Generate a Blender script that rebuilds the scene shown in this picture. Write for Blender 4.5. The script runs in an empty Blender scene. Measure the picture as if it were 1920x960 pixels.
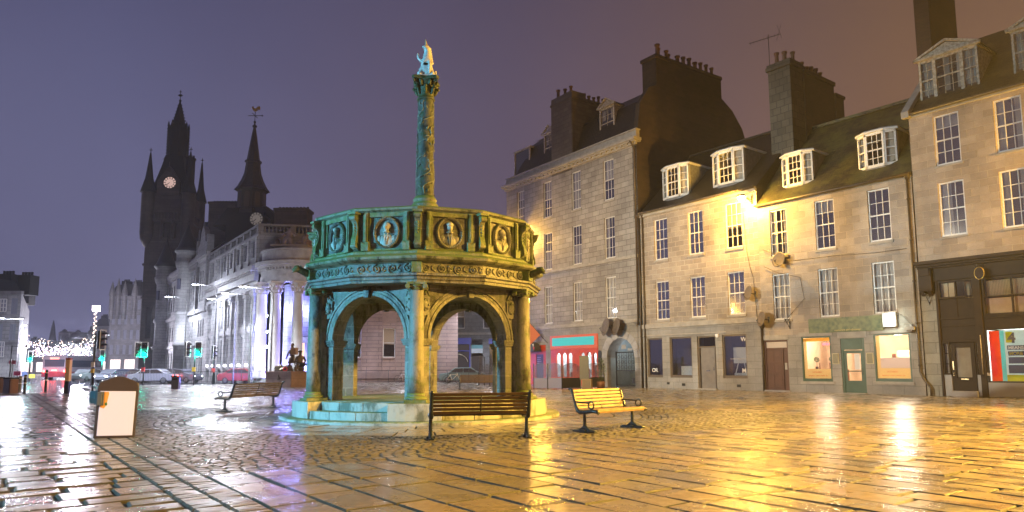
import bpy, bmesh, math, random
from mathutils import Vector, Matrix
PI = math.pi
R = math.radians
rnd = random.Random(11)
S = bpy.context.scene
COL = S.collection

# ------------------------------------------------------------------ camera
FPX, CX, CY, HC = 1300.0, 960.0, 541.0, 1.35
cd = bpy.data.cameras.new('camera')
cam = bpy.data.objects.new('camera', cd); COL.objects.link(cam)
cd.sensor_width = 36; cd.lens = FPX/1920*36; cd.shift_y = 61/1920
cd.clip_start = .1; cd.clip_end = 4000
CM = Matrix.Rotation(R(96.45), 4, 'X') @ Matrix.Rotation(R(-.25), 4, 'Z')
cam.matrix_world = Matrix.Translation((0, 0, HC)) @ CM
S.camera = cam

# ------------------------------------------------------------------ sky and exposure
W = bpy.data.worlds.new('World'); S.world = W; W.use_nodes = True
nt = W.node_tree; nt.nodes.clear()
def wn(t, **k):
    n = nt.nodes.new(t)
    for a, b in k.items(): setattr(n, a, b)
    return n
out = wn('ShaderNodeOutputWorld'); bg = wn('ShaderNodeBackground')
tc = wn('ShaderNodeTexCoord'); sp = wn('ShaderNodeSeparateXYZ')
nt.links.new(tc.outputs['Generated'], sp.inputs[0])
rx = wn('ShaderNodeValToRGB')            # west (violet glow over the street) to north (brown town glow)
rx.color_ramp.elements[0].position = .15; rx.color_ramp.elements[0].color = (.122, .124, .232, 1)
rx.color_ramp.elements[1].position = .85; rx.color_ramp.elements[1].color = (.190, .105, .072, 1)
e = rx.color_ramp.elements.new(.50); e.color = (.118, .092, .140, 1)
mx = wn('ShaderNodeMath', operation='MULTIPLY_ADD'); mx.inputs[1].default_value = .75; mx.inputs[2].default_value = .5
nt.links.new(sp.outputs['X'], mx.inputs[0]); nt.links.new(mx.outputs[0], rx.inputs[0])
rz = wn('ShaderNodeValToRGB')            # towards the zenith
rz.color_ramp.elements[0].position = .0; rz.color_ramp.elements[0].color = (1.0, 1.0, 1.0, 1)
ez = rz.color_ramp.elements.new(.16); ez.color = (.86, .84, .86, 1)
rz.color_ramp.elements[2].position = .75; rz.color_ramp.elements[2].color = (.30, .33, .42, 1)
nt.links.new(sp.outputs['Z'], rz.inputs[0])
mm = wn('ShaderNodeMixRGB', blend_type='MULTIPLY'); mm.inputs[0].default_value = 1
nt.links.new(rx.outputs[0], mm.inputs[1]); nt.links.new(rz.outputs[0], mm.inputs[2])
cn = wn('ShaderNodeTexNoise'); cn.inputs['Scale'].default_value = 1.6; cn.inputs['Detail'].default_value = 4
nt.links.new(tc.outputs['Generated'], cn.inputs['Vector'])
cr = wn('ShaderNodeMapRange'); cr.inputs[3].default_value = .70; cr.inputs[4].default_value = 1.30
nt.links.new(cn.outputs[0], cr.inputs[0])
m2 = wn('ShaderNodeMixRGB', blend_type='MULTIPLY'); m2.inputs[0].default_value = 1
nt.links.new(mm.outputs[0], m2.inputs[1]); nt.links.new(cr.outputs[0], m2.inputs[2])
nt.links.new(m2.outputs[0], bg.inputs[0]); bg.inputs[1].default_value = 1.18
nt.links.new(bg.outputs[0], out.inputs[0])
S.view_settings.view_transform = 'Standard'; S.view_settings.look = 'None'
S.view_settings.gamma = 1; S.view_settings.exposure = 0
S.cycles.use_denoising = True
try: S.cycles.denoiser = 'OPENIMAGEDENOISE'
except Exception: pass
S.cycles.max_bounces = 6; S.cycles.diffuse_bounces = 2; S.cycles.glossy_bounces = 3
S.cycles.transmission_bounces = 4; S.cycles.transparent_max_bounces = 8; S.cycles.volume_bounces = 0
S.cycles.sample_clamp_indirect = 4; S.cycles.sample_clamp_direct = 0
S.cycles.caustics_reflective = False; S.cycles.caustics_refractive = False
S.cycles.volume_step_rate = 1

def lamp(name, loc, col, watts, r=.12, kind='POINT', to=None, size=R(120), blend=.6):
    l = bpy.data.lights.new(name, kind); l.color = col; l.energy = watts; l.shadow_soft_size = r
    o = bpy.data.objects.new(name, l); COL.objects.link(o); o.location = loc
    if kind == 'SPOT': l.spot_size = size; l.spot_blend = blend
    if to is not None:
        o.rotation_euler = (Vector(to)-Vector(loc)).to_track_quat('-Z', 'Y').to_euler()
    return o
SODIUM = (1.0, .54, .075)
WHITE = (.80, .86, 1.0)
TEAL = (.13, .56, .82)

# ------------------------------------------------------------------ picture <-> ground
def ray(px, py): return (CM.to_3x3() @ Vector(((px-CX)/FPX, -(py-CY)/FPX, -1)))
def PG(px, py, z=0.0):
    d = ray(px, py); t = (z-HC)/d.z
    return Vector((d.x*t, d.y*t, z))
def PY(px, py, Y):
    d = ray(px, py); t = Y/d.y
    return Vector((d.x*t, Y, HC+d.z*t))

# ------------------------------------------------------------------ materials
def newmat(name):
    m = bpy.data.materials.new(name); m.use_nodes = True
    n = m.node_tree; b = n.nodes['Principled BSDF']
    return m, n, b
def lk(n, a, b): n.links.new(a, b)
def nd(n, t, **k):
    x = n.nodes.new(t)
    for a, b in k.items():
        if a.startswith('i_'): x.inputs[a[2:].replace('_', ' ')].default_value = b
        else: setattr(x, a, b)
    return x
def c4(c): return (c[0], c[1], c[2], 1)
def mat(name, c, rough=.6, metal=0, c2=None, ns=6, bump=0, bs=30, spec=.5, coat=0, detail=4, rvar=0):
    m, n, b = newmat(name)
    b.inputs['Base Color'].default_value = c4(c); b.inputs['Roughness'].default_value = rough
    b.inputs['Metallic'].default_value = metal; b.inputs['Specular IOR Level'].default_value = spec
    b.inputs['Coat Weight'].default_value = coat
    t = nd(n, 'ShaderNodeTexCoord')
    if c2 is not None:
        no = nd(n, 'ShaderNodeTexNoise', i_Scale=ns, i_Detail=detail); lk(n, t.outputs['Object'], no.inputs['Vector'])
        rp = nd(n, 'ShaderNodeValToRGB'); rp.color_ramp.elements[0].position = .33; rp.color_ramp.elements[1].position = .67
        rp.color_ramp.elements[0].color = c4(c); rp.color_ramp.elements[1].color = c4(c2)
        lk(n, no.outputs[0], rp.inputs[0]); lk(n, rp.outputs[0], b.inputs['Base Color'])
        if rvar:
            mr = nd(n, 'ShaderNodeMapRange'); mr.inputs[3].default_value = rough-rvar; mr.inputs[4].default_value = rough+rvar
            lk(n, no.outputs[0], mr.inputs[0]); lk(n, mr.outputs[0], b.inputs['Roughness'])
    if bump:
        n2 = nd(n, 'ShaderNodeTexNoise', i_Scale=bs, i_Detail=5); lk(n, t.outputs['Object'], n2.inputs['Vector'])
        bp = nd(n, 'ShaderNodeBump', i_Strength=bump, i_Distance=.02); lk(n, n2.outputs[0], bp.inputs['Height']); lk(n, bp.outputs[0], b.inputs['Normal'])
    return m
def emit(name, c, s):
    m, n, b = newmat(name)
    b.inputs['Base Color'].default_value = (.02, .02, .02, 1)
    b.inputs['Emission Color'].default_value = c4(c); b.inputs['Emission Strength'].default_value = s
    return m
def masonry(name, c1, c2, cm, bw=.62, bh=.31, ms=.012, rough=.62, bump=.8, stain=(.50, 1.2), off=.5, freq=.35):
    m, n, b = newmat(name)
    t = nd(n, 'ShaderNodeTexCoord'); s = nd(n, 'ShaderNodeSeparateXYZ'); lk(n, t.outputs['Object'], s.inputs[0])
    a = nd(n, 'ShaderNodeMath', operation='ADD'); lk(n, s.outputs['X'], a.inputs[0]); lk(n, s.outputs['Y'], a.inputs[1])
    cb = nd(n, 'ShaderNodeCombineXYZ'); lk(n, a.outputs[0], cb.inputs['X']); lk(n, s.outputs['Z'], cb.inputs['Y'])
    wob = nd(n, 'ShaderNodeTexNoise', i_Scale=1.3, i_Detail=2); lk(n, cb.outputs[0], wob.inputs['Vector'])
    wm = nd(n, 'ShaderNodeMixRGB', blend_type='ADD'); wm.inputs[0].default_value = .012
    lk(n, cb.outputs[0], wm.inputs[1]); lk(n, wob.outputs['Color'], wm.inputs[2])
    br = nd(n, 'ShaderNodeTexBrick', offset=off, i_Scale=1.0)
    br.inputs['Brick Width'].default_value = bw; br.inputs['Row Height'].default_value = bh
    br.inputs['Mortar Size'].default_value = ms; br.inputs['Mortar Smooth'].default_value = .3
    br.inputs['Color1'].default_value = c4(c1); br.inputs['Color2'].default_value = c4(c2); br.inputs['Mortar'].default_value = c4(cm)
    br.inputs['Bias'].default_value = 0
    lk(n, wm.outputs[0], br.inputs['Vector'])
    n1 = nd(n, 'ShaderNodeTexNoise', i_Scale=freq, i_Detail=6, i_Roughness=.65); lk(n, t.outputs['Object'], n1.inputs['Vector'])
    mr = nd(n, 'ShaderNodeMapRange'); mr.inputs[1].default_value = .3; mr.inputs[2].default_value = .72
    mr.inputs[3].default_value = stain[0]; mr.inputs[4].default_value = stain[1]; lk(n, n1.outputs[0], mr.inputs[0])
    n2 = nd(n, 'ShaderNodeTexNoise', i_Scale=24, i_Detail=5); lk(n, t.outputs['Object'], n2.inputs['Vector'])
    m3 = nd(n, 'ShaderNodeMapRange'); m3.inputs[3].default_value = .8; m3.inputs[4].default_value = 1.2; lk(n, n2.outputs[0], m3.inputs[0])
    x1 = nd(n, 'ShaderNodeMixRGB', blend_type='MULTIPLY'); x1.inputs[0].default_value = 1; lk(n, br.outputs['Color'], x1.inputs[1]); lk(n, mr.outputs[0], x1.inputs[2])
    x2 = nd(n, 'ShaderNodeMixRGB', blend_type='MULTIPLY'); x2.inputs[0].default_value = 1; lk(n, x1.outputs[0], x2.inputs[1]); lk(n, m3.outputs[0], x2.inputs[2])
    lk(n, x2.outputs[0], b.inputs['Base Color']); b.inputs['Roughness'].default_value = rough
    h = nd(n, 'ShaderNodeMath', operation='MULTIPLY_ADD'); h.inputs[1].default_value = -1.0
    n4 = nd(n, 'ShaderNodeMath', operation='MULTIPLY'); n4.inputs[1].default_value = .35; lk(n, n2.outputs[0], n4.inputs[0])
    lk(n, br.outputs['Fac'], h.inputs[0]); lk(n, n4.outputs[0], h.inputs[2])
    bp = nd(n, 'ShaderNodeBump', i_Strength=bump, i_Distance=.02); lk(n, h.outputs[0], bp.inputs['Height']); lk(n, bp.outputs[0], b.inputs['Normal'])
    return m
def slate(name, c1, c2, moss=(.05, .055, .02), mossy=.4):
    m, n, b = newmat(name)
    t = nd(n, 'ShaderNodeTexCoord'); s = nd(n, 'ShaderNodeSeparateXYZ'); lk(n, t.outputs['Object'], s.inputs[0])
    cb = nd(n, 'ShaderNodeCombineXYZ'); lk(n, s.outputs['X'], cb.inputs['X']); lk(n, s.outputs['Z'], cb.inputs['Y'])
    br = nd(n, 'ShaderNodeTexBrick', offset=.5, i_Scale=1.0)
    br.inputs['Brick Width'].default_value = .3; br.inputs['Row Height'].default_value = .17; br.inputs['Mortar Size'].default_value = .016
    br.inputs['Color1'].default_value = c4(c1); br.inputs['Color2'].default_value = c4(c2); br.inputs['Mortar'].default_value = (.008, .008, .008, 1)
    lk(n, cb.outputs[0], br.inputs['Vector'])
    n1 = nd(n, 'ShaderNodeTexNoise', i_Scale=1.1, i_Detail=8, i_Roughness=.75); lk(n, t.outputs['Object'], n1.inputs['Vector'])
    rp = nd(n, 'ShaderNodeValToRGB'); rp.color_ramp.elements[0].position = 1-mossy-.08; rp.color_ramp.elements[1].position = 1-mossy+.08
    lk(n, n1.outputs[0], rp.inputs[0])
    x = nd(n, 'ShaderNodeMixRGB'); lk(n, rp.outputs[0], x.inputs[0]); lk(n, br.outputs['Color'], x.inputs[1]); x.inputs[2].default_value = c4(moss)
    lk(n, x.outputs[0], b.inputs['Base Color']); b.inputs['Roughness'].default_value = .42
    h = nd(n, 'ShaderNodeMath', operation='MULTIPLY_ADD'); h.inputs[1].default_value = -1; lk(n, br.outputs['Fac'], h.inputs[0]); lk(n, n1.outputs[0], h.inputs[2])
    bp = nd(n, 'ShaderNodeBump', i_Strength=.9, i_Distance=.04); lk(n, h.outputs[0], bp.inputs['Height']); lk(n, bp.outputs[0], b.inputs['Normal'])
    return m
def glassmat(name, tint=(1, 1, 1), base=.08, rough=.03, refl=1.0):
    m = bpy.data.materials.new(name); m.use_nodes = True; n = m.node_tree; n.nodes.clear()
    o = nd(n, 'ShaderNodeOutputMaterial'); g = nd(n, 'ShaderNodeBsdfGlossy', i_Roughness=rough); tr = nd(n, 'ShaderNodeBsdfTransparent')
    g.inputs['Color'].default_value = (refl, refl, refl, 1); tr.inputs['Color'].default_value = c4(tint)
    fr = nd(n, 'ShaderNodeFresnel', i_IOR=1.5); ge = nd(n, 'ShaderNodeNewGeometry')
    im = nd(n, 'ShaderNodeMath', operation='MULTIPLY_ADD'); im.inputs[1].default_value = 1/1.5-1.5; im.inputs[2].default_value = 1.5
    lk(n, ge.outputs['Backfacing'], im.inputs[0]); lk(n, im.outputs[0], fr.inputs['IOR'])
    ad = nd(n, 'ShaderNodeMath', operation='ADD', use_clamp=True); ad.inputs[1].default_value = base
    lk(n, fr.outputs[0], ad.inputs[0]); mi = nd(n, 'ShaderNodeMixShader')
    lk(n, ad.outputs[0], mi.inputs[0]); lk(n, tr.outputs[0], mi.inputs[1]); lk(n, g.outputs[0], mi.inputs[2]); lk(n, mi.outputs[0], o.inputs[0])
    return m
def paving(name, cs, rl=.10, rh=.42, bumpd=.012, fine=.3):
    m, n, b = newmat(name)
    t = nd(n, 'ShaderNodeTexCoord'); g = nd(n, 'ShaderNodeNewGeometry')
    rp = nd(n, 'ShaderNodeValToRGB'); el = rp.color_ramp.elements
    el[0].position = 0; el[0].color = c4(cs[0]); el[1].position = 1; el[1].color = c4(cs[-1])
    for i, c in enumerate(cs[1:-1]): x = el.new((i+1)/(len(cs)-1)); x.color = c4(c)
    lk(n, g.outputs['Random Per Island'], rp.inputs[0])
    n1 = nd(n, 'ShaderNodeTexNoise', i_Scale=9, i_Detail=7, i_Roughness=.7); lk(n, t.outputs['Object'], n1.inputs['Vector'])
    mr = nd(n, 'ShaderNodeMapRange'); mr.inputs[1].default_value = .3; mr.inputs[2].default_value = .7; mr.inputs[3].default_value = .6; mr.inputs[4].default_value = 1.3; lk(n, n1.outputs[0], mr.inputs[0])
    x = nd(n, 'ShaderNodeMixRGB', blend_type='MULTIPLY'); x.inputs[0].default_value = 1; lk(n, rp.outputs[0], x.inputs[1]); lk(n, mr.outputs[0], x.inputs[2]); lk(n, x.outputs[0], b.inputs['Base Color'])
    n3 = nd(n, 'ShaderNodeTexNoise', i_Scale=1.7, i_Detail=5); lk(n, t.outputs['Object'], n3.inputs['Vector'])
    r2 = nd(n, 'ShaderNodeMapRange'); r2.inputs[1].default_value = .35; r2.inputs[2].default_value = .65; r2.inputs[3].default_value = rl; r2.inputs[4].default_value = rh; lk(n, n3.outputs[0], r2.inputs[0])
    lk(n, r2.outputs[0], b.inputs['Roughness']); b.inputs['Specular IOR Level'].default_value = .65
    b.inputs['Coat Weight'].default_value = .5; b.inputs['Coat Roughness'].default_value = .16; b.inputs['Coat IOR'].default_value = 1.4
    n4 = nd(n, 'ShaderNodeTexNoise', i_Scale=5, i_Detail=8, i_Roughness=.72); lk(n, t.outputs['Object'], n4.inputs['Vector'])
    n5 = nd(n, 'ShaderNodeTexNoise', i_Scale=42, i_Detail=3); lk(n, t.outputs['Object'], n5.inputs['Vector'])
    h = nd(n, 'ShaderNodeMath', operation='MULTIPLY_ADD'); h.inputs[1].default_value = fine; lk(n, n5.outputs[0], h.inputs[0]); lk(n, n4.outputs[0], h.inputs[2])
    bp = nd(n, 'ShaderNodeBump', i_Strength=1.0, i_Distance=bumpd); lk(n, h.outputs[0], bp.inputs['Height'])
    lk(n, bp.outputs[0], b.inputs['Normal']); lk(n, bp.outputs[0], b.inputs['Coat Normal'])
    return m
def crossstone(name, c, moss, dark, mossy=.5, s=1.0, bump=.7, joints=False):
    m, n, b = newmat(name)
    t = nd(n, 'ShaderNodeTexCoord')
    mp = nd(n, 'ShaderNodeMapping'); mp.inputs['Scale'].default_value = (1, 1, .45); lk(n, t.outputs['Object'], mp.inputs[0])
    n1 = nd(n, 'ShaderNodeTexNoise', i_Scale=2.4*s, i_Detail=7, i_Roughness=.68); lk(n, mp.outputs[0], n1.inputs['Vector'])
    rp = nd(n, 'ShaderNodeValToRGB'); el = rp.color_ramp.elements; el[0].position = .38; el[0].color = c4(dark); el[1].position = .70; el[1].color = c4([v*1.15 for v in c])
    x = el.new(.50); x.color = c4(c)
    lk(n, n1.outputs[0], rp.inputs[0])
    n2 = nd(n, 'ShaderNodeTexNoise', i_Scale=3.7*s, i_Detail=8, i_Roughness=.7); lk(n, t.outputs['Object'], n2.inputs['Vector'])
    g = nd(n, 'ShaderNodeNewGeometry'); sx = nd(n, 'ShaderNodeSeparateXYZ'); lk(n, g.outputs['True Normal'], sx.inputs[0])
    ad = nd(n, 'ShaderNodeMath', operation='MULTIPLY_ADD'); ad.inputs[1].default_value = .35; lk(n, sx.outputs['Z'], ad.inputs[0]); lk(n, n2.outputs[0], ad.inputs[2])
    r2 = nd(n, 'ShaderNodeMapRange'); r2.inputs[1].default_value = 1-mossy-.08; r2.inputs[2].default_value = 1-mossy+.12; lk(n, ad.outputs[0], r2.inputs[0])
    mi = nd(n, 'ShaderNodeMixRGB'); lk(n, r2.outputs[0], mi.inputs[0]); lk(n, rp.outputs[0], mi.inputs[1]); mi.inputs[2].default_value = c4(moss)
    lk(n, mi.outputs[0], b.inputs['Base Color']); b.inputs['Roughness'].default_value = .55
    n3 = nd(n, 'ShaderNodeTexNoise', i_Scale=16*s, i_Detail=6); lk(n, t.outputs['Object'], n3.inputs['Vector'])
    bp = nd(n, 'ShaderNodeBump', i_Strength=bump, i_Distance=.02); lk(n, n3.outputs[0], bp.inputs['Height']); lk(n, bp.outputs[0], b.inputs['Normal'])
    if joints:
        sp_ = nd(n, 'ShaderNodeSeparateXYZ'); lk(n, t.outputs['Object'], sp_.inputs[0]); aa = nd(n, 'ShaderNodeMath', operation='ADD'); lk(n, sp_.outputs['X'], aa.inputs[0]); lk(n, sp_.outputs['Y'], aa.inputs[1])
        cb = nd(n, 'ShaderNodeCombineXYZ'); lk(n, aa.outputs[0], cb.inputs['X']); lk(n, sp_.outputs['Z'], cb.inputs['Y'])
        br = nd(n, 'ShaderNodeTexBrick', offset=.5, i_Scale=1.0); lk(n, cb.outputs[0], br.inputs['Vector'])
        br.inputs['Brick Width'].default_value = .62; br.inputs['Row Height'].default_value = .37; br.inputs['Mortar Size'].default_value = .014
        br.inputs['Color1'].default_value = (1, 1, 1, 1); br.inputs['Color2'].default_value = (.72, .72, .72, 1); br.inputs['Mortar'].default_value = (1.3, 1.3, 1.25, 1)
        xm = nd(n, 'ShaderNodeMixRGB', blend_type='MULTIPLY'); xm.inputs[0].default_value = 1; lk(n, mi.outputs[0], xm.inputs[1]); lk(n, br.outputs['Color'], xm.inputs[2]); lk(n, xm.outputs[0], b.inputs['Base Color'])
    return m

def film(name, c):
    m = bpy.data.materials.new(name); m.use_nodes = True; n = m.node_tree; n.nodes.clear()
    o = nd(n, 'ShaderNodeOutputMaterial'); a = nd(n, 'ShaderNodeBsdfDiffuse'); t = nd(n, 'ShaderNodeBsdfTranslucent'); mi = nd(n, 'ShaderNodeMixShader')
    a.inputs['Color'].default_value = c4(c); t.inputs['Color'].default_value = c4(c); mi.inputs[0].default_value = .65
    lk(n, a.outputs[0], mi.inputs[1]); lk(n, t.outputs[0], mi.inputs[2]); lk(n, mi.outputs[0], o.inputs[0]); return m
M = {}
M['granite_warm'] = masonry('granite_warm', (.40, .34, .28), (.29, .24, .20), (.48, .42, .34), .64, .31, .022)
M['granite_rubble'] = masonry('granite_rubble', (.40, .34, .285), (.28, .235, .20), (.42, .36, .29), .70, .36, .018)
M['granite_d'] = masonry('granite_d', (.37, .34, .31), (.27, .245, .225), (.16, .14, .125), .74, .36, .016)
M['granite_c'] = masonry('granite_c', (.44, .35, .27), (.32, .25, .19), (.46, .38, .29), .66, .33, .016)
M['granite_smooth'] = masonry('granite_smooth', (.33, .31, .28), (.27, .25, .225), (.17, .16, .14), .95, .40, .010, bump=.25)
M['granite_pink'] = masonry('granite_pink', (.34, .235, .205), (.29, .20, .175), (.10, .07, .06), 2.2, .36, .022, bump=.6)
M['granite_pale'] = masonry('granite_pale', (.38, .37, .375), (.31, .305, .31), (.15, .15, .16), 1.1, .42, .018, bump=.6)
M['granite_grey'] = masonry('granite_grey', (.24, .235, .24), (.19, .185, .19), (.11, .11, .115), .9, .42, .014)
M['trim'] = mat('trim_granite', (.27, .25, .22), .6, c2=(.36, .33, .29), ns=3, bump=.3)
M['trim_pale'] = mat('trim_pale', (.34, .33, .335), .6, c2=(.25, .24, .245), ns=2, bump=.3)
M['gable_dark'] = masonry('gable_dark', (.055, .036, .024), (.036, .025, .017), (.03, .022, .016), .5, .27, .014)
M['brick_dark'] = masonry('brick_dark', (.06, .024, .015), (.04, .016, .011), (.045, .033, .025), .24, .08, .01)
M['slate'] = slate('slate', (.018, .015, .012), (.011, .010, .008), mossy=.0)
M['slate_moss'] = slate('slate_moss', (.05, .042, .03), (.028, .024, .018), (.085, .082, .028), .50)
M['slate_d'] = slate('slate_d', (.016, .015, .016), (.010, .010, .011), mossy=-.2)
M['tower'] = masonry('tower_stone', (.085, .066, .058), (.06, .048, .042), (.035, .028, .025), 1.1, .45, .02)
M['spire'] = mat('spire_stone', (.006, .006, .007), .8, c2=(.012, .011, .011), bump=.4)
M['white_paint'] = mat('white_paint', (.72, .71, .69), .35, c2=(.60, .58, .55), ns=14)
M['old_white'] = mat('weathered_white_paint', (.55, .49, .38), .5, c2=(.28, .22, .15), ns=9, detail=8)
M['glass'] = glassmat('window_glass', base=.0)
M['glass_mid'] = glassmat('window_glass_hazy', base=.16, rough=.06)
M['glass_sky'] = glassmat('old_window_glass', base=.40, rough=.10)
M['glass_shop'] = glassmat('shop_glass', base=.02)
M['curtain'] = mat('curtain_cloth', (.38, .35, .29), .8, c2=(.26, .23, .19), ns=2)
M['curtain_w'] = mat('curtain_white', (.44, .42, .39), .8, c2=(.30, .28, .26), ns=2)
M['blind'] = mat('blind_cloth', (.30, .22, .14), .8)
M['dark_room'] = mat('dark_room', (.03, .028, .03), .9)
M['lead'] = mat('lead', (.13, .13, .135), .5, c2=(.2, .2, .2))
M['iron'] = mat('painted_iron', (.012, .013, .016), .35, spec=.6)
M['iron_blue'] = mat('painted_iron_bench', (.018, .035, .055), .28, c2=(.010, .016, .024), ns=18, spec=.7)
M['pipe'] = mat('pipe_paint', (.06, .045, .035), .45, c2=(.035, .028, .022))
M['cross'] = crossstone('cross_stone', (.22, .22, .21), (.10, .15, .04), (.04, .04, .038), .42, 1.3, .9, True)
M['cross_plain'] = crossstone('cross_shaft_stone', (.23, .23, .21), (.10, .15, .04), (.045, .045, .04), .40, 1.2, .8)
M['cross_moss'] = crossstone('cross_moss_stone', (.24, .25, .18), (.12, .17, .045), (.035, .045, .02), .55, 1.3, .9)
M['cross_base'] = crossstone('cross_base_stone', (.46, .46, .42), (.14, .19, .06), (.14, .15, .11), .28, .7, .4)
M['cross_dark'] = crossstone('cross_capital_stone', (.085, .10, .05), (.04, .07, .015), (.02, .025, .015), .5)
M['unicorn'] = mat('white_marble', (.80, .79, .77), .4, c2=(.62, .60, .56), ns=11, bump=.2)
M['bronze'] = mat('bronze', (.07, .045, .02), .38, metal=.7, c2=(.11, .08, .04), ns=8)
M['horn'] = mat('horn_gilt', (.5, .36, .2), .5)
M['terra'] = mat('terracotta', (.20, .09, .05), .7, c2=(.12, .06, .035), ns=4)
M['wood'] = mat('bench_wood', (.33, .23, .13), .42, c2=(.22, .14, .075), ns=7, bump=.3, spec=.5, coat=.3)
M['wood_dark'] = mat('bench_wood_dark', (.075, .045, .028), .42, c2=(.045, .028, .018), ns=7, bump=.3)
M['black'] = mat('black_plastic', (.012, .012, .012), .4)
M['dish'] = mat('dish_paint', (.13, .105, .09), .5, c2=(.09, .075, .065))
M['soil'] = mat('earth', (.03, .02, .012), .9)
M['leaf'] = mat('leaf', (.05, .09, .02), .5, c2=(.10, .14, .03), ns=20)

# ------------------------------------------------------------------ mesh builder
class MB:
    def __init__(s): s.v = []; s.f = []; s.sm = []; s.T = Matrix.Identity(4)
    def add(s, vs, fs, smooth=False):
        b = len(s.v); s.v += [tuple(s.T @ Vector(p)) for p in vs]
        s.f += [tuple(b+i for i in f) for f in fs]; s.sm += [smooth]*len(fs)
    def quad(s, *p): s.add(p, [tuple(range(len(p)))])
    def box(s, x0, x1, y0, y1, z0, z1):
        s.add([(x0,y0,z0),(x1,y0,z0),(x1,y1,z0),(x0,y1,z0),(x0,y0,z1),(x1,y0,z1),(x1,y1,z1),(x0,y1,z1)],
              [(0,3,2,1),(4,5,6,7),(0,1,5,4),(1,2,6,5),(2,3,7,6),(3,0,4,7)])
    def cbox(s, c, d): s.box(c[0]-d[0]/2, c[0]+d[0]/2, c[1]-d[1]/2, c[1]+d[1]/2, c[2]-d[2]/2, c[2]+d[2]/2)
    def bar(s, a, b, w, h=None, up=(0,0,1)):
        a = Vector(a); b = Vector(b); d = (b-a).normalized(); h = w if h is None else h
        u = Vector(up)
        if abs(d.dot(u)) > .98: u = Vector((0,1,0))
        r = d.cross(u).normalized()*(w/2); q = r.cross(d).normalized()*(h/2)
        p = [a-r-q, a+r-q, a+r+q, a-r+q, b-r-q, b+r-q, b+r+q, b-r+q]
        s.add([tuple(x) for x in p], [(0,1,2,3),(7,6,5,4),(0,4,5,1),(1,5,6,2),(2,6,7,3),(3,7,4,0)])
    def cyl(s, a, b, r0, r1=None, n=12, smooth=True, caps=True):
        s.tube([a, b], [r0, r0 if r1 is None else r1], n, smooth, caps)
    def tube(s, pts, r, n=8, smooth=True, caps=True, closed=False):
        pts = [Vector(p) for p in pts]; k = len(pts)
        rs = r if isinstance(r, (list, tuple)) else [r]*k
        vs = []; up = None
        for i, p in enumerate(pts):
            if closed: d = pts[(i+1) % k]-pts[i-1]
            else: d = pts[min(i+1, k-1)]-pts[max(i-1, 0)]
            d.normalize()
            if up is None:
                up = Vector((0,0,1)) if abs(d.z) < .9 else Vector((1,0,0))
            x = d.cross(up)
            if x.length < 1e-5: up = Vector((0,1,0)); x = d.cross(up)
            x.normalize(); y = x.cross(d).normalized(); up = y
            for j in range(n):
                t = 2*PI*j/n; vs.append(tuple(p+x*math.cos(t)*rs[i]+y*math.sin(t)*rs[i]))
        fs = []
        for i in range(k if closed else k-1):
            for j in range(n):
                a = i*n+j; b = i*n+(j+1) % n; c = ((i+1) % k)*n+(j+1) % n; d = ((i+1) % k)*n+j
                fs.append((a, d, c, b))
        s.add(vs, fs, smooth)
        if caps and not closed:
            s.add(vs[:n], [tuple(range(n))]); s.add(vs[-n:], [tuple(range(n-1, -1, -1))])
    def lathe(s, prof, n=24, c=(0,0,0), ph=0, smooth=True, a0=0, a1=None, fr=None):
        full = a1 is None; k = n if full else n+1; vs = []
        for (r, z) in prof:
            for j in range(k):
                t = ph+(2*PI*j/n if full else a0+(a1-a0)*j/n)
                rr = r if fr is None else r*fr(t, z)
                vs.append((c[0]+rr*math.cos(t), c[1]+rr*math.sin(t), c[2]+z))
        fs = []
        for i in range(len(prof)-1):
            for j in range(n):
                a = i*k+j; b = i*k+(j+1) % k; fs.append((a, b, b+k, a+k))
        s.add(vs, fs, smooth)
        if full:
            if prof[0][0] > 1e-4: s.add(vs[:k], [tuple(range(k-1, -1, -1))])
            if prof[-1][0] > 1e-4: s.add(vs[-k:], [tuple(range(k))])
        else:
            m = len(prof)
            if prof[0] == prof[-1]:
                s.add([vs[i*k] for i in range(m-1)], [tuple(range(m-1))]); s.add([vs[i*k+n] for i in range(m-1)], [tuple(range(m-2, -1, -1))]); return
            s.add([vs[i*k] for i in range(m)]+[(c[0], c[1], c[2]+prof[-1][1]), (c[0], c[1], c[2]+prof[0][1])], [tuple(range(m+2))])
            s.add([vs[i*k+n] for i in range(m)]+[(c[0], c[1], c[2]+prof[-1][1]), (c[0], c[1], c[2]+prof[0][1])], [tuple(range(m+1, -1, -1))])
    def prism(s, poly, y0, y1, axis='y'):      # polygon in (x,z), extruded along y
        n = len(poly)
        if axis == 'y': a = [(x, y0, z) for x, z in poly]; b = [(x, y1, z) for x, z in poly]
        elif axis == 'x': a = [(y0, x, z) for x, z in poly]; b = [(y1, x, z) for x, z in poly]
        else: a = [(x, z, y0) for x, z in poly]; b = [(x, z, y1) for x, z in poly]
        s.add(a+b, [tuple(range(n)), tuple(range(2*n-1, n-1, -1))]+[(i, i+n, (i+1) % n+n, (i+1) % n) for i in range(n)])
    def ball(s, c, r, n=12, m=8, T=None):
        rx, ry, rz = (r, r, r) if not isinstance(r, (tuple, list)) else r
        vs = [(c[0], c[1], c[2]-rz)]
        for i in range(1, m):
            p = -PI/2+PI*i/m
            for j in range(n):
                t = 2*PI*j/n; vs.append((c[0]+rx*math.cos(p)*math.cos(t), c[1]+ry*math.cos(p)*math.sin(t), c[2]+rz*math.sin(p)))
        vs.append((c[0], c[1], c[2]+rz)); fs = []
        for j in range(n): fs.append((0, 1+(j+1) % n, 1+j)); fs.append((len(vs)-1, 1+(m-2)*n+j, 1+(m-2)*n+(j+1) % n))
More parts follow.
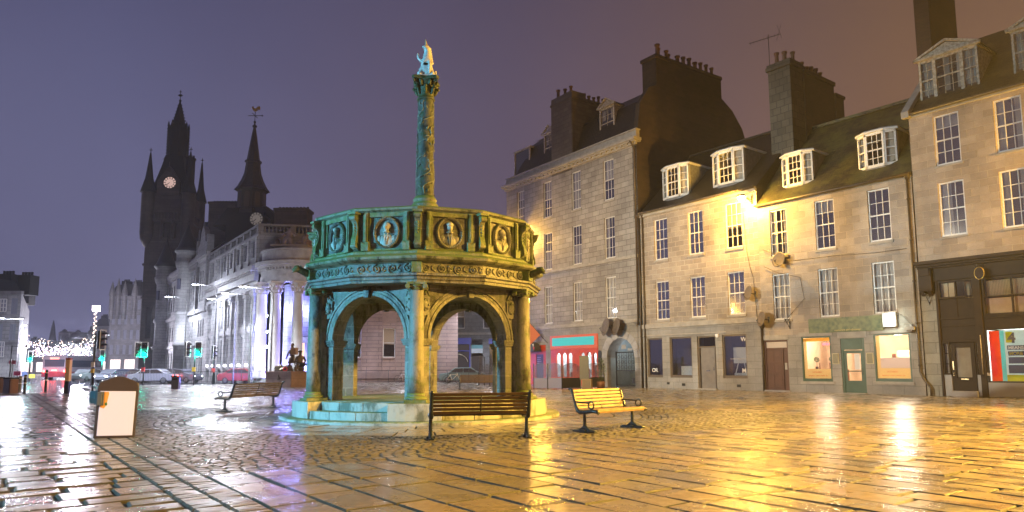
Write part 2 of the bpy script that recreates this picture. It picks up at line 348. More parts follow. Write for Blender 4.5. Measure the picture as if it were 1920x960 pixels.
        for i in range(m-2):
            for j in range(n):
                a = 1+i*n+j; b = 1+i*n+(j+1) % n; fs.append((a, b, b+n, a+n))
        if T is not None: vs = [tuple(T @ Vector(p)) for p in vs]
        s.add(vs, fs, True)
    def wall(s, u0, u1, z0, z1, holes, y=0.0, reveal=.18, back=False):
        us = sorted({u0, u1, *[h[0] for h in holes], *[h[1] for h in holes]}); zs = sorted({z0, z1, *[h[2] for h in holes], *[h[3] for h in holes]})
        for i in range(len(us)-1):
            for j in range(len(zs)-1):
                a, b, c, d = us[i], us[i+1], zs[j], zs[j+1]; mu, mz = (a+b)/2, (c+d)/2
                if any(h[0] < mu < h[1] and h[2] < mz < h[3] for h in holes): continue
                s.quad((a,y,c),(b,y,c),(b,y,d),(a,y,d))
        for a, b, c, d in [h[:4] for h in holes]:
            e = y+reveal
            s.quad((a,y,c),(a,y,d),(a,e,d),(a,e,c)); s.quad((b,y,c),(b,e,c),(b,e,d),(b,y,d))
            s.quad((a,y,d),(b,y,d),(b,e,d),(a,e,d)); s.quad((a,y,c),(a,e,c),(b,e,c),(b,y,c))
    def clusters(s):
        n = len(s.v); p = list(range(n))
        def fd(a):
            while p[a] != a: p[a] = p[p[a]]; a = p[a]
            return a
        for f in s.f:
            for i in f[1:]: p[fd(i)] = fd(f[0])
        bb = {}
        for i in range(n):
            r = fd(i); v = s.v[i]; b = bb.get(r)
            if b is None: bb[r] = [list(v), list(v)]
            else:
                for k in range(3): b[0][k] = min(b[0][k], v[k]); b[1][k] = max(b[1][k], v[k])
        ks = list(bb); q = {k: k for k in ks}
        def fq(a):
            while q[a] != a: a = q[a]
            return a
        for i, a in enumerate(ks):
            for c in ks[i+1:]:
                A, B = bb[a], bb[c]
                if all(A[0][k]-.03 <= B[1][k] and B[0][k]-.03 <= A[1][k] for k in range(3)): q[fq(c)] = fq(a)
        g_ = {}
        for fi, f in enumerate(s.f): g_.setdefault(fq(fd(f[0])), []).append(fi)
        return list(g_.values())
    def build_split(s, name, m, parent=None, bevel=0):
        o = None
        for fs in s.clusters():
            mp = {}; t = MB()
            for fi in fs:
                f = s.f[fi]
                for i in f:
                    if i not in mp: mp[i] = len(t.v); t.v.append(s.v[i])
                t.f.append(tuple(mp[i] for i in f)); t.sm.append(s.sm[fi])
            o = t.build(name, m, parent, bevel=bevel)
        return o
    def build(s, name, m, parent=None, loc=None, rot=None, bevel=0, smooth_angle=None):
        me = bpy.data.meshes.new(name); me.from_pydata(s.v, [], s.f)
        me.polygons.foreach_set('use_smooth', s.sm); me.update()
        bm = bmesh.new(); bm.from_mesh(me); bmesh.ops.remove_doubles(bm, verts=bm.verts, dist=1e-4)
        if bevel or True: bmesh.ops.recalc_face_normals(bm, faces=bm.faces)
        bm.to_mesh(me); bm.free()
        me.materials.append(m if not isinstance(m, str) else M[m])
        o = bpy.data.objects.new(name, me); COL.objects.link(o)
        if parent is not None: o.parent = parent
        if loc is not None: o.location = loc
        if rot is not None: o.rotation_euler = rot
        if bevel:
            b = o.modifiers.new('bevel', 'BEVEL'); b.width = bevel; b.segments = 2; b.limit_method = 'ANGLE'; b.angle_limit = R(40)
        return o
def keepnorm(mb, *a, **k): return mb.build(*a, **k)
def tag(o, label=None, cat=None, group=None, kind=None):
    if label: o['label'] = label
    if cat: o['category'] = cat
    if group: o['group'] = group
    if kind: o['kind'] = kind
    return o
def empty(name, loc, rz=0, label=None, cat=None, group=None):
    o = bpy.data.objects.new(name, None); COL.objects.link(o); o.location = loc; o.rotation_euler = (0,0,rz)
    o.empty_display_size = .3
    return tag(o, label, cat, group)
KIDS = {}
def copy_tree(o, parent=None, loc=None, rz=None, label=None):
    c = o.copy(); COL.objects.link(c); c.parent = parent
    if loc is not None: c.location = loc
    if rz is not None: c.rotation_euler = (0,0,rz)
    if label: c['label'] = label
    for ch in [x for x in bpy.data.objects if x.parent == o]: copy_tree(ch, c)
    return c
FONTCACHE = {}
def text(s, size, m, parent, loc, rot=(PI/2,0,0), name='lettering', ext=.004, sx=1, bold=0, align='LEFT'):
    cu = bpy.data.curves.new(name, 'FONT'); cu.body = s; cu.size = size; cu.extrude = ext; cu.offset = bold; cu.align_x = align
    t = bpy.data.objects.new('tmp', cu); COL.objects.link(t)
    dg = bpy.context.evaluated_depsgraph_get(); me = bpy.data.meshes.new_from_object(t.evaluated_get(dg))
    bpy.data.objects.remove(t); bpy.data.curves.remove(cu)
    me.materials.clear(); me.materials.append(m if not isinstance(m, str) else M[m])
    o = bpy.data.objects.new(name, me); COL.objects.link(o); o.parent = parent; o.location = loc; o.rotation_euler = rot; o.scale = (sx,1,1)
    return o
def skin(name, joints, edges, m, parent=None, loc=(0,0,0), rz=0, scale=1, sub=2, root=0):
    me = bpy.data.meshes.new(name); me.from_pydata([j[:3] for j in joints], edges, []); me.materials.append(m if not isinstance(m, str) else M[m])
    o = bpy.data.objects.new(name, me); COL.objects.link(o)
    sk = o.modifiers.new('skin', 'SKIN'); sk.use_smooth_shade = True
    lay = me.skin_vertices[0].data if me.skin_vertices else None
    if lay is None:
        bm = bmesh.new(); bm.from_mesh(me); bm.verts.layers.skin.verify(); bm.to_mesh(me); bm.free(); lay = me.skin_vertices[0].data
    for i, j in enumerate(joints):
        r = j[3]; lay[i].radius = (r, r) if not isinstance(r, (tuple, list)) else r; lay[i].use_root = (i == root)
    sb = o.modifiers.new('sub', 'SUBSURF'); sb.levels = sub; sb.render_levels = sub
    o.parent = parent; o.location = loc; o.rotation_euler = (0,0,rz); o.scale = (scale,)*3
    return o

# ------------------------------------------------------------------ GROUND
CRX, CRY = -2.58, 20.2                    # centre of the market cross
BD = Vector((.601, -.799)); AD = Vector((.799, .601)); FO = Vector((8.37, 44.46))   # right-hand terrace line
EDGE = [(-60, 36.5), (-30, 38.2), (-24.6, 39.4), (-26.6, 44.6), (-32.5, 53.0), (-31.6, 55.2), (-16, 61.5), (6, 66.5), (9, 67)]
def in_plaza(x, y):
    p = Vector((x, y))-FO
    if p.dot(AD) > .15 and p.dot(BD) > -.3: return False
    if y < 36: return True
    inside = False; poly = [(-60, 0)]+EDGE+[(9, 0)]
    j = len(poly)-1
    for i in range(len(poly)):
        xi, yi = poly[i]; xj, yj = poly[j]
        if (yi > y) != (yj > y) and x < (xj-xi)*(y-yi)/(yj-yi)+xi: inside = not inside
        j = i
    return inside or (x > 6 and y < 60)
def in_view(x, y, m=3.0): return y > 1.0 and abs(x) < .80*y+m
road_m = mat('asphalt', (.045, .045, .05), .16, c2=(.06, .06, .065), ns=2, bump=.5, bs=60, spec=.8, rvar=.05)
mb = MB(); mb.quad((-1800, -200, -.11), (1800, -200, -.11), (1800, 1800, -.11), (-1800, 1800, -.11))
tag(mb.build('road', road_m), kind='structure')
bed_m = mat('joint_mortar', (.03, .028, .024), .75, c2=(.015, .015, .012), ns=5, bump=.6, bs=40, spec=.7)
mb = MB()
poly = [(-60, -8)]+EDGE+[(30, 67), (60, 40), (60, -8)]
mb.prism(poly, -.10, -.028, 'z'); mb.build('plaza_bed', bed_m)['kind'] = 'structure'
mb = MB()
for (x0, y0), (x1, y1) in zip(EDGE[:-1], EDGE[1:]): mb.bar((x0, y0, -.05), (x1, y1, -.05), .28, .112)
tag(mb.build('kerb', mat('kerb_granite', (.26, .25, .24), .3, c2=(.2, .19, .18)), bevel=.01), kind='structure')

def slab(mb, c, z, tx, ty, ins, dome=0, drop=.013):
    cx = sum(p[0] for p in c)/4; cy = sum(p[1] for p in c)/4
    vs = [(p[0], p[1], -.03) for p in c]
    tp = []
    for p in c:
        d = math.hypot(p[0]-cx, p[1]-cy); k = 1-ins*1.3/max(d, .03)
        x, y = cx+(p[0]-cx)*k, cy+(p[1]-cy)*k; tp.append((x, y, z+tx*(x-cx)+ty*(y-cy)))
    lo = [(cx+(p[0]-cx)*(1-ins*.35/max(math.hypot(p[0]-cx, p[1]-cy), .03)), cy+(p[1]-cy)*(1-ins*.35/max(math.hypot(p[0]-cx, p[1]-cy), .03)), z-drop-dome*.6) for p in c]
    vs = vs+lo+tp
    f = []
    for a in (0, 4):
        for i in range(4): j = (i+1) % 4; f.append((a+i, a+j, a+4+j, a+4+i))
    if dome:
        vs.append((cx, cy, z+dome)); f += [(8+i, 8+(i+1) % 4, 12) for i in range(4)]
    else: f.append((8, 9, 10, 11))
    mb.add(vs, f); mb.mi += [1]*8+[0]*(len(f)-8)
CC = Vector((CRX, CRY))
def abxy(a, b): return (CRX+AD.x*a+BD.x*b, CRY+AD.y*a+BD.y*b)
SQ = 7.8
flags = MB(); setts = MB(); ringm = MB()
for q_ in (flags, setts, ringm): q_.mi = []
def gbuild(mb, name, m, me_):
    me = bpy.data.meshes.new(name); me.from_pydata(mb.v, [], mb.f); me.materials.append(m); me.materials.append(me_)
    me.polygons.foreach_set('material_index', mb.mi); me.update()
    o = bpy.data.objects.new(name, me); COL.objects.link(o); o['kind'] = 'structure'; return o
def zone(a, b):
    r = math.hypot(a, b)
    if r < 6.95: return 'ring'
    if abs(a) < SQ and abs(b) < SQ: return 'setts'
    if -SQ-.62 < a < -SQ-.02: return 'band'
    if SQ+.02 < b < SQ+.34 and a > -SQ: return 'band2'
    if a < -SQ: return 'left'
    return 'right'
g = random.Random(5)
def lay(axis, reg, wmin, wmax, lmin, lmax, gap, mb, tilt, ins, dome=0, zj=.004, rmin=0):
    (a0, a1), (b0, b1) = reg
    lo, hi, l0, l1 = (a0, a1, b0, b1) if axis == 'b' else (b0, b1, a0, a1)
    w = lo
    while w < hi-.01:
        ww = g.uniform(wmin, wmax)
        if w+ww > hi-wmin*.5: ww = hi-w
        l = l0; first = True
        while l < l1-.01:
            ll = g.uniform(lmin, lmax)*(g.uniform(.4, 1) if first else 1); first = False
            if l+ll > l1-lmin*.4: ll = l1-l
            cw, cl = w+ww/2, l+ll/2
            a, b = (cw, cl) if axis == 'b' else (cl, cw)
            x, y = abxy(a, b)
            if math.hypot(a, b) > rmin and in_view(x, y) and in_plaza(x, y):
                q = []
                for sw, sl in ((0, 0), (1, 0), (1, 1), (0, 1)):
                    pw = w+(gap/2 if sw == 0 else ww-gap/2)+g.uniform(-1, 1)*gap*.2; pl = l+(gap*.3 if sl == 0 else ll-gap*.3)+g.uniform(-1, 1)*gap*.35
                    q.append(abxy(pw, pl) if axis == 'b' else abxy(pl, pw))
                slab(mb, q, g.uniform(-zj, zj), g.gauss(0, tilt), g.gauss(0, tilt), ins, dome)
            l += ll
        w += ww
for reg in (((-SQ, 45), (SQ+.34, 26)), ((-SQ, 45), (-45, -SQ)), ((SQ, 45), (-SQ, SQ+.34))): lay('b', reg, .38, .60, .62, 1.25, .034, flags, .008, .015)
lay('a', ((-34, -SQ-.62), (-45, 30)), .36, .56, .45, 1.05, .048, flags, .010, .024, zj=.006)
lay('b', ((-SQ-.62, -SQ), (-45, 30)), .29, .32, .13, .17, .022, setts, .030, .014, .004)
lay('a', ((-SQ, SQ), (SQ, SQ+.34)), .15, .17, .16, .24, .02, setts, .025, .012, .004)
lay('a', ((-SQ, SQ), (-SQ, SQ)), .115, .135, .17, .25, .024, setts, .030, .014, .005, rmin=6.98)
# ring flags and curved setts
def polar(r0, r1, n, mb, tilt, ins, gap, dome=0, off=0):
    for k in range(n):
        t0 = 2*PI*(k+off)/n; t1 = 2*PI*(k+1+off)/n; e = gap/2/r0
        q = [(CRX+r*math.cos(t), CRY+r*math.sin(t)) for r, t in ((r0+gap/2, t0+e), (r1-gap/2, t0+e), (r1-gap/2, t1-e), (r0+gap/2, t1-e))]
        slab(mb, q, g.uniform(-.003, .003), g.gauss(0, tilt), g.gauss(0, tilt), ins, dome)
for i, (r0, r1) in enumerate(((3.85, 4.65), (4.65, 5.45), (5.45, 6.2))): polar(r0, r1, 34+i*6, ringm, .008, .012, .018, off=i*.37)
for i in range(4): polar(6.2+i*.17, 6.2+(i+1)*.17, 200, setts, .03, .014, .02, .004, off=i*.5)
for a0 in (6.88,): polar(6.88, 7.02, 210, setts, .03, .013, .02, .004)
# square corners of the sett field around the curved band are filled by 'setts' zone
pv = paving('wet_flagstone', [(.18, .16, .13), (.26, .22, .16), (.19, .16, .12), (.29, .225, .15), (.21, .20, .175)], .12, .46, .007)
ps = paving('wet_setts', [(.17, .155, .135), (.24, .21, .17), (.15, .135, .12), (.21, .18, .145)], .24, .50, .006)
pe = mat('gritty_joint_edge', (.07, .065, .05), .55, c2=(.025, .03, .02), ns=7, bump=.6, bs=70, spec=.45)
gbuild(flags, 'paving', pv, pe); gbuild(setts, 'cobbles', ps, pe); gbuild(ringm, 'ring_paving', pv, pe)
# road markings
mkm = mat('road_paint', (.75, .75, .72), .4)
mb = MB()
for k in range(12):
    x0, y0 = -50+k*2.6, 55.5-k*.45
    mb.add([(x0, y0, -.105), (x0+1.3, y0-.2, -.105), (x0+1.3, y0-.02, -.105), (x0, y0+.18, -.105)], [(0,1,2,3)])
for k in range(14):
    x0, y0 = -57-k*3.1, 62+k*5.0
    mb.add([(x0, y0, -.105), (x0+.14, y0+.05, -.105), (x0-1.2, y0+2.2, -.105), (x0-1.34, y0+2.15, -.105)], [(0,1,2,3)])
tag(mb.build('road_marking', mkm), kind='structure')

# ------------------------------------------------------------------ MARKET CROSS
X = empty('market_cross', (CRX, CRY, 0), R(4.2), 'hexagonal open arcaded stone market cross with portrait parapet and tall carved column', 'monument')
def va(k): return R(-90+30*k)
def pt(k, r): return (r*math.cos(va(k)), r*math.sin(va(k)))
mb = MB(); mb.lathe([(3.92, -.03), (3.92, .055), (3.90, .075), (2.0, .075)], 72, smooth=False); mb.build('step', 'cross_base', X)
def annular(mb, r0, r1, z0, z1, a0, a1, n=10):
    mb.lathe([(r0, z0), (r1, z0), (r1, z1), (r0, z1), (r0, z0)], n, a0=a0, a1=a1, smooth=False)
for st, (r1, z0, z1) in enumerate(((3.56, .075, .275), (3.24, .275, .49))):
    for k in range(6):
        a0, a1 = va(2*k)+R(10.5), va(2*k)+R(49.5)
        mb = MB(); n = 3
        for j in range(n):
            b0 = a0+(a1-a0)*j/n+.002; b1 = a0+(a1-a0)*(j+1)/n-.002
            annular(mb, 2.0, r1, z0, z1, b0, b1, 5)
        mb.build('step', 'cross_base', X, bevel=.012)
for k in range(6):
    mb = MB(); annular(mb, 2.0, 3.62, .075, .495, va(2*k)-R(10.4), va(2*k)+R(10.4), 6); mb.build('pedestal', 'cross_base', X, bevel=.015)
mb = MB(); mb.lathe([(0.001, .45), (3.0, .45), (3.0, .50), (0.001, .50)], 48, smooth=False); mb.build('floor', 'cross_base', X)
# arcade walls: one per side of the hexagon, outer plane at apothem of R 2.98
RA = 2.98; AP = RA*math.cos(PI/6); HL = RA*.5
def archwall(k):
    mid = va(2*k+1); T = Matrix.Rotation(mid+PI/2, 4, 'Z')       # local -y faces outward
    mb = MB(); mb.T = T
    y0, y1 = -AP, -AP+.42; z0, zs, z1 = .49, 2.06, 3.46; r = 1.14; N = 22
    prof = [(-r, z0), (-r, zs)]+[(-r*math.cos(PI*i/N), zs+r*math.sin(PI*i/N)) for i in range(1, N)]+[(r, zs), (r, z0)]
    def side(y, hl):
        # pier fronts and spandrel faces
        mb.quad((-hl, y, z0), (-r, y, z0), (-r, y, zs), (-hl, y, zs)); mb.quad((r, y, z0), (hl, y, z0), (hl, y, zs), (r, y, zs))
        for i in range(N):
            xa, za = -r*math.cos(PI*i/N), zs+r*math.sin(PI*i/N); xb, zb = -r*math.cos(PI*(i+1)/N), zs+r*math.sin(PI*(i+1)/N)
            mb.quad((xa, y, za), (xb, y, zb), (xb, y, z1), (xa, y, z1))
        mb.quad((-hl, y, zs), (-r, y, zs), (-r, y, z1), (-hl, y, z1)); mb.quad((r, y, zs), (hl, y, zs), (hl, y, z1), (r, y, z1))
    side(y0, HL); side(y1, HL-.42*math.tan(PI/6))
    for (xa, za), (xb, zb) in zip(prof[:-1], prof[1:]): mb.quad((xa, y0, za), (xb, y0, zb), (xb, y1, zb), (xa, y1, za))
    w = mb.build('arch_wall', 'cross', X)
    # archivolt mouldings
    mb = MB(); mb.T = T
    for (ra, rb, d) in ((1.14, 1.22, .05), (1.235, 1.30, .035), (1.315, 1.36, .055)):
        for i in range(N):
            a, b = PI*i/N, PI*(i+1)/N
            P4 = [(-ra*math.cos(a), zs+ra*math.sin(a)), (-ra*math.cos(b), zs+ra*math.sin(b)), (-rb*math.cos(b), zs+rb*math.sin(b)), (-rb*math.cos(a), zs+rb*math.sin(a))]
            mb.prism(P4, y0-d, y0+.01)
    mb.build('archivolt', 'cross_plain', X)
    for s in (-1, 1):
        mb = MB(); mb.T = T
        x0, x1 = sorted((s*(r-.07), s*(HL-.03)))
        mb.box(x0, x1, y0-.06, y1+.05, 1.955, 2.005); mb.box(x0+.02, x1-.02, y0-.04, y1+.03, 1.90, 1.955); mb.box(x0-.01, x1+.01, y0-.08, y1+.07, 2.005, 2.065)
        mb.build('impost', 'cross', X, bevel=.008)
    mb = MB(); mb.T = T
    mb.prism([(-.07, zs+r-.06), (.07, zs+r-.06), (.11, zs+r+.24), (-.11, zs+r+.24)], y0-.14, y0)
    mb.tube([(-.075, y0-.15, zs+r+.19), (.075, y0-.15, zs+r+.19)], .045, 8)
    mb.build('keystone', 'cross', X, bevel=.01)
    # pointed hood of jointed spandrel stones
    for s in (-1, 1):
        mb = MB(); mb.T = T
        cx, cz = s*1.30, 2.93
        pr = [(0, -.30), (.10, -.27), (.15, -.12), (.14, .05), (.16, .17), (.09, .20), (.05, .28), (0, .25)]
        full = pr+[(-x, z) for x, z in pr[::-1] if x > 0]
        mb.prism([(cx+x*.95, cz+z) for x, z in full], y0-.055, y0+.01)
        mb.ball((cx, y0-.05, cz-.02), (.105, .05, .17), 10, 8); mb.ball((cx, y0-.05, cz+.27), (.05, .045, .06), 8, 6)
        for q in range(7):
            t = 2*PI*q/7; mb.ball((cx+.085*math.cos(t), y0-.085, cz-.02+.13*math.sin(t)), (.03, .025, .03), 6, 4)
        mb.tube([(cx-s*.0-.12, y0-.05, cz+.22), (cx-.05, y0-.07, cz+.34), (cx+.05, y0-.07, cz+.34), (cx+.12, y0-.05, cz+.22)], .022, 6)
        mb.build('coat_of_arms', 'cross_plain', X, bevel=.006)
for k in range(6): archwall(k)
# corner columns
for k in range(6):
    px, py = pt(2*k, 3.20); T = Matrix.Translation((px, py, 0)) @ Matrix.Rotation(va(2*k)+PI/2, 4, 'Z')
    mb = MB(); mb.T = T; mb.box(-.27, .27, -.27, .30, .495, .57)
    mb.lathe([(.25, .57), (.265, .60), (.25, .635), (.215, .645), (.205, .665), (.225, .69), (.21, .715), (.195, .73)], 24)
    mb.build('column_base', 'cross_moss', X, bevel=.01)
    mb = MB(); mb.T = T; mb.lathe([(.195, .73), (.19, 1.2), (.182, 2.2), (.165, 3.24)], 28, smooth=True); mb.box(-.12, .12, .12, .32, .50, 3.4)
    mb.build('column_shaft', 'cross_plain', X)
    mb = MB(); mb.T = T
    mb.lathe([(.165, 3.24), (.19, 3.26), (.17, 3.28), (.18, 3.30), (.215, 3.34), (.2, 3.37)], 20)
    for s in (-1, 1):
        for yy in (-.15, .15): mb.cyl((s*.215, yy-.07, 3.325), (s*.215, yy+.07, 3.325), .062, n=10)
    mb.box(-.24, .24, -.22, .22, 3.37, 3.43)
    mb.build('capital', 'cross_moss', X, bevel=.008)
# dodecagonal entablature
def dod(name, prof, m, bevel=0):
    mb = MB(); mb.lathe(prof, 12, ph=va(0), smooth=False); return mb.build(name, m, X, bevel=bevel)
dod('architrave', [(2.2, 3.43), (3.34, 3.43), (3.34, 3.50), (3.38, 3.51), (3.38, 3.57), (3.44, 3.60), (3.44, 3.65), (3.2, 3.66), (2.2, 3.66)], 'cross')
dod('frieze', [(2.2, 3.655), (3.27, 3.655), (3.27, 3.93), (2.2, 3.93)], 'cross')
dod('cornice', [(2.2, 3.925), (3.30, 3.925), (3.34, 3.95), (3.42, 3.965), (3.50, 4.01), (3.52, 4.07), (3.50, 4.10), (3.36, 4.155), (2.2, 4.16)], 'cross_moss')
dod('vault', [(0.01, 3.75), (1.6, 3.60), (2.5, 3.28), (2.62, 3.28), (2.62, 3.9), (0.01, 3.9)], 'cross')
AL = lambda r: r*math.cos(PI/12)
for k in range(12):
    mid = va(k)+R(15); T = Matrix.Rotation(mid+PI/2, 4, 'Z'); ap = AL(3.27)
    mb = MB(); mb.T = T
    for q in range(4):                                   # running vine scrolls
        cx = -.62+q*.41; s = 1 if q % 2 else -1
        pts = []
        for i in range(17):
            t = i/16*2.6*PI; rr = .112*(1-.62*i/16); pts.append((cx+rr*math.cos(t*s+PI/2*s), -ap-.012-.012*(i/16), 3.79+rr*math.sin(t*s+PI/2*s)))
        mb.tube(pts, [.022*(1-.4*i/16) for i in range(17)], 5)
        for (dx, dz, a) in ((.17, .06, .6), (.20, -.05, -.5), (.15, .0, 1.8)):
            mb.ball((0,0,0), (.062, .016, .024), 6, 4, Matrix.Translation((cx+dx, -ap-.012, 3.79+dz)) @ Matrix.Rotation(a*s, 4, 'Y'))
        mb.ball((cx, -ap-.02, 3.79), (.035, .03, .035), 6, 4)
    mb.build('vine_carving', 'cross_plain', X)
for k in range(12):                                      # blocks over the columns and water spouts
    T = Matrix.Rotation(va(k)+PI/2, 4, 'Z')
    if k % 2 == 0:
        mb = MB(); mb.T = T; mb.box(-.13, .13, -3.44, -3.1, 3.66, 3.925); mb.build('frieze_block', 'cross_moss', X, bevel=.012)
        if k in (2, 10, 4, 8):
            mb = MB(); mb.T = T
            mb.tube([(0, -3.3, 3.80), (0, -3.50, 3.86), (0, -3.66, 3.92), (0, -3.76, 3.93), (0, -3.84, 3.89)], [.09, .10, .085, .075, .045], 8)
            mb.ball((0, -3.72, 3.97), (.085, .10, .07), 8, 6); mb.ball((.07, -3.66, 4.0), .03, 6, 4); mb.ball((-.07, -3.66, 4.0), .03, 6, 4)
            mb.bar((0, -3.74, 3.87), (0, -3.86, 3.84), .08, .02)
            mb.build('gargoyle', 'cross_dark', X)
# parapet
dod('parapet_wall', [(2.98, 4.155), (3.12, 4.155), (3.12, 5.26), (2.98, 5.26), (2.98, 4.155)], 'cross')
dod('parapet_base', [(3.0, 4.155), (3.26, 4.155), (3.26, 4.23), (3.21, 4.27), (3.13, 4.29)], 'cross_moss')
dod('parapet_cap', [(2.94, 5.24), (3.16, 5.24), (3.21, 5.27), (3.26, 5.29), (3.28, 5.34), (3.24, 5.375), (2.94, 5.385), (2.94, 5.24)], 'cross_moss')
for k in range(12):
    mid = va(k)+R(15); T = Matrix.Rotation(mid+PI/2, 4, 'Z'); ap = AL(3.12)
    mb = MB(); mb.T = T
    for s in (-1, 1):
        x = s*.545
        mb.box(x-.055, x+.055, -ap-.115, -ap+.02, 4.26, 5.25)
        mb.prism([(x-.095, 4.26), (x+.095, 4.26), (x+.10, 4.50), (x, 4.44), (x-.10, 4.50)], -ap-.150, -ap+.01)
        mb.box(x-.028, x+.028, -ap-.135, -ap-.10, 4.5, 5.22)
        mb.box(x-s*.09-.022, x-s*.09+.022, -ap-.05, -ap+.02, 4.27, 5.25)
    mb.box(-.49, .49, -ap-.07, -ap+.02, 5.13, 5.25); mb.box(-.49, .49, -ap-.04, -ap+.02, 4.26, 4.33)
    mb.build('panel_frame', 'cross_moss', X, bevel=.008)
    mb = MB(); mb.T = T                                  # wreathed portrait medallion
    mb.tube([(.315*math.cos(2*PI*i/32), -ap-.035, 4.735+.375*math.sin(2*PI*i/32)) for i in range(32)], .046, 8, closed=True)
    for i in range(40):
        t = 2*PI*i/40; mb.ball((0,0,0), (.045, .028, .02), 6, 4, Matrix.Translation((.318*math.cos(t), -ap-.075, 4.735+.378*math.sin(t))) @ Matrix.Rotation(-t+.9, 4, 'Y'))
    md = mb.build('medallion', 'cross_plain', X)
    v = k % 4
    mb = MB(); mb.T = T
    hx = (.0, .03, -.02, .0)[v]
    mb.ball((hx, -ap-.05, 4.86), (.078, .085, .105), 12, 10)
    mb.ball((hx, -ap-.135, 4.85), (.014, .03, .035), 6, 4)                       # nose
    for s in (-1, 1): mb.ball((hx+s*.028, -ap-.118, 4.875), (.012, .012, .008), 6, 4)
    mb.tube([(hx-.022, -ap-.122, 4.808), (hx, -ap-.13, 4.805), (hx+.022, -ap-.122, 4.808)], .007, 5)
    if v in (0, 2): mb.lathe([(.085, 0), (.10, .03), (.085, .07), (.05, .105), (.01, .115)], 12, c=(hx, -ap-.045, 4.90))
    else: mb.ball((hx, -ap-.03, 4.90), (.10, .07, .10), 12, 8)
    if v in (1, 3): mb.ball((hx, -ap-.09, 4.775), (.055, .05, .06), 8, 6)        # beard
    mb.lathe([(.05, 0), (.10, .02), (.06, .05)], 12, c=(hx, -ap-.05, 4.72))       # collar
    mb.ball((0, -ap-.0, 4.50), (.235, .09, .20), 14, 10)
    mb.ball((-.19, -ap-.0, 4.56), (.085, .075, .11), 10, 8); mb.ball((.19, -ap-.0, 4.56), (.085, .075, .11), 10, 8)
    for s in (-1, 1): mb.tube([(s*.05, -ap-.09, 4.71), (s*.03, -ap-.105, 4.58), (s*.01, -ap-.10, 4.42)], .014, 5)
    for s in (-1, 1):
        for q in range(3): mb.tube([(s*(.09+q*.05), -ap-.075+q*.015, 4.64-q*.02), (s*(.11+q*.05), -ap-.07+q*.02, 4.44)], .010, 4)
    mb.build('bust', 'cross_base', X)
    T = Matrix.Rotation(va(k)+PI/2, 4, 'Z'); ay = 3.12
    mb = MB(); mb.T = T                                  # scrolled console over each corner
    pr = [(-.045, 5.22), (-.20, 5.20), (-.235, 5.14), (-.215, 5.07), (-.15, 5.03), (-.11, 4.98), (-.085, 4.85), (-.10, 4.70), (-.15, 4.58), (-.165, 4.47), (-.145, 4.38), (-.09, 4.33), (-.02, 4.30), (0, 4.30), (0, 5.22)]
    mb.prism([(-ay+y*1.0, z) for y, z in pr], -.075, .075, 'x')
    mb.cyl((-.095, -ay-.165, 5.13), (.095, -ay-.165, 5.13), .065, n=12); mb.cyl((-.088, -ay-.10, 4.42), (.088, -ay-.10, 4.42), .072, n=12)
    mb.box(-.13, .13, -ay-.25, -ay+.05, 5.20, 5.26)
    for q in range(6): mb.ball((0, -ay-.105-.012*(q-2.5)**2*.3, 4.95-q*.085), (.035, .022, .038), 6, 4)
    mb.build('scroll_console', 'cross_moss', X, bevel=.006)
# central column
mb = MB(); mb.lathe([(.34, 5.0), (.34, 5.95), (.40, 6.0), (.40, 6.12), (.33, 6.2), (.36, 6.28), (.30, 6.36), (.27, 6.40)], 24); mb.build('column_base', 'cross_moss', X)
def carve(t, z):
    a = math.sin(2*(t+z*1.9))+.6*math.sin(3*t-z*4.3+1.2*math.sin(z*3))
    return 1+.045*max(-1, min(1, a*1.2))
mb = MB(); n = 110; H0, H1 = 6.38, 9.36
mb.lathe([((.275-.045*i/n), H0+(H1-H0)*i/n) for i in range(n+1)], 56, fr=carve, smooth=True)
mb.build('column_shaft', crossstone('column_stone', (.085, .10, .09), (.045, .075, .02), (.015, .02, .015), .46, 1.6, 1.0), X)
vi = MB(); gv = random.Random(2)
for st_ in range(3):
    pts = []; 
    for i in range(90):
        f = i/89; z = H0+.05+(H1-H0-.12)*f; t = st_*2*PI/3+f*3.6*PI+.5*math.sin(f*30+st_); rr = .272-.045*f; pts.append((rr*math.cos(t), rr*math.sin(t), z))
    vi.tube(pts, .026, 6)
    for i in range(3, 88, 4):
        f = i/89; z = H0+.05+(H1-H0-.12)*f; t = st_*2*PI/3+f*3.6*PI+.5*math.sin(f*30+st_)+(.42 if i % 8 < 4 else -.42); rr = .272-.045*f
        vi.ball((0, 0, 0), (.030, .075, .034), 7, 5, Matrix.Translation((rr*math.cos(t), rr*math.sin(t), z)) @ Matrix.Rotation(t, 4, 'Z') @ Matrix.Rotation(gv.uniform(-1.2, 1.2), 4, 'X'))
vi.build('vine_carving', crossstone('column_vine_stone', (.19, .21, .18), (.08, .12, .04), (.04, .05, .04), .40, 1.6, .8), X)
mb = MB(); mb.lathe([(.23, 9.34), (.27, 9.36), (.275, 9.40), (.24, 9.43), (.235, 9.50), (.25, 9.55), (.27, 9.75), (.36, 9.93), (.2, 9.95)], 24)
for q in range(8):
    t = 2*PI*q/8; mb.ball((0,0,0), (.05, .075, .13), 8, 6, Matrix.Translation((.28*math.cos(t), .28*math.sin(t), 9.62)) @ Matrix.Rotation(t-PI/2, 4, 'Z') @ Matrix.Rotation(-.35, 4, 'X'))
    mb.ball((.36*math.cos(t), .36*math.sin(t), 9.70+.03*(q % 2)), .055, 6, 5)
for q in range(8):
    t = 2*PI*(q+.5)/8; mb.ball((0,0,0), (.05, .07, .12), 8, 6, Matrix.Translation((.32*math.cos(t), .32*math.sin(t), 9.82)) @ Matrix.Rotation(t-PI/2, 4, 'Z') @ Matrix.Rotation(-.5, 4, 'X'))
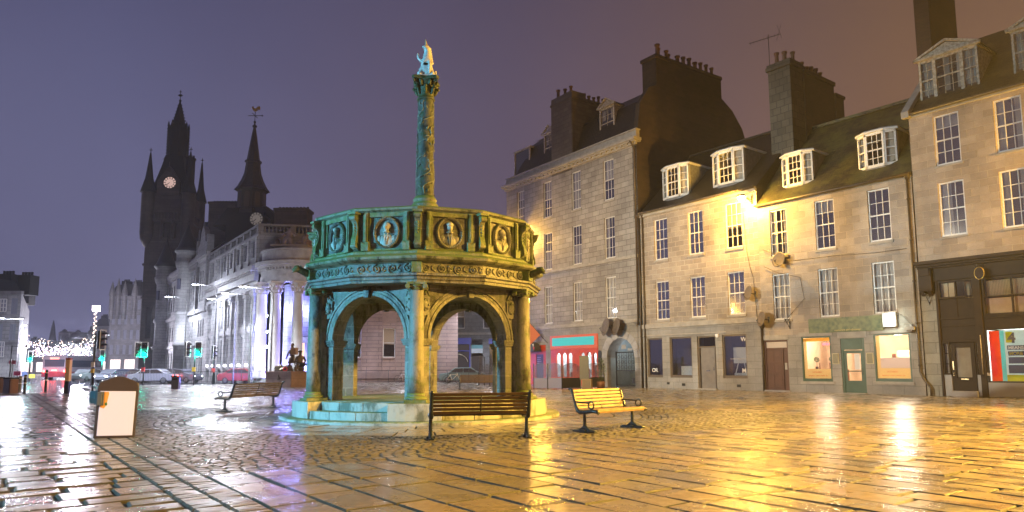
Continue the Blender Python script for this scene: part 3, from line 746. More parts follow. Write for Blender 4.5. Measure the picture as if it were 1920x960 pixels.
for q in range(4):
    t = PI/4+PI/2*q; mb.tube([(.30*math.cos(t), .30*math.sin(t), 9.80), (.42*math.cos(t), .42*math.sin(t), 9.92), (.50*math.cos(t), .50*math.sin(t), 9.90), (.46*math.cos(t), .46*math.sin(t), 9.82)], [.06, .05, .04, .03], 6)
ab = []
for q in range(4):
    t = PI/4+PI/2*q; ab += [(.52*math.cos(t-.10), .52*math.sin(t-.10)), (.52*math.cos(t+.10), .52*math.sin(t+.10)), (.33*math.cos(t+PI/4), .33*math.sin(t+PI/4))]
mb.prism(ab, 9.93, 10.02, 'z'); mb.build('capital', 'cross_dark', X, bevel=.01)
# the unicorn seated on the capital, a statue fixed on top
U = empty('unicorn_statue', (CRX, CRY, 10.02), R(4.2), 'white marble unicorn sitting upright on the capital of the tall column', 'statue')
mb = MB(); mb.box(-.27, .27, -.27, .27, 0, .07); mb.build('plinth', 'unicorn', U, bevel=.01)
J = [(0, .06, .22, (.21, .20)), (0, .05, .42, (.19, .19)), (.0, .02, .62, (.155, .16)), (.02, -.01, .78, (.115, .13)), (.04, -.02, .93, (.085, .10)), (.01, -.04, 1.02, (.075, .075)), (-.07, -.06, 1.02, (.05, .05)), (-.13, -.07, .99, (.035, .035)),
     (-.15, -.05, .22, (.10, .10)), (-.22, -.14, .10, (.06, .06)), (.15, -.05, .22, (.10, .10)), (.22, -.14, .10, (.06, .06)),
     (-.13, -.05, .55, (.06, .06)), (-.24, -.08, .66, (.045, .045)), (-.25, -.09, .80, (.035, .035)), (.10, -.10, .56, (.055, .055)), (.11, -.14, .34, (.04, .04)), (.10, -.17, .13, (.04, .04)),
     (.07, .06, 1.09, (.02, .02)), (.12, .12, .14, (.05, .05)), (.27, .10, .16, (.04, .04)), (.29, .06, .32, (.03, .03))]
Ed = [(0,1),(1,2),(2,3),(3,4),(4,5),(5,6),(6,7),(0,8),(8,9),(0,10),(10,11),(2,12),(12,13),(13,14),(2,15),(15,16),(16,17),(5,18),(0,19),(19,20),(20,21)]
skin('body', J, Ed, 'unicorn', U)
mb = MB(); mb.lathe([(.036, 0), (.03, .05), (.031, .055), (.024, .11), (.025, .115), (.012, .19)], 10, c=(0, 0, 0)); mb.build('horn', 'horn', U, loc=(.0, -.05, 1.07), rot=(R(4), R(-9), 0))
mb = MB()
for q in range(7): mb.ball((.10+.012*q, .05, 1.0-q*.075), (.045, .05, .055), 8, 6)
mb.build('mane', 'unicorn', U)

# ------------------------------------------------------------------ BUILDING HELPERS
class Fr:
    def __init__(s, O, d): s.O = Vector((O[0], O[1])); s.d = Vector((d[0], d[1])).normalized(); s.n = Vector((-s.d.y, s.d.x)); s.rz = math.atan2(s.d.y, s.d.x)
    def w(s, u, y=0, z=0): p = s.O+s.d*u+s.n*y; return Vector((p.x, p.y, z))
    def uv(s, px, py, y=0):
        d = ray(px, py); o = s.O+s.n*y; t = (s.n.dot(o))/(s.n.x*d.x+s.n.y*d.y)
        p = Vector((d.x*t, d.y*t))-o
        return p.dot(s.d), HC+d.z*t
def sash(par, u0, u1, z0, z1, cols=3, rows=4, cur=None, glass='glass', fm='white_paint', y=.08, w=.065, name='window', blind=None, T=None):
    mb = MB()
    if T is not None: mb.T = T
    mb.box(u0, u0+w, y, y+.07, z0, z1); mb.box(u1-w, u1, y, y+.07, z0, z1); mb.box(u0+w, u1-w, y, y+.07, z1-w, z1); mb.box(u0+w, u1-w, y-.02, y+.07, z0, z0+w*1.3)
    zm = (z0+z1)/2
    if rows > 1: mb.box(u0+w, u1-w, y+.005, y+.075, zm-.028, zm+.028)
    for i in range(1, cols):
        x = u0+w+(u1-u0-2*w)*i/cols; mb.box(x-.014, x+.014, y+.01, y+.055, z0+w, z1-w)
    for j in range(1, rows):
        if rows % 2 == 0 and j == rows//2: continue
        z = z0+w+(z1-z0-2*w)*j/rows; mb.box(u0+w, u1-w, y+.012, y+.053, z-.014, z+.014)
    o = mb.build(name, fm, par)
    mb = MB()
    if T is not None: mb.T = T
    mb.box(u0+w*.5, u1-w*.5, y+.03, y+.04, z0+w*.5, z1-w*.5); mb.build('pane', glass, o)
    def cloth(a, b, c, d, m, nm='curtain', amp=.022):
        mb = MB(); n = max(6, int((b-a)/.045)); vs = []
        if T is not None: mb.T = T
        for i in range(n+1):
            x = a+(b-a)*i/n; yy = y+.15+amp*math.sin(i*1.9+a*7); vs += [(x, yy, c), (x, yy, d)]
        mb.add(vs, [(2*i, 2*i+2, 2*i+3, 2*i+1) for i in range(n)], True)
        mb.v += [(x_, y_+.012, z_) for x_, y_, z_ in mb.v]; k = len(vs)
        mb.f += [tuple(q+k for q in f[::-1]) for f in list(mb.f)]; mb.sm += [True]*n
        mb.build(nm, m, o)
    if cur == 'full': cloth(u0+.03, u1-.03, z0+.03, z1-.03, 'curtain_w')
    elif cur == 'sides': cloth(u0+.03, u0+(u1-u0)*.30, z0+.03, z1-.03, 'curtain'); cloth(u1-(u1-u0)*.30, u1-.03, z0+.03, z1-.03, 'curtain')
    elif cur == 'left': cloth(u0+.03, u0+(u1-u0)*.45, z0+.03, z1-.03, 'curtain_w')
    elif cur == 'low': cloth(u0+.03, u1-.03, z0+.03, zm, 'curtain_w', 'net_curtain', .012)
    elif cur == 'blind': cloth(u0+.03, u1-.03, z1-(z1-z0)*.55, z1-.03, 'blind', 'blind', .002)
    elif cur == 'half': cloth(u0+.03, u1-.03, zm, z1-.03, 'curtain_w', 'blind', .004)
    elif cur == 'topblind': cloth(u0+.03, u1-.03, z1-(z1-z0)*.25, z1-.03, 'curtain', 'blind', .002)
    return o
def sill(mb, u0, u1, z0, d=.07, h=.14): mb.box(u0-.06, u1+.06, -d, .12, z0-h, z0)
def shell(par, u0, u1, dep, z0, z1, m, name='rear_wall', sides=(1, 1)):
    mb = MB()
    if sides[0]: mb.quad((u0, 0, z0), (u0, dep, z0), (u0, dep, z1), (u0, 0, z1))
    if sides[1]: mb.quad((u1, 0, z0), (u1, 0, z1), (u1, dep, z1), (u1, dep, z0))
    mb.quad((u0, dep, z0), (u1, dep, z0), (u1, dep, z1), (u0, dep, z1))
    return mb.build(name, m, par)
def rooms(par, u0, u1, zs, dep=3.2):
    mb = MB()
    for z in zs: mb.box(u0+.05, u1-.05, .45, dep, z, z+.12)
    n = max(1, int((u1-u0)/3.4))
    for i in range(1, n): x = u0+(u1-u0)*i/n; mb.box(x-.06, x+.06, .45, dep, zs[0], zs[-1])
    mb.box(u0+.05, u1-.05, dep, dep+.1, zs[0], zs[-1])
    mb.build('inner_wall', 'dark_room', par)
def pots(par, spots, z, h=.62, r=.13, m='terra'):
    gg = random.Random(int(z*7)+len(spots))
    for (x, y) in spots:
        mb = MB(); hh = h*gg.uniform(.8, 1.15); rr = r*gg.uniform(.9, 1.1)
        mb.lathe([(rr, 0), (rr*.92, hh*.15), (rr*.82, hh*.8), (rr*1.15, hh*.86), (rr*1.2, hh), (rr*.8, hh), (rr*.8, hh*.6)], 12, c=(x, y, z)); mb.build('chimney_pot', m, par)
def stack(par, u0, u1, y0, y1, z0, z1, m='gable_dark', cap=.25, extra=None):
    mb = MB(); mb.box(u0, u1, y0, y1, z0, z1-cap); mb.box(u0-.09, u1+.09, y0-.09, y1+.09, z1-cap, z1-.08); mb.box(u0-.04, u1+.04, y0-.04, y1+.04, z1-.08, z1)
    return mb.build('chimney', m, par, bevel=.02)
def baydormer(par, u0, u1, z0, z1, y0, ycheek, slope, fm='white_paint', cant=.24, roofm='lead', cols=3, n_side=1):
    """canted dormer: main face plus two splayed side lights"""
    o = None; w = u1-u0; a = u0+w*.26; b = u1-w*.26
    pl = [(u0, y0+cant), (a, y0), (b, y0), (u1, y0+cant)]
    mb = MB(); h = z1-z0; t = .085
    for (p, q), nc in zip(((pl[0], pl[1]), (pl[1], pl[2]), (pl[2], pl[3])), (n_side, cols, n_side)):
        P, Q = Vector(p), Vector(q); d = (Q-P); L = d.length; ang = math.atan2(d.y, d.x)
        mb.T = Matrix.Translation((P.x, P.y, 0)) @ Matrix.Rotation(ang, 4, 'Z')
        mb.box(0, L, -.03, .06, z0, z0+t*1.6); mb.box(0, L, -.03, .06, z1-t*1.5, z1); mb.box(0, t, -.03, .06, z0, z1); mb.box(L-t, L, -.03, .06, z0, z1)
        zm = (z0+z1)/2; mb.box(t, L-t, -.01, .05, zm-.03, zm+.03)
        for i in range(1, nc): x = t+(L-2*t)*i/nc; mb.box(x-.015, x+.015, 0, .04, z0, z1)
        for zz in ((z0+zm)/2+.03, (z1+zm)/2-.03): mb.box(t, L-t, 0, .04, zz-.014, zz+.014)
    mb.T = Matrix.Identity(4)
    o = mb.build('dormer', fm, par)
    mb = MB()
    for p, q in zip(pl[:-1], pl[1:]):
        mb.quad((p[0], p[1]+.02, z0), (q[0], q[1]+.02, z0), (q[0], q[1]+.02, z1), (p[0], p[1]+.02, z1))
    mb.build('pane', 'glass', o)
    mb = MB()
    for k, (p, q) in enumerate(zip(pl[:-1], pl[1:])):
        n = 8; vs = []
        for i in range(n+1):
            f = i/n; x = p[0]+(q[0]-p[0])*f; y = p[1]+(q[1]-p[1])*f+.16+.02*math.sin(i*2.3+k); vs += [(x, y, z0+.05), (x, y, z1-.05)]
        if k != 1: mb.add(vs, [(2*i, 2*i+2, 2*i+3, 2*i+1) for i in range(n)], True)
    mb.build('curtain', 'curtain', o)
    mb = MB(); e = .12
    top = [(u0-e, y0+cant-.03), (a-.04, y0-e), (b+.04, y0-e), (u1+e, y0+cant-.03), (u1+e, y0+ycheek), (u0-e, y0+ycheek)]
    mb.prism(top, z1, z1+.09, 'z'); mb.build('dormer_roof', fm, par, bevel=.01)
    mb = MB(); top = [(u0-e+.05, y0+cant), (a, y0-e+.06), (b, y0-e+.06), (u1+e-.05, y0+cant), (u1+e-.05, y0+ycheek), (u0-e+.05, y0+ycheek)]
    mb.prism(top, z1+.09, z1+.15, 'z')
    mb.box(u0+.03, u0+.10, y0+cant+.06, y0+ycheek, z0-.3, z1); mb.box(u1-.10, u1-.03, y0+cant+.06, y0+ycheek, z0-.3, z1)
    bot = [(u0, y0+cant), (a, y0), (b, y0), (u1, y0+cant), (u1, y0+ycheek), (u0, y0+ycheek)]
    mb.prism(bot, z0-.32, z0, 'z'); mb.build('dormer_cheek', roofm, par)
    return o
def downpipe(name, fr, u, z1, label, y=-.10, z0=0, kick=False):
    mb = MB(); P_ = [(0, 0, z0+.0), (0, 0, z1)]
    if kick: P_ = [(.42, -.05, z0), (.40, -.02, z0+.35), (.12, 0, z0+.75), (0, 0, z0+1.05), (0, 0, z1)]
    mb.tube(P_, .055, 8)
    for i in range(int((z1-z0)/1.9)): mb.cyl((0, 0, z0+1.3+i*1.9), (0, 0, z0+1.38+i*1.9), .075, n=8)
    mb.lathe([(.06, 0), (.15, .18), (.16, .32), (.05, .32)], 8, c=(0, 0, z1-.05))
    o = mb.build(name, 'pipe', None, fr.w(u, y), (0, 0, fr.rz)); tag(o, label, 'drainpipe', 'drainpipes on the terrace'); return o

# ------------------------------------------------------------------ TERRACE, RIGHT OF THE SQUARE
FAB = Fr(FO, BD)
# --- house A (three bays, paler ground floor)
HA = empty('granite_house', FAB.w(0), FAB.rz, 'three storey granite house with a blank corner and grey door, beside the wall lamp', 'building', 'terraced houses along the square')
LA = 8.62
holesA = []
for a, b in ((1.17, 2.24), (3.86, 4.95), (6.52, 7.62)): holesA += [(a, b, 8.0, 10.62), (a, b, 4.22, 6.65)]
mb = MB(); mb.wall(0, LA, 3.86, 11.02, holesA, 0, .16); mb.build('wall', 'granite_warm', HA)
gA = [(.38, 1.60, .66, 3.11), (2.2, 3.86, .66, 3.11), (6.02, 7.6, .66, 3.11), (4.26, 5.58, .02, 3.10)]
mb = MB(); mb.wall(0, LA, 0, 3.86, gA, -.03, .22); mb.quad((0, -.03, 3.86), (LA, -.03, 3.86), (LA, 0, 3.86), (0, 0, 3.86)); mb.build('shopfront_wall', 'granite_smooth', HA)
shell(HA, 0, LA, 9, 0, 11.02, 'gable_dark', sides=(1, 0))
rooms(HA, 0, LA, (.1, 3.7, 7.4, 10.95))
mb = MB(); mb.box(0, LA, -.10, .02, 3.72, 3.98); mb.box(0, LA, -.12, .05, 10.95, 11.12); mb.box(-.03, LA, -.22, .05, 11.12, 11.24)
mb.box(0, 6.3, -.06, .01, 3.25, 3.30)
for a, b, c, d in holesA: sill(mb, a, b, c, .06, .13)
mb.build_split('string_course', 'trim', HA, bevel=.01)
for i, (a, b, c, d) in enumerate(holesA):
    sash(HA, a, b, c, d, 3, 4, [None, None, 'topblind', None, 'blind', None][i], ['glass_sky', 'glass_sky', 'glass_sky', 'glass_sky', 'glass', 'glass_sky'][i])
bronze_frame = mat('brown_shop_frame', (.11, .085, .065), .4)
for i, (a, b, c, d) in enumerate(gA[:3]):
    mb = MB(); w = .09
    for q in ((a, a+w, c, d), (b-w, b, c, d), (a+w, b-w, c, c+.16), (a+w, b-w, d-w, d)): mb.box(q[0], q[1], .05, .14, q[2], q[3])
    o = mb.build('shop_window', bronze_frame, HA)
    mb = MB(); mb.box(a+w*.6, b-w*.6, .09, .10, c+.1, d-w*.5); mb.build('pane', 'glass_mid', o)
    mb = MB(); mb.box(a+.02, b-.02, .25, 1.2, c-.02, c+.04); mb.build('window_shelf', 'trim_pale', o)
text('OR', .34, 'white_paint', HA, (.62, .085, 1.0), name='lettering', bold=.006)
text('W', .34, 'white_paint', HA, (7.18, .085, 2.72), name='lettering', bold=.006)
text('M', .34, 'white_paint', HA, (7.18, .085, .98), name='lettering', bold=.006)
text('The Home of Good Company', .085, 'white_paint', HA, (6.45, .085, 1.72), name='lettering')
mb = MB(); mb.box(2.6, 3.4, .5, .56, .75, 1.35); mb.box(6.3, 7.3, .6, .66, 1.5, 2.4); mb.bar((6.4, .55, .8), (6.6, .6, 1.5), .05); mb.bar((7.2, .55, .8), (7.0, .6, 1.5), .05); mb.box(6.1, 7.5, .9, 1.0, .75, .95)
mb.build('window_display', mat('display_board', (.55, .6, .62), .4), HA)
door_grey = mat('grey_door_paint', (.20, .175, .155), .4, c2=(.16, .14, .125), ns=3)
mb = MB(); mb.box(4.26, 4.36, .05, .16, .02, 3.1); mb.box(5.48, 5.58, .05, .16, .02, 3.1); mb.box(4.36, 5.48, .05, .16, 3.02, 3.1); mb.box(4.36, 5.48, .05, .16, 2.42, 2.5); dr = mb.build('door_frame', bronze_frame, HA)
mb = MB(); mb.box(4.36, 5.48, .09, .10, 2.5, 3.02); mb.build('pane', 'glass', dr)
mb = MB(); mb.box(4.42, 5.42, .08, .14, .05, 2.42); dr = mb.build('door', door_grey, HA, bevel=.01)
mb = MB(); mb.box(4.78, 5.04, .065, .08, 1.05, 1.12); mb.cyl((5.33, .03, 1.15), (5.33, .08, 1.15), .03, n=8); mb.bar((5.33, .04, 1.1), (5.33, .04, 1.3), .02); mb.build('handle', mat('steel', (.6, .6, .6), .25, 1), dr)
mb = MB(); mb.box(4.2, 5.64, -.22, .1, 0, .06); mb.build('doorstep', 'trim', HA)
mb = MB(); mb.box(1.9, 2.1, -.05, -.03, .25, .38); mb.box(3.05, 3.3, -.045, -.03, .18, .33); mb.box(6.9, 7.15, -.045, -.03, .18, .33); mb.build('air_vent', 'black', HA)
mb = MB(); mb.prism([(-.10, 0), (.10, 0), (.10, -.10), (.05, -.2), (-.05, -.2), (-.10, -.1)], -.02, .09); o = mb.build('alarm_box', mat('alarm_white', (.75, .7, .68), .4), None, FAB.w(5.74, -.12, 3.18), (0, 0, FAB.rz), bevel=.01)
tag(o, 'small white alarm box on the granite above the grey door', 'alarm box')
# roof A
mb = MB(); rzA = 15.9
mb.quad((-.0, -.12, 11.2), (LA, -.12, 11.2), (LA, 5.2, rzA+.1), (-.0, 5.2, rzA+.1)); mb.quad((0, 5.2, rzA+.1), (LA, 5.2, rzA+.1), (LA, 10, 11.2), (0, 10, 11.2))
mb.prism([(-.12, 11.14), (5.2, rzA+.02), (10, 11.1)], 0, .12, 'x'); mb.prism([(-.12, 11.14), (5.2, rzA+.02), (10, 11.1)], LA-.12, LA, 'x')
mb.box(0, LA, 5.08, 5.32, rzA+.05, rzA+.18)
mb.build('roof', 'slate', HA)
mb = MB(); mb.tube([(0, -.24, 11.2), (LA, -.24, 11.2)], .075, 8); mb.build('gutter', 'pipe', HA)
for (pa, pb) in (((1239, 370), (1288, 313)), ((1333, 346), (1392, 282))):
    y = .55; (ua, za), (ub, zb) = FAB.uv(pa[0], pa[1], y), FAB.uv(pb[0], pb[1], y)
    baydormer(HA, ua, ub-.1, 11.95, 13.95, y, 3.2, 1)
# --- house B
LB0 = 8.62; LB = 8.05
FB = Fr(FAB.w(LB0).xy, BD)
HB = empty('granite_house', FB.w(0), FB.rz, 'three storey rubble granite house with the lit cafe and green door at street level', 'building', 'terraced houses along the square')
colsB = ((.73, 1.73), (3.30, 4.33), (6.00, 7.03)); holesB = []
for a, b in colsB: holesB += [(a, b, 7.2, 9.72), (a, b, 3.77, 6.21)]
gB = [(-.03+.0, 1.45, .05, 2.70), (2.22, 3.79, .56, 2.82), (4.27, 5.44, .02, 2.66), (5.88, 7.52, .60, 2.81)]
gB[0] = (.02, 1.45, .05, 2.70)
mb = MB(); mb.wall(0, LB, 2.95, 10.0, holesB, 0, .15); mb.build('wall', 'granite_rubble', HB)
mb = MB(); mb.wall(0, LB, 0, 2.95, gB, -.012, .2); mb.build('shopfront_wall', 'granite_smooth', HB)
mb = MB(); mb.quad((0, 0, 11.2), (0, 9, 11.2), (0, 9, 9), (0, 0, 9)); mb.quad((LB, 0, 0), (LB, 9, 0), (LB, 9, 10), (LB, 0, 10)); mb.quad((0, 9, 0), (LB, 9, 0), (LB, 9, 10), (0, 9, 10)); mb.build('rear_wall', 'gable_dark', HB)
rooms(HB, 0, LB, (3.2, 6.7, 9.98))
mb = MB(); mb.box(0, LB, -.05, .02, 9.98, 10.10)
for a, b, c, d in holesB: sill(mb, a, b, c, .05, .13)
mb.box(-.06, 1.5, -.035, .02, 2.72, 2.98); mb.box(2.1, 3.9, -.035, .02, 2.84, 3.05); mb.box(4.15, 5.55, -.035, .02, 2.68, 2.98); mb.box(5.8, 7.6, -.035, .02, 2.83, 3.05); mb.box(2.1, 3.9, -.05, .02, .42, .56); mb.box(5.8, 7.6, -.05, .02, .46, .60)
mb.build_split('string_course', 'trim', HB, bevel=.01)
for i, (a, b, c, d) in enumerate(holesB): sash(HB, a, b, c, d, 3, 4, ['sides', 'full', 'topblind', 'full', None, 'full'][i], 'glass_mid' if i in (2, 4) else 'glass')
# roof B
mb = MB(); rB = 15.25
mb.quad((0, -.15, 10.08), (LB, -.15, 10.08), (LB, 4.7, rB), (0, 4.7, rB)); mb.quad((0, 4.7, rB), (LB, 4.7, rB), (LB, 9.4, 10.1), (0, 9.4, 10.1))
mb.prism([(-.15, 10.02), (4.7, rB-.05), (9.4, 10.0)], 0, .1, 'x'); mb.prism([(-.15, 10.02), (4.7, rB-.05), (9.4, 10.0)], LB-.1, LB, 'x'); mb.box(0, LB, 4.58, 4.82, rB-.04, rB+.12)
mb.build('roof', 'slate_moss', HB)
mb = MB(); mb.tube([(0, -.24, 10.08), (LB, -.24, 10.08)], .075, 8); mb.build('gutter', 'pipe', HB)
for (pa, pb) in (((1464, 355), (1522, 295.6)), ((1607, 320), (1680, 255.5))):
    y = .6; (ua, za), (ub, zb) = FB.uv(pa[0], pa[1], y), FB.uv(pb[0], pb[1], y)
    baydormer(HB, ua, ub-.1, 10.95, 12.7, y, 3.0, 1)
# stack between A and B: brick body with a granite quoined front
(ua, _), (ub, _) = FB.uv(1445, 250, 2.6), FB.uv(1487, 250, 2.6)
mb = MB(); mb.box(ua, ub, 2.6, 4.0, 12, 18.7); mb.box(ua-.1, ub+.1, 2.5, 4.1, 18.7, 18.95); mb.box(ua-.05, ub+.05, 2.55, 4.0, 18.95, 19.1); mb.build('chimney', masonry('quoin_stone', (.10, .085, .06), (.06, .05, .035), (.03, .025, .02), .5, .42, .02), HB, bevel=.02)
mb = MB(); mb.box(ub-.02, ub+.02+.0, 4.0, 4.1, 12, 18); mb.box(ua+.12, ub+.05, 4.0, 7.4, 12, 18.55); mb.box(ua+.05, ub+.12, 3.95, 7.5, 18.55, 18.8); mb.box(ua+.15, ub+.12, 7.4, 8.4, 12, 17.9); mb.box(ua+.1, ub+.18, 7.35, 8.5, 17.9, 18.1); mb.build('chimney', 'brick_dark', HB, bevel=.02)
pots(HB, [((ua+ub)/2-.3, 2.95), ((ua+ub)/2+.12, 3.1), ((ua+ub)/2+.4, 3.5)], 19.1, .75)
pots(HB, [((ua+ub)/2+.15, 4.35+i*.52) for i in range(6)], 18.8, .72)
AX = FB.w((ua+ub)/2-.65, 2.75, 19.0)
mb = MB(); mb.cyl((0, 0, 0), (0, 0, 2.1), .02, n=6); mb.bar((-1.1, 0, 1.75), (.7, 0, 2.0), .025)
for i in range(9): x = -1.05+i*.2; z = 1.757+i*.2*.139; mb.bar((x, -.28+.012*i, z), (x, .28-.012*i, z), .014)
mb.bar((.45, -.02, 1.6), (.75, -.02, 2.6), .014); mb.bar((.75, -.02, 1.7), (.5, -.02, 2.6), .014)
o = mb.build('tv_aerial', 'iron', None, AX, (0, 0, FB.rz+.5)); tag(o, 'thin television aerial on a pole above the brick chimney stack', 'aerial')
# cafe front
green_p = mat('green_paint', (.035, .085, .05), .35, c2=(.028, .07, .04), ns=4)
for (a, b, c, d) in (gB[1], gB[3]):
    mb = MB(); w = .07
    for q in ((a, a+w, c, d), (b-w, b, c, d), (a+w, b-w, c, c+.14), (a+w, b-w, d-w, d)): mb.box(q[0], q[1], .0, .10, q[2], q[3])
    o = mb.build('shop_window', green_p, HB)
    mb = MB(); mb.box(a+w*.6, b-w*.6, .05, .058, c+.08, d-w*.5); mb.build('pane', 'glass_shop', o)
fr_t = mat('frosted_text', (.75, .25, .05), .5)
for (a, b, c, d) in (gB[1], gB[3]):
    mb = MB(); mb.box(a+.075, b-.075, .064, .07, c+.15, c+.62); mb.box(a+.075, a+.24, .064, .07, c+.62, d-.08); mb.build('window_film', film('yellow_film', (.98, .84, .50)), HB)
    text('LICENSED', .11, fr_t, HB, (a+.5, .06, c+.42), name='lettering'); text('BREAKFAST  LUNCH  DINNER  TEA', .065, fr_t, HB, (a+.28, .06, c+.26), name='lettering')
mb = MB(); a, b, c, d = gB[3]; mb.box(a+.24, b-.075, .064, .07, c+.62, c+1.1); mb.build('frosted_film', film('frosted_film', (.85, .80, .78)), HB)
mb = MB(); a, b, c, d = gB[1]; mb.box(a+.08, b-.08, .06, .30, d-.24, d-.08); mb.build('roller_blind', film('yellow_blind', (.98, .70, .10)), HB)
# cafe interior
cream = mat('cream_wall', (.78, .58, .38), .8, c2=(.62, .42, .28), ns=2)
mb = MB()
mb.box(1.7, 7.95, 3.4, 3.5, .1, 3.1); mb.box(1.6, 1.7, .3, 3.4, .1, 3.1); mb.box(7.9, 7.98, .3, 3.4, .1, 3.1); mb.box(1.6, 7.98, .22, 3.5, 3.0, 3.1); mb.box(1.6, 7.98, .22, 3.5, .02, .1)
mb.build('cafe_interior', cream, HB)
mb = MB(); mb.box(3.0, 3.2, 2.2, 2.4, .1, 3.0); mb.box(6.9, 7.1, 1.7, 1.9, .1, 3.0); mb.build('cafe_pillar', mat('cafe_pillar', (.72, .48, .26), .7), HB)
mb = MB(); mb.box(6.2, 6.75, 1.6, 2.2, .1, 2.05); mb.box(5.2, 6.0, 2.6, 3.2, .1, 1.1); mb.box(2.5, 3.5, 1.8, 2.3, .85, .9); mb.box(2.9, 3.0, 2.0, 2.1, .1, .85)
mb.build('cafe_counter', mat('cafe_fridge', (.66, .56, .46), .4), HB)
mb = MB()
for x in (2.45, 3.0, 3.45, 3.55): mb.box(x, x+.30, 1.2, 1.5, .1, 1.15); mb.box(x, x+.04, 1.2, 1.24, 1.1, 1.5)
mb.box(4.6, 5.3, 1.9, 2.4, .1, 1.0); mb.box(6.0, 6.16, 1.5, 1.55, 1.3, 1.9)
mb.build('cafe_furniture', mat('cafe_chair_wood', (.16, .06, .03), .5), HB)
bulb = emit('warm_bulb', (1.0, .80, .58), 20)
mb = MB()
for (x, y) in ((2.6, 1.0), (3.3, 1.2), (2.9, 2.4), (6.1, 1.0), (6.45, 1.1), (6.8, 1.2), (7.15, 1.3), (5.0, 1.6)): mb.ball((x, y, 2.88), .06, 8, 6)
mb.build('ceiling_bulbs', bulb, HB)
for (x, y) in ((2.9, .9), (6.6, .9), (4.8, 1.4)): lamp('cafe_lamp', FB.w(x, y, 2.6), (1, .86, .68), 230, .15)
for (x, z) in ((2.75, .78), (3.55, .78)):
    t = empty('potted_topiary', FB.w(x, .45, 1.18), FB.rz, 'small ball topiary in a dark pot in the cafe window, %s' % ('nearer the brown door' if x < 3 else 'nearer the green door'), 'plant', 'topiary balls in the cafe window')
    mb = MB(); mb.lathe([(.06, 0), (.085, .12), (.07, .12)], 10); mb.build('pot', mat('dark_pot', (.08, .03, .02), .5), t)
    mb = MB(); mb.cyl((0, 0, .1), (0, 0, .38), .012, n=6); mb.build('stem', 'soil', t)
    mb = MB(); g3 = random.Random(int(x*9))
    for i in range(160):
        v = Vector((g3.gauss(0, 1), g3.gauss(0, 1), g3.gauss(0, 1))).normalized()*.125*g3.uniform(.8, 1.1)+Vector((0, 0, .48)); s = .022
        mb.ball(tuple(v), (s, s, s*.6), 4, 3)
    mb.build('crown', 'leaf', t)
mb = MB(); mb.box(2.22+.0, 4.0, .5, .9, 1.1, 1.17); mb.build('window_shelf', cream, HB)
op = text('OPEN', .16, emit('neon_red', (1.0, .05, .08), 7), None, FB.w(3.27, .10, 2.36), (PI/2, 0, FB.rz), bold=.006, name='neon_sign'); tag(op, 'red OPEN sign glowing in the upper corner of the cafe window', 'sign')
# green door
a, b, c, d = gB[2]
mb = MB(); mb.box(a, a+.12, .02, .14, c, d); mb.box(b-.12, b, .02, .14, c, d); mb.box(a+.12, b-.12, .02, .12, 2.1, d); mb.build('door_frame', green_p, HB, bevel=.01)
mb = MB(); mb.box(a+.12, a+.24, .05, .11, .04, 2.08); mb.box(b-.24, b-.12, .05, .11, .04, 2.08); mb.box(a+.24, b-.24, .05, .11, .04, .62); mb.box(a+.24, b-.24, .05, .11, 1.93, 2.08); mb.box(a+.24, b-.24, .05, .11, 1.05, 1.10); dr = mb.build('door', green_p, HB, bevel=.006)
mb = MB(); mb.box(a+.24, b-.24, .075, .083, .62, 1.93); mb.build('pane', 'glass_shop', dr)
mb = MB(); mb.cyl((b-.18, -.0, 1.0), (b-.18, .05, 1.0), .025, n=8); mb.box(b-.19, b-.17, -.02, .0, .9, 1.15); mb.build('handle', 'iron', dr)
mb = MB(); mb.box(a+.62, a+.88, .066, .072, 1.15, 1.9); mb.build('notice', mat('paper', (.7, .68, .66), .7), dr)
mb = MB(); mb.box(a-.05, b+.05, -.25, .1, -.01, .03); mb.build('doorstep', 'trim_pale', HB)
for x, nm in ((a-.42, 'left'), (b+.08, 'right')):
    mb = MB(); mb.box(0, .32, -.03, 0, 0, .52); o = mb.build('menu_board', mat('menu_frame', (.6, .52, .3), .5), None, FB.w(x, -.014, 1.42), (0, 0, FB.rz)); mb = MB(); mb.box(.025, .295, -.036, -.03, .025, .495); mb.build('menu_sheet', mat('menu_sheet', (.22, .20, .12), .5), o)
    tag(o, 'framed menu board on the granite wall %s the green cafe door' % ('left of' if nm == 'left' else 'right of'), 'menu board', 'menu boards by the cafe door')
# brown door
a, b, c, d = gB[0]; brown = mat('brown_door_paint', (.11, .045, .028), .35, c2=(.085, .035, .022), ns=3)
mb = MB(); mb.box(a, a+.12, .02, .14, c, d); mb.box(b-.07, b, .02, .14, c, d); mb.box(a+.12, b-.07, .02, .14, 2.62, d); mb.box(a+.12, b-.07, .02, .14, 2.22, 2.3); mb.box(b-.36, b-.30, .02, .14, c, 2.22); mb.build('door_frame', brown, HB, bevel=.008)
mb = MB(); mb.box(a+.12, b-.07, .09, .10, 2.3, 2.62); mb.build('fanlight', mat('fanlight_glass', (.62, .52, .42), .3), HB)
mb = MB(); mb.box(a+.12, b-.36, .07, .12, c, 2.22)
for zz0, zz1 in ((.25, .9), (1.0, 1.45), (1.55, 2.1)):
    for x0 in (a+.2, a+.66): mb.box(x0, x0+.34, .055, .07, zz0, zz1)
dr = mb.build('door', brown, HB, bevel=.012)
mb = MB(); mb.cyl((a+.2, .02, 1.1), (a+.2, .07, 1.1), .03, n=8); mb.build('handle', 'iron', dr)
mb = MB(); mb.box(b-.30, b-.07, .07, .12, c, 2.22); dr = mb.build('side_panel', brown, HB); mb = MB(); mb.box(b-.25, b-.12, .055, .07, 1.15, 1.5); mb.build('notice', 'curtain_w', dr)
mb = MB(); mb.box(a-.05, b+.05, -.12, .1, -.01, .07); mb.build('doorstep', 'trim_pale', HB)
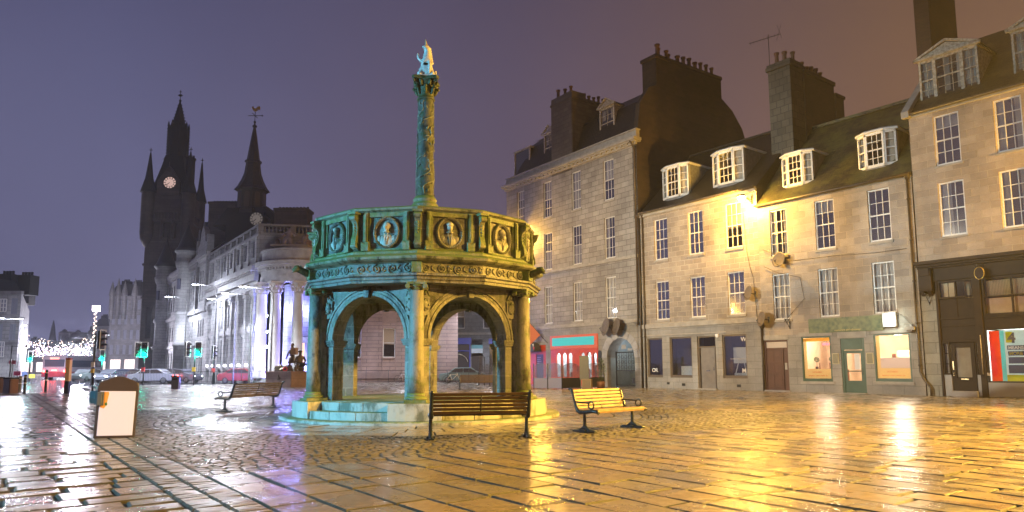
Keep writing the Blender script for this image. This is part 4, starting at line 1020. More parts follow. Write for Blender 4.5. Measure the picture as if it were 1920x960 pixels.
# fascia banner over the cafe, with its light box
mb = MB(); mb.box(0, 3.72, -.05, 0, 0, .72); o = mb.build('shop_sign', mat('green_banner', (.035, .07, .028), .45, c2=(.14, .16, .06), ns=5, detail=8), None, FB.w(2.70, -.02, 2.98), (0, 0, FB.rz)); tag(o, 'long dark green banner sign above the cafe windows and door', 'sign')
text('restaurant and takeaway', .13, mat('gold_letters', (.5, .42, .15), .5), o, (1.35, -.06, .06), name='lettering')
mb = MB(); mb.box(0, .10, -.78, 0, 0, .66); mb.box(.0, .58, -.22, -.2, .0, .01); o = mb.build('box_sign_frame', mat('box_sign_grey', (.45, .46, .47), .5), None)
bpy.data.objects.remove(o)
mb = MB(); mb.box(0, .60, -.20, -.02, 0, .66); o = mb.build('light_box', mat('box_grey', (.42, .43, .45), .5), None, FB.w(6.44, 0, 3.12), (0, 0, FB.rz), bevel=.01); tag(o, 'glowing white light box sign fixed at the end of the green banner', 'sign')
mb = MB(); mb.box(.15, .57, -.212, -.202, .03, .63); mb.build('lit_panel', emit('lit_panel', (.92, 1.0, .9), 4.5), o)
lamp('light_box_lamp', FB.w(6.9, -.5, 3.4), (.85, 1.0, .86), 55, .2)
mb = MB(); mb.box(-.22, .22, -.28, -.02, 0, .16); mb.box(-.05, .05, -.06, 0, .1, .3); mb.prism([(-.12, 0), (.12, 0), (.07, -.08), (-.07, -.08)], -.22, -.08); o = mb.build('camera_box', 'curtain_w', None, FB.w(7.62, 0, 2.92), (0, 0, FB.rz), bevel=.01); tag(o, 'white security light housing beside the drainpipe near the cafe window', 'light housing')
# satellite dishes
def dish(fr, px, py, r, label, face=.0):
    u, z = fr.uv(px, py, -.45); t = empty('satellite_dish', fr.w(u, -.45, z), fr.rz+face, label, 'satellite dish', 'satellite dishes on the facades')
    mb = MB(); prof = [(0.001, .0)]+[(r*i/7, .16*r*(i/7)**2) for i in range(1, 8)]+[(r, .16*r-.01)]+[(r*i/7, .16*r*(i/7)**2-.012) for i in range(7, 0, -1)]+[(0.001, -.012)]
    mb.T = Matrix.Rotation(R(78), 4, 'X'); mb.lathe(prof, 28); mb.build('reflector', 'dish', t)
    mb = MB(); mb.tube([(0, .02, -r*.8), (0, -r*.55, -r*.55), (0, -r*.8, -r*.18)], .014, 6); mb.cyl((0, -r*.8, -r*.2), (0, -r*.66, -r*.1), .03, n=8); mb.build('arm', 'iron', t)
    mb = MB(); mb.cyl((0, .02, 0), (0, .38, -.05), .03, n=8); mb.box(-.08, .08, .36, .41, -.2, .12); mb.build('bracket', 'iron', t)
dish(FAB, 1404, 550, .42, 'grey satellite dish between the middle floor windows, under the lamp wire', -.5)
dish(FAB, 1429, 598, .42, 'grey satellite dish on the wall just above the grey shop corner', -.5)
dish(FAB, 1461, 487, .42, 'brown satellite dish on the wall between two white windows', -.2)
for (px, py) in ((1481, 597), (1508, 592)):
    pass
def bracket(fr, px, py, label):
    u, z = fr.uv(px, py, 0); mb = MB(); mb.bar((0, 0, .2), (0, -.5, .2), .03); mb.bar((0, -.02, -.25), (0, -.45, .19), .025); mb.bar((0, -.015, -.3), (0, -.015, .25), .035); mb.tube([(0, -.12+.08*math.cos(t/8*2*PI), .08+.08*math.sin(t/8*2*PI)) for t in range(8)], .012, 5, closed=True)
    o = mb.build('sign_bracket', 'iron', None, fr.w(u, 0, z), (0, 0, fr.rz)); tag(o, label, 'bracket', 'iron brackets on the facades')
bracket(FAB, 1481, 606, 'black iron bracket on the wall above the brown door')
# the sodium lamp on its bracket
(ul, zl) = FAB.uv(1390, 371, -1.0)
LP = empty('wall_lamp', FAB.w(ul, 0, zl), FAB.rz, 'glowing orange sodium street lamp on a bracket below the eaves', 'lamp', 'wall lamps around the square')
mb = MB(); mb.bar((0, 0, .02), (0, -.95, .12), .05); mb.box(-.06, .06, -.04, 0, -.2, .25); mb.bar((0, -.03, -.15), (0, -.5, .06), .03); mb.build('bracket', 'iron', LP)
mb = MB(); mb.lathe([(.04, .20), (.20, .16), (.26, .06), (.24, .04)], 16, c=(0, -1.0, 0)); mb.build('hood', 'iron', LP)
mb = MB(); mb.ball((0, -1.0, 0), (.19, .19, .13), 16, 10); mb.build('lens', emit('sodium_glow', (1.0, .62, .22), 260), LP)
lamp('sodium_light', FAB.w(ul, -1.25, zl-.22), SODIUM, 3600, .16)
downpipe('drainpipe', FAB, -.04, 11.0, 'brown drainpipe in the corner between the tall house and its neighbour', -.12)
downpipe('drainpipe', FAB, .26, 11.0, 'thinner drainpipe just right of the corner pipe, by the OR window', -.08)
downpipe('drainpipe', FB, LB-.15, 9.9, 'brown drainpipe with a kicked foot between the cafe and the dark shopfront', -.1, kick=True)
downpipe('drainpipe', FB, .0, 3.4, 'short drainpipe beside the brown panelled door', -.08)
# sagging wires
def wire(name, fr, pts, label, r=.012):
    P_ = [fr.w(*fr.uv(x, y, -.06)[:1], -.06, fr.uv(x, y, -.06)[1]) for x, y in pts]; o = P_[0].copy()
    mb = MB(); mb.tube([p-o for p in P_], r, 5); w_ = mb.build(name, 'pipe', None, o); tag(w_, label, 'cable', 'cables on the facades')
wire('cable', FAB, [(1393, 400), (1400, 470), (1406, 500), (1412, 520), (1416, 560), (1420, 600)], 'thin cable dropping down the wall below the sodium lamp')
wire('cable', FAB, [(1432, 500), (1460, 512), (1500, 520), (1508, 560), (1470, 604)], 'thin cable looping round the white curtained window beside the dish')
wire('cable', FAB, [(1430, 468), (1480, 490), (1560, 480), (1640, 474), (1700, 466)], 'thin cable sagging across the rubble granite below the top windows')
wire('cable', FAB, [(1640, 600), (1690, 590), (1712, 612), (1730, 602)], 'thin cable between the light box sign and the drainpipe')

# --- house C (right edge)
FC = Fr((18.45, 31.1), BD); LC = 14
HCx = empty('granite_house', FC.w(0), FC.rz, 'tall warm granite house with dark timber shopfront at the right edge', 'building', 'terraced houses along the square')
colsC = ((1.0, 2.03), (3.36, 4.36), (5.9, 6.9), (8.4, 9.4)); holesC = []
for a, b in colsC: holesC += [(a, b, 10.2, 12.5), (a, b, 6.98, 9.42)]
mb = MB(); mb.wall(-.02, LC, 5.95, 12.75, holesC, 0, .14); mb.build('wall', 'granite_c', HCx)
shell(HCx, -.02, LC, 9, 0, 12.75, 'gable_dark'); rooms(HCx, 0, LC, (5.9, 9.8, 12.7)); rooms(HCx, 0, 2.3, (.1, 3.0, 5.85))
mb = MB(); mb.box(-.06, LC, -.10, .02, 12.70, 12.86)
for a, b, c, d in holesC: sill(mb, a, b, c, .04, .10)
mb.build_split('string_course', 'trim', HCx, bevel=.01)
for i, (a, b, c, d) in enumerate(holesC): sash(HCx, a, b, c, d, 3, 4, ['topblind', 'left', 'sides', 'sides', 'full', 'sides', None, 'full'][i], 'glass_mid')
brn = mat('dark_shop_timber', (.030, .018, .012), .6, c2=(.02, .012, .009), ns=3, bump=.1, spec=.25)
FCc = FC
# stone pier, pilaster and cornice
mb = MB(); mb.box(-.02, .62, -.02, .2, 0, 4.5); mb.build('shopfront_pier', masonry('pier_stone', (.38, .36, .29), (.31, .29, .23), (.2, .18, .14), .9, .47, .012), HCx)
mb = MB(); mb.box(-.08, LC, -.42, .05, 5.80, 5.95); mb.box(-.06, LC, -.30, .05, 5.70, 5.80); mb.box(-.04, LC, -.20, .05, 5.62, 5.70); mb.box(0, LC, -.08, .05, 5.05, 5.62)
mb.build_split('cornice', brn, HCx, bevel=.015)
mb = MB(); mb.box(.02, .56, -.28, .05, 4.62, 5.62); mb.box(.06, .52, -.34, .05, 5.3, 5.62); mb.prism([(-.28, 4.62), (-.28, 4.75), (-.05, 4.75), (-.02, 4.42), (-.12, 4.42)], .06, .22, 'x'); mb.prism([(-.28, 4.62), (-.28, 4.75), (-.05, 4.75), (-.02, 4.42), (-.12, 4.42)], .36, .52, 'x'); mb.build('console_bracket', brn, HCx, bevel=.015)
def framed(name, a, b, c, d, m=brn, y=-.02, w=.07, t=.09, glass='glass', mull=0, tran=()):
    mb = MB(); mb.box(a, a+w, y, y+t, c, d); mb.box(b-w, b, y, y+t, c, d); mb.box(a+w, b-w, y, y+t, c, c+w); mb.box(a+w, b-w, y, y+t, d-w, d)
    for i in range(1, mull+1): x = a+(b-a)*i/(mull+1); mb.box(x-w*.45, x+w*.45, y, y+t, c+w, d-w)
    for z in tran: mb.box(a+w, b-w, y+.003, y+t-.003, z-w*.4, z+w*.4)
    o = mb.build(name, m, HCx)
    mb = MB(); mb.box(a+w*.5, b-w*.5, y+t*.55, y+t*.55+.008, c+w*.5, d-w*.5); mb.build('pane', glass, o); return o
mb = MB(); mb.box(.60, .70, -.06, .1, 0, 5.05); mb.box(2.08, 2.36, -.08, .1, .95, 5.05); mb.box(2.12, 2.34, -.05, .1, 0, .95); mb.box(.7, 2.08, 0, .08, 4.95, 5.05); mb.box(.7, 2.08, 0, .08, 3.0, 3.08); mb.box(2.36, LC, 0, .08, 4.95, 5.05); mb.box(2.36, LC, 0, .08, 3.30, 3.42)
mb.box(.70, 2.08, .03, .10, 3.42, 4.22); mb.box(.70, 2.08, .03, .10, 2.42, 3.34); mb.box(1.36, 1.42, .0, .1, 3.42, 4.22); mb.box(.7, 2.08, -.02, .1, 3.32, 3.42); mb.box(2.36, LC, .02, .1, 2.86, 3.30)
mb.box(.7, 2.08, .0, .1, 2.32, 2.42); mb.build('shopfront_panelling', brn, HCx, bevel=.01)
mb = MB(); mb.box(2.36, 2.46, -.07, .02, .9, 1.02); mb.cyl((2.24, -.12, .95), (2.24, -.12, 2.6), .018, n=6); mb.build('corner_post', 'old_white', HCx)
framed('transom_window', .70, 2.08, 4.24, 5.02, mull=1)
o = framed('transom_window', 2.40, 5.6, 3.42, 5.0, mull=2, tran=(4.2,))
framed('transom_window', 5.7, 9.0, 3.42, 5.0, mull=2, tran=(4.2,))
# louvre blinds and boards behind the transom lights
mb = MB()
for i in range(60):
    x = 2.5+i*.055
    if x < 5.55: mb.T = Matrix.Translation((x, .25, 0)) @ Matrix.Rotation(.6, 4, 'Z'); mb.box(0, .045, 0, .006, 4.25, 4.9)
mb.T = Matrix.Identity(4); mb.build('vertical_blind', mat('vertical_blind', (.62, .48, .28), .7), HCx)
mb = MB(); mb.box(2.45, 5.6, .2, .24, 3.45, 4.15); mb.build('window_board', mat('warm_board', (.45, .26, .12), .5, c2=(.6, .38, .2), ns=2), HCx)
mb = MB(); mb.box(.76, 1.02, .22, .25, 4.3, 4.95); mb.box(1.05, 1.35, .22, .25, 4.3, 4.95); mb.box(1.45, 1.95, .8, .84, 4.2, 5.0); mb.build('transom_board', mat('cream_board', (.5, .38, .2), .6), HCx)
# door with side lights
for a, b in ((.72, .98), (1.98, 2.12)):
    framed('side_light', a, b, .95, 2.32, w=.045, tran=(1.4, 1.85)); mb = MB(); mb.box(a+.02, b-.02, .14, .17, .95, 2.3); mb.build('blind', 'curtain', HCx)
mb = MB(); mb.box(.70, 1.0, -.0, .08, .02, .93); mb.box(1.98, 2.12, -.0, .08, .02, .93); mb.box(2.36, LC, -.02, .09, .02, .62); mb.build('stall_riser', mat('grey_tile', (.30, .29, .29), .4, c2=(.25, .25, .25), ns=1), HCx, bevel=.008)
mb = MB(); a, b = 1.02, 1.94; mb.box(a, a+.16, .03, .09, .25, 2.30); mb.box(b-.16, b, .03, .09, .25, 2.30); mb.box(a+.16, b-.16, .03, .09, .25, .82); mb.box(a+.16, b-.16, .03, .09, 2.10, 2.30); dr = mb.build('door', brn, HCx, bevel=.008)
mb = MB(); mb.box(a+.14, b-.14, .06, .068, .80, 2.12); mb.build('pane', 'glass', dr); mb = MB(); mb.box(a+.14, b-.14, .12, .13, .80, 2.12); mb.build('blind', 'curtain', dr)
mb = MB(); mb.box(a+.04, a+.09, -.0, .02, 1.15, 1.5); mb.cyl((a+.07, -.02, 1.0), (a+.07, .03, 1.0), .022, n=8); mb.cyl((a+.07, -.02, .9), (a+.07, .03, .9), .022, n=8); mb.box(a+.33, b-.3, .015, .03, .72, .77); mb.build_split('handle', mat('brass', (.6, .5, .3), .3, 1), dr)
mb = MB(); mb.box(.98, 1.98, -.12, .1, 0, .24); mb.build('doorstep', 'trim_pale', HCx, bevel=.01)
# lit shop window with its posters
framed('shop_window', 2.38, 5.7, .62, 2.86, w=.06, glass='glass_shop'); framed('shop_window', 5.85, 9.2, .62, 2.86, w=.06, glass='glass_shop')
mb = MB(); mb.box(2.4, 9.2, 2.6, 2.7, .3, 2.9); mb.box(2.36, 2.40, .14, 2.6, .3, 2.8); mb.box(2.4, 9.2, .12, 2.7, 2.85, 2.9); mb.box(2.4, 9.2, .12, 2.7, .3, .4); mb.build('shop_interior', mat('shop_white', (.75, .76, .74), .7), HCx)
for x in (3.4, 5.0, 7.5): lamp('shop_lamp', FC.w(x, 1.0, 2.3), (.85, 1.0, .94), 210, .15)
PO = empty('window_poster', FC.w(2.47, .14, .68), FC.rz, 'large window poster with the words 4 MEANS MORE beside a red strip', 'poster')
mb = MB(); mb.box(0, .38, 0, .012, 0, 2.08); mb.build('red_strip', film('poster_red', (.75, .09, .05)), PO)
mb = MB(); mb.box(.38, .54, 0.002, .012, 0, 2.08); mb.build('teal_strip', film('poster_teal', (.20, .62, .62)), PO)
mb = MB(); mb.box(.54, 1.55, 0.004, .012, 0, 2.08); mb.build('sheet', film('poster_white', (.72, .78, .76)), PO)
ye = film('poster_yellow', (.80, .72, .06)); nv = mat('poster_navy', (.015, .02, .07), .5)
mb = MB(); mb.box(.60, .84, -.002, .004, 1.58, 2.02); mb.box(.54, 1.55, -.002, .004, 0, .26); mb.build('yellow_patch', ye, PO)
mb = MB(); mb.box(.64, 1.52, -.002, .004, 1.04, 1.22); mb.box(.64, 1.5, -.002, .004, .72, .98); mb.box(.62, 1.5, -.002, .004, .32, .66); mb.box(.62, 1.55, -.0022, .004, 1.28, 1.46); mb.build('navy_patch', nv, PO)
text('4', .56, nv, PO, (.66, -.004, 1.58), bold=.02); text('MEANS', .17, 'white_paint', PO, (.66, -.004, 1.31), bold=.006); text('MORE', .17, ye, PO, (.68, -.004, 1.07), bold=.006)
# oval hanging sign
u, z = FC.uv(1836, 512, -.5); OS = empty('hanging_sign', FC.w(u, 0, z), FC.rz, 'small oval brown hanging sign with gold rim over the dark shopfront', 'sign')
mb = MB(); mb.prism([(.17*math.cos(i*PI/12), .25*math.sin(i*PI/12)) for i in range(24)], -.52, -.48); mb.build('board', brn, OS)
mb = MB(); mb.tube([(.17*math.cos(i*PI/12), -.5, .25*math.sin(i*PI/12)) for i in range(24)], .02, 6, closed=True); mb.build('rim', mat('gold_rim', (.6, .42, .10), .3, .6), OS)
mb = MB(); mb.bar((0, .0, .33), (0, -.75, .33), .03); mb.bar((-.3, -.1, .3), (.3, -.6, .34), .02); mb.tube([(0, -.1, .1), (0, -.3, .28), (0, -.5, .25)], .015, 5); mb.build('bracket', 'iron', OS)
bracket(FC, 1743, 560, 'black iron bracket on the pale stone pier by the dark shopfront')
# roof C with skew coping
mb = MB(); rC = 17.4
mb.quad((-.1, -.15, 12.84), (LC, -.15, 12.84), (LC, 4.7, rC), (-.1, 4.7, rC)); mb.quad((-.1, 4.7, rC), (LC, 4.7, rC), (LC, 9.2, 12.8), (-.1, 9.2, 12.8)); mb.build('roof', slate('slate_brown', (.05, .036, .022), (.028, .02, .013), (.09, .062, .03), .46), HCx)
mb = MB(); mb.prism([(-.30, 12.70), (-.05, 12.70), (4.7, rC-.1), (9.2, 12.7), (9.2, 12.95), (4.7, rC+.22), (-.30, 13.0)], -.22, .12, 'x'); mb.build('skew_coping', 'trim', HCx, bevel=.02)
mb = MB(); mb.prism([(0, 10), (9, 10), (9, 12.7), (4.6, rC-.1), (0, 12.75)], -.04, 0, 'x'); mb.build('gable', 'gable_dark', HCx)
mb = MB(); mb.tube([(-.1, -.22, 12.84), (LC, -.22, 12.84)], .075, 8); mb.build('gutter', 'pipe', HCx)
(ua, _), (ub, _) = FC.uv(1716, 60, 3.2), FC.uv(1745, 60, 3.2)
mb = MB(); mb.box(ua, ub, 3.2, 6.6, 12.9, 21.6); mb.box(ua-.1, ub+.1, 3.1, 6.7, 21.6, 21.9); mb.build('chimney', 'brick_dark', HCx, bevel=.02)
pots(HCx, [((ua+ub)/2, 3.6+i*.5) for i in range(6)], 21.9)
def peddormer(par, u0, u1, z0, z1, y0, ped=.62, fm='old_white', side=True, dep=2.6, cols=3):
    w = u1-u0; mb = MB()
    ins = .40*w/2.2 if side else 0
    mb.box(u0, u1, y0-.02, y0+.10, z0-.18, z0); mb.box(u0-.06, u1+.06, y0-.08, y0+dep, z1, z1+.09)
    xs = [u0, u0+.09, u0+w*.24, u0+w*.30, u0+w*.70, u0+w*.76, u1-.09, u1] if side else [u0, u0+.13, u1-.13, u1]
    for a, b in zip(xs[::2], xs[1::2]): mb.box(a, b, y0-.03, y0+.09, z0, z1)
    zm = (z0+z1)/2; mb.box(u0, u1, y0, y0+.06, zm-.03, zm+.03); mb.box(u0, u1, y0, y0+.06, z1-.10, z1); mb.box(u0, u1, y0, y0+.06, z0, z0+.08)
    gaps = [(xs[1], xs[2], 2), (xs[3], xs[4], cols), (xs[5], xs[6], 2)] if side else [(xs[1], xs[2], cols)]
    for a, b, n in gaps:
        for i in range(1, n): x = a+(b-a)*i/n; mb.box(x-.012, x+.012, y0+.01, y0+.05, z0, z1)
        for zz in ((z0+zm)/2, (z1+zm)/2): mb.box(a, b, y0+.01, y0+.05, zz-.012, zz+.012)
    o = mb.build('dormer', fm, par)
    mb = MB(); mb.box(u0+.03, u1-.03, y0+.03, y0+.038, z0, z1); mb.build('pane', 'glass', o)
    mb = MB(); n = 30; vs = []
    for a, b in (((u0+.1), u0+w*.30), (u1-w*.38, u1-.1), (u0+w*.4, u0+w*.5)):
        b0 = len(mb.v); vs = []
        for i in range(n+1): x = a+(b-a)*i/n; vs += [(x, y0+.2+.02*math.sin(i*1.4), z0+.05), (x, y0+.2+.02*math.sin(i*1.4), z1-.05)]
        mb.add(vs, [(2*i, 2*i+2, 2*i+3, 2*i+1) for i in range(n)], True)
    mb.build('curtain', 'curtain', o)
    mb = MB(); mb.prism([(u0-.12, z1+.09), (u1+.12, z1+.09), ((u0+u1)/2, z1+.09+ped)], y0-.06, y0+dep); mb.build('dormer_gable', 'slate', par)
    mb = MB()
    A_, B_, C_ = (u0-.16, z1+.08), (u1+.16, z1+.08), ((u0+u1)/2, z1+.12+ped)
    mb.bar((A_[0], y0-.1, A_[1]), (C_[0], y0-.1, C_[1]), .14, .10); mb.bar((B_[0], y0-.1, B_[1]), (C_[0], y0-.1, C_[1]), .14, .10); mb.bar((A_[0], y0-.1, A_[1]), (B_[0], y0-.1, B_[1]), .14, .12)
    mb.prism([(u0, z1+.1), (u1, z1+.1), ((u0+u1)/2, z1+.02+ped)], y0-.075, y0-.062)
    mb.build('pediment', fm, par)
    mb = MB(); mb.box(u0+.02, u0+.08, y0+.1, y0+dep, z0-.2, z1); mb.box(u1-.08, u1-.02, y0+.1, y0+dep, z0-.2, z1); mb.build('dormer_cheek', 'old_white' if fm == 'old_white' else 'lead', par)
peddormer(HCx, .28, 2.72, 13.6, 15.5, .75, .55); peddormer(HCx, 4.0, 6.4, 13.6, 15.5, .75, .55)
lamp_c = FC.w(9.5, -1.0, 8.6)
LP2 = empty('wall_lamp', FC.w(9.5, 0, 8.6), FC.rz, 'added sodium street lamp on the warm granite wall, unseen right of the frame', 'lamp', 'wall lamps around the square')
mb = MB(); mb.bar((0, 0, .05), (0, -.9, .15), .05); mb.lathe([(.05, .2), (.22, .12), (.24, .05)], 12, c=(0, -1, 0)); mb.build('bracket', 'iron', LP2)
mb = MB(); mb.ball((0, -1, 0), (.18, .18, .12), 12, 8); mb.build('lens', 'sodium_glow' if 'sodium_glow' in M else bpy.data.materials['sodium_glow'], LP2)
lamp('sodium_light', FC.w(9.5, -1.1, 8.3), SODIUM, 7000, .2)  # added lamp outside the view, sends gold light over the square

# --- house D (tall, four storeys)
DD = Vector((960-54, -1300)).normalized(); FD = Fr((8.24, 44.48), DD)
HD = empty('granite_tenement', FD.w(0), FD.rz, 'tall four storey granite tenement with mansard roof above the red pub front', 'building', 'terraced houses along the square')
LD = 15.15; colsD = ((-3.22, -2.18), (-6.67, -5.65), (-10.08, -9.08), (-13.62, -12.62)); holesD = []
for a, b in colsD: holesD += [(a, b, 12.75, 15.58), (a, b, 8.68, 11.55), (a, b, 4.58, 7.40)]
mb = MB(); mb.wall(-LD, 0, 4.2, 16.1, holesD, 0, .2); mb.build('wall', 'granite_d', HD)
mb = MB(); hg = [(-3.19, -.57, 0, 3.22), (-9.3, -4.05, 0, 3.55), (-12.2, -9.95, 0, 3.0)]
mb.wall(-LD, 0, 0, 4.2, hg, -.02, .35)
cxg, rg = -1.88, 1.31                                     # arch head of the pend
zsg = 3.22-rg
for i in range(20):
    t0, t1 = PI*i/20, PI*(i+1)/20; xa, za, xb, zb = cxg-rg*math.cos(t0), zsg+rg*math.sin(t0), cxg-rg*math.cos(t1), zsg+rg*math.sin(t1)
    mb.quad((xa, -.021, za), (xb, -.021, zb), (xb, -.021, 3.23), (xa, -.021, 3.23)); mb.quad((xa, -.02, za), (xb, -.02, zb), (xb, .9, zb), (xa, .9, za))
mb.build('ground_floor_wall', 'granite_smooth', HD)
mb = MB()
for i in range(9):                                        # voussoirs
    t0, t1 = PI*i/9+.012, PI*(i+1)/9-.012; P4 = [(cxg-r_*math.cos(t), zsg+r_*math.sin(t)) for r_, t in ((rg, t0), (rg, t1), (rg+.52, t1), (rg+.52, t0))]
    mb.prism(P4, -.055, -.02)
mb.build('voussoirs', 'trim_pale', HD, bevel=.008)
shell(HD, -LD, 0, 12, 0, 16.1, 'gable_dark'); rooms(HD, -LD, 0, (4.1, 8.2, 12.2, 16.05))
mb = MB(); mb.box(-LD-.0, 0.0, -.12, .02, 8.40, 8.62); mb.box(-LD, 0, -.10, .02, 4.18, 4.42); mb.box(-LD-.1, .1, -.16, .02, 15.95, 16.12); mb.box(-LD-.25, .22, -.42, .3, 16.22, 16.42); mb.box(-LD-.2, .16, -.32, .3, 16.12, 16.22); mb.box(-LD-.05, .05, -.02, .3, 16.42, 16.95); mb.box(-LD-.1, .1, -.08, .34, 16.95, 17.05)
for i in range(30): mb.box(-LD+.1+i*.51, -LD+.28+i*.51, -.30, 0, 16.02, 16.12)
for a, b, c, d in holesD: sill(mb, a, b, c, .05, .14)
mb.build_split('string_course', 'trim', HD, bevel=.015)
cu = ['half', 'sides', 'full', 'full', 'low', 'full', 'half', 'low', 'full', 'topblind', 'low', 'full']
for i, (a, b, c, d) in enumerate(holesD): sash(HD, a, b, c, d, 3, 4, cu[i], 'glass_mid' if i % 3 < 2 else 'glass')
mb = MB(); pr = [(.3, 17.0), (1.1, 19.4), (2.6, 20.6), (6.0, 21.4), (9.4, 20.4), (11.2, 19.0), (12, 16.1)]
for (a0, b0), (a1, b1) in zip(pr[:-1], pr[1:]): mb.quad((-LD+.6, a0, b0), (-.3, a0, b0), (-.3, a1, b1), (-LD+2.2, a1, b1))
mb.quad((-LD+.6, .3, 17), (-LD+2.2, 2.6, 20.6), (-LD+2.2, 9.4, 20.4), (-LD+.6, 12, 16.1)); mb.build('roof', 'slate', HD)
mb = MB(); gp = [(0, 16.05), (.15, 16.95), (.45, 18.9), (1.35, 20.2), (2.1, 20.5), (2.1, 22.5), (9.0, 22.5), (9.0, 21.1), (10.2, 20.4), (11.3, 19.2), (12, 17.5), (12, 11), (0, 11)]
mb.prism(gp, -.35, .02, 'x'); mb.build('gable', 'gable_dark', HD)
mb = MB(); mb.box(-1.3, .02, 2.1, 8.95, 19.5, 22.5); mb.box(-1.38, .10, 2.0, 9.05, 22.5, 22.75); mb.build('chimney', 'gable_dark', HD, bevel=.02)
pots(HD, [(-.2, 2.5), (-.5, 2.9), (-.3, 3.5), (-.6, 4.0)]+[(-.35, 4.7+i*.62) for i in range(7)], 22.75, .8, .15)
mb = MB(); mb.box(-9.0, -6.5, .02, 4.3, 16.2, 21.3); mb.box(-9.08, -6.42, -.06, 4.4, 21.3, 21.5); mb.box(-9.0, -6.5, -.0, 1.4, 21.5, 21.9); mb.box(-9.0, -6.55, -.015, .02, 15.8, 21.3); mb.build('chimney', masonry('stack_stone', (.13, .105, .08), (.09, .07, .055), (.05, .04, .03), .6, .31, .014), HD, bevel=.02)
pots(HD, [(-8.6, .4), (-8.0, .6), (-7.3, .6)], 21.9, .8); pots(HD, [(-7.2, 1.8+i*.5) for i in range(6)], 21.5, .75)
for a, b in ((-4.35, -2.55), (-7.9, -6.15), (-11.3, -9.6)):
    if a > -9 and a < -6.6: a, b = -6.2-.0, -4.6-.0
for a, b in ((-4.3, -2.75), (-10.9, -9.5)): peddormer(HD, a, b, 17.5, 19.75, .75, .55, 'old_white', False, 2.2, 2)
peddormer(HD, -7.5-.0+.9, -5.75+.6, 17.3, 19.4, .75, .5, 'old_white', False, 2.2, 2) if False else None
mb = MB(); mb.box(-15.0, -12.8, .8, 3.2, 17.1, 19.3); o = mb.build('dormer', 'slate', HD); mb = MB(); mb.box(-15.1, -12.7, .7, 3.3, 19.3, 19.45); mb.box(-15.05, -14.9, .72, .82, 17.1, 19.3); mb.box(-12.95, -12.78, .72, .82, 17.1, 19.3); mb.build('dormer_frame', 'old_white', o); mb = MB(); mb.box(-14.9, -12.95, .76, .79, 17.2, 19.25); mb.build('pane', 'glass', o)
mb = MB(); mb.tube([(0, 0, 4), (0, 0, 15.6), (0, -.25, 16.0), (0, -.4, 16.1)], .06, 8); o = mb.build('drainpipe', 'pipe', None, FD.w(-.08, -.12), (0, 0, FD.rz)); tag(o, 'long brown drainpipe running up the end of the tall tenement', 'drainpipe', 'drainpipes on the terrace')
LP3 = empty('wall_lamp', FD.w(FD.uv(968, 440, -1.0)[0], 0, FD.uv(968, 440, -1.0)[1]), FD.rz, 'sodium street lamp high on the tall tenement, hidden from the camera by the cross parapet', 'lamp', 'wall lamps around the square')
mb = MB(); mb.bar((0, 0, .05), (0, -.9, .15), .05); mb.lathe([(.05, .2), (.22, .12), (.24, .05)], 12, c=(0, -1, 0)); mb.build('bracket', 'iron', LP3)
mb = MB(); mb.ball((0, -1, 0), (.18, .18, .12), 12, 8); mb.build('lens', bpy.data.materials['sodium_glow'], LP3)
l = lamp('sodium_light', (0, 0, 0), SODIUM, 1300, .2); l.parent = LP3; l.location = (0, -1.1, -.25)
# pend with iron gate
mb = MB(); mb.box(-3.3, -.45, 2.6, 2.7, 0, 3.4); mb.box(-3.25, -3.19, .33, 2.6, 0, 3.3); mb.box(-.57, -.5, .33, 2.6, 0, 3.3); mb.box(-3.2, -.55, .9, 2.6, 3.24, 3.3); mb.build('passage_wall', mat('plaster_blue_grey', (.30, .34, .34), .7, c2=(.22, .25, .25), ns=1.5), HD)
lamp('passage_lamp', FD.w(-1.9, 1.3, 2.9), (.8, .9, 1.0), 55, .1)
G_ = empty('iron_gate', FD.w(-1.95, .5, 0), FD.rz, 'black wrought iron gate standing in the arched passage', 'gate')
mb = MB(); mb.box(-.92, -.86, -.03, .03, 0, 2.35); mb.box(.92, .98, -.03, .03, 0, 2.35); mb.box(-.9, .95, -.025, .025, 2.25, 2.32); mb.box(-.9, .95, -.025, .025, 1.05, 1.1); mb.box(-.9, .95, -.025, .025, .08, .14); mb.build('gate_frame', 'iron', G_)
mb = MB()
for i in range(16): x = -.82+i*.112; mb.cyl((x, 0, .1), (x, 0, 1.05 if i % 2 else 2.28), .014, n=5)
for i in range(5):
    for j in range(3): x = -.66+i*.34; z = 1.3+j*.34; mb.tube([(x+.12*math.cos(t/8*2*PI), 0, z+.12*math.sin(t/8*2*PI)) for t in range(8)], .013, 4, closed=True)
mb.build('gate_bars', 'iron', G_); mb = MB(); mb.box(.62, .9, -.05, -.03, .25, .6); mb.build('lock_plate', 'iron', G_)
mb = MB(); mb.box(-.45, .0, -.04, -.02, 2.5, 2.8); mb.box(.15, .6, -.04, -.02, 2.4, 2.55); o = mb.build('notice', 'trim_pale', None, FD.w(-1.95, .6, 0), (0, 0, FD.rz)); tag(o, 'two pale notices hanging above the iron gate in the arch', 'notice')
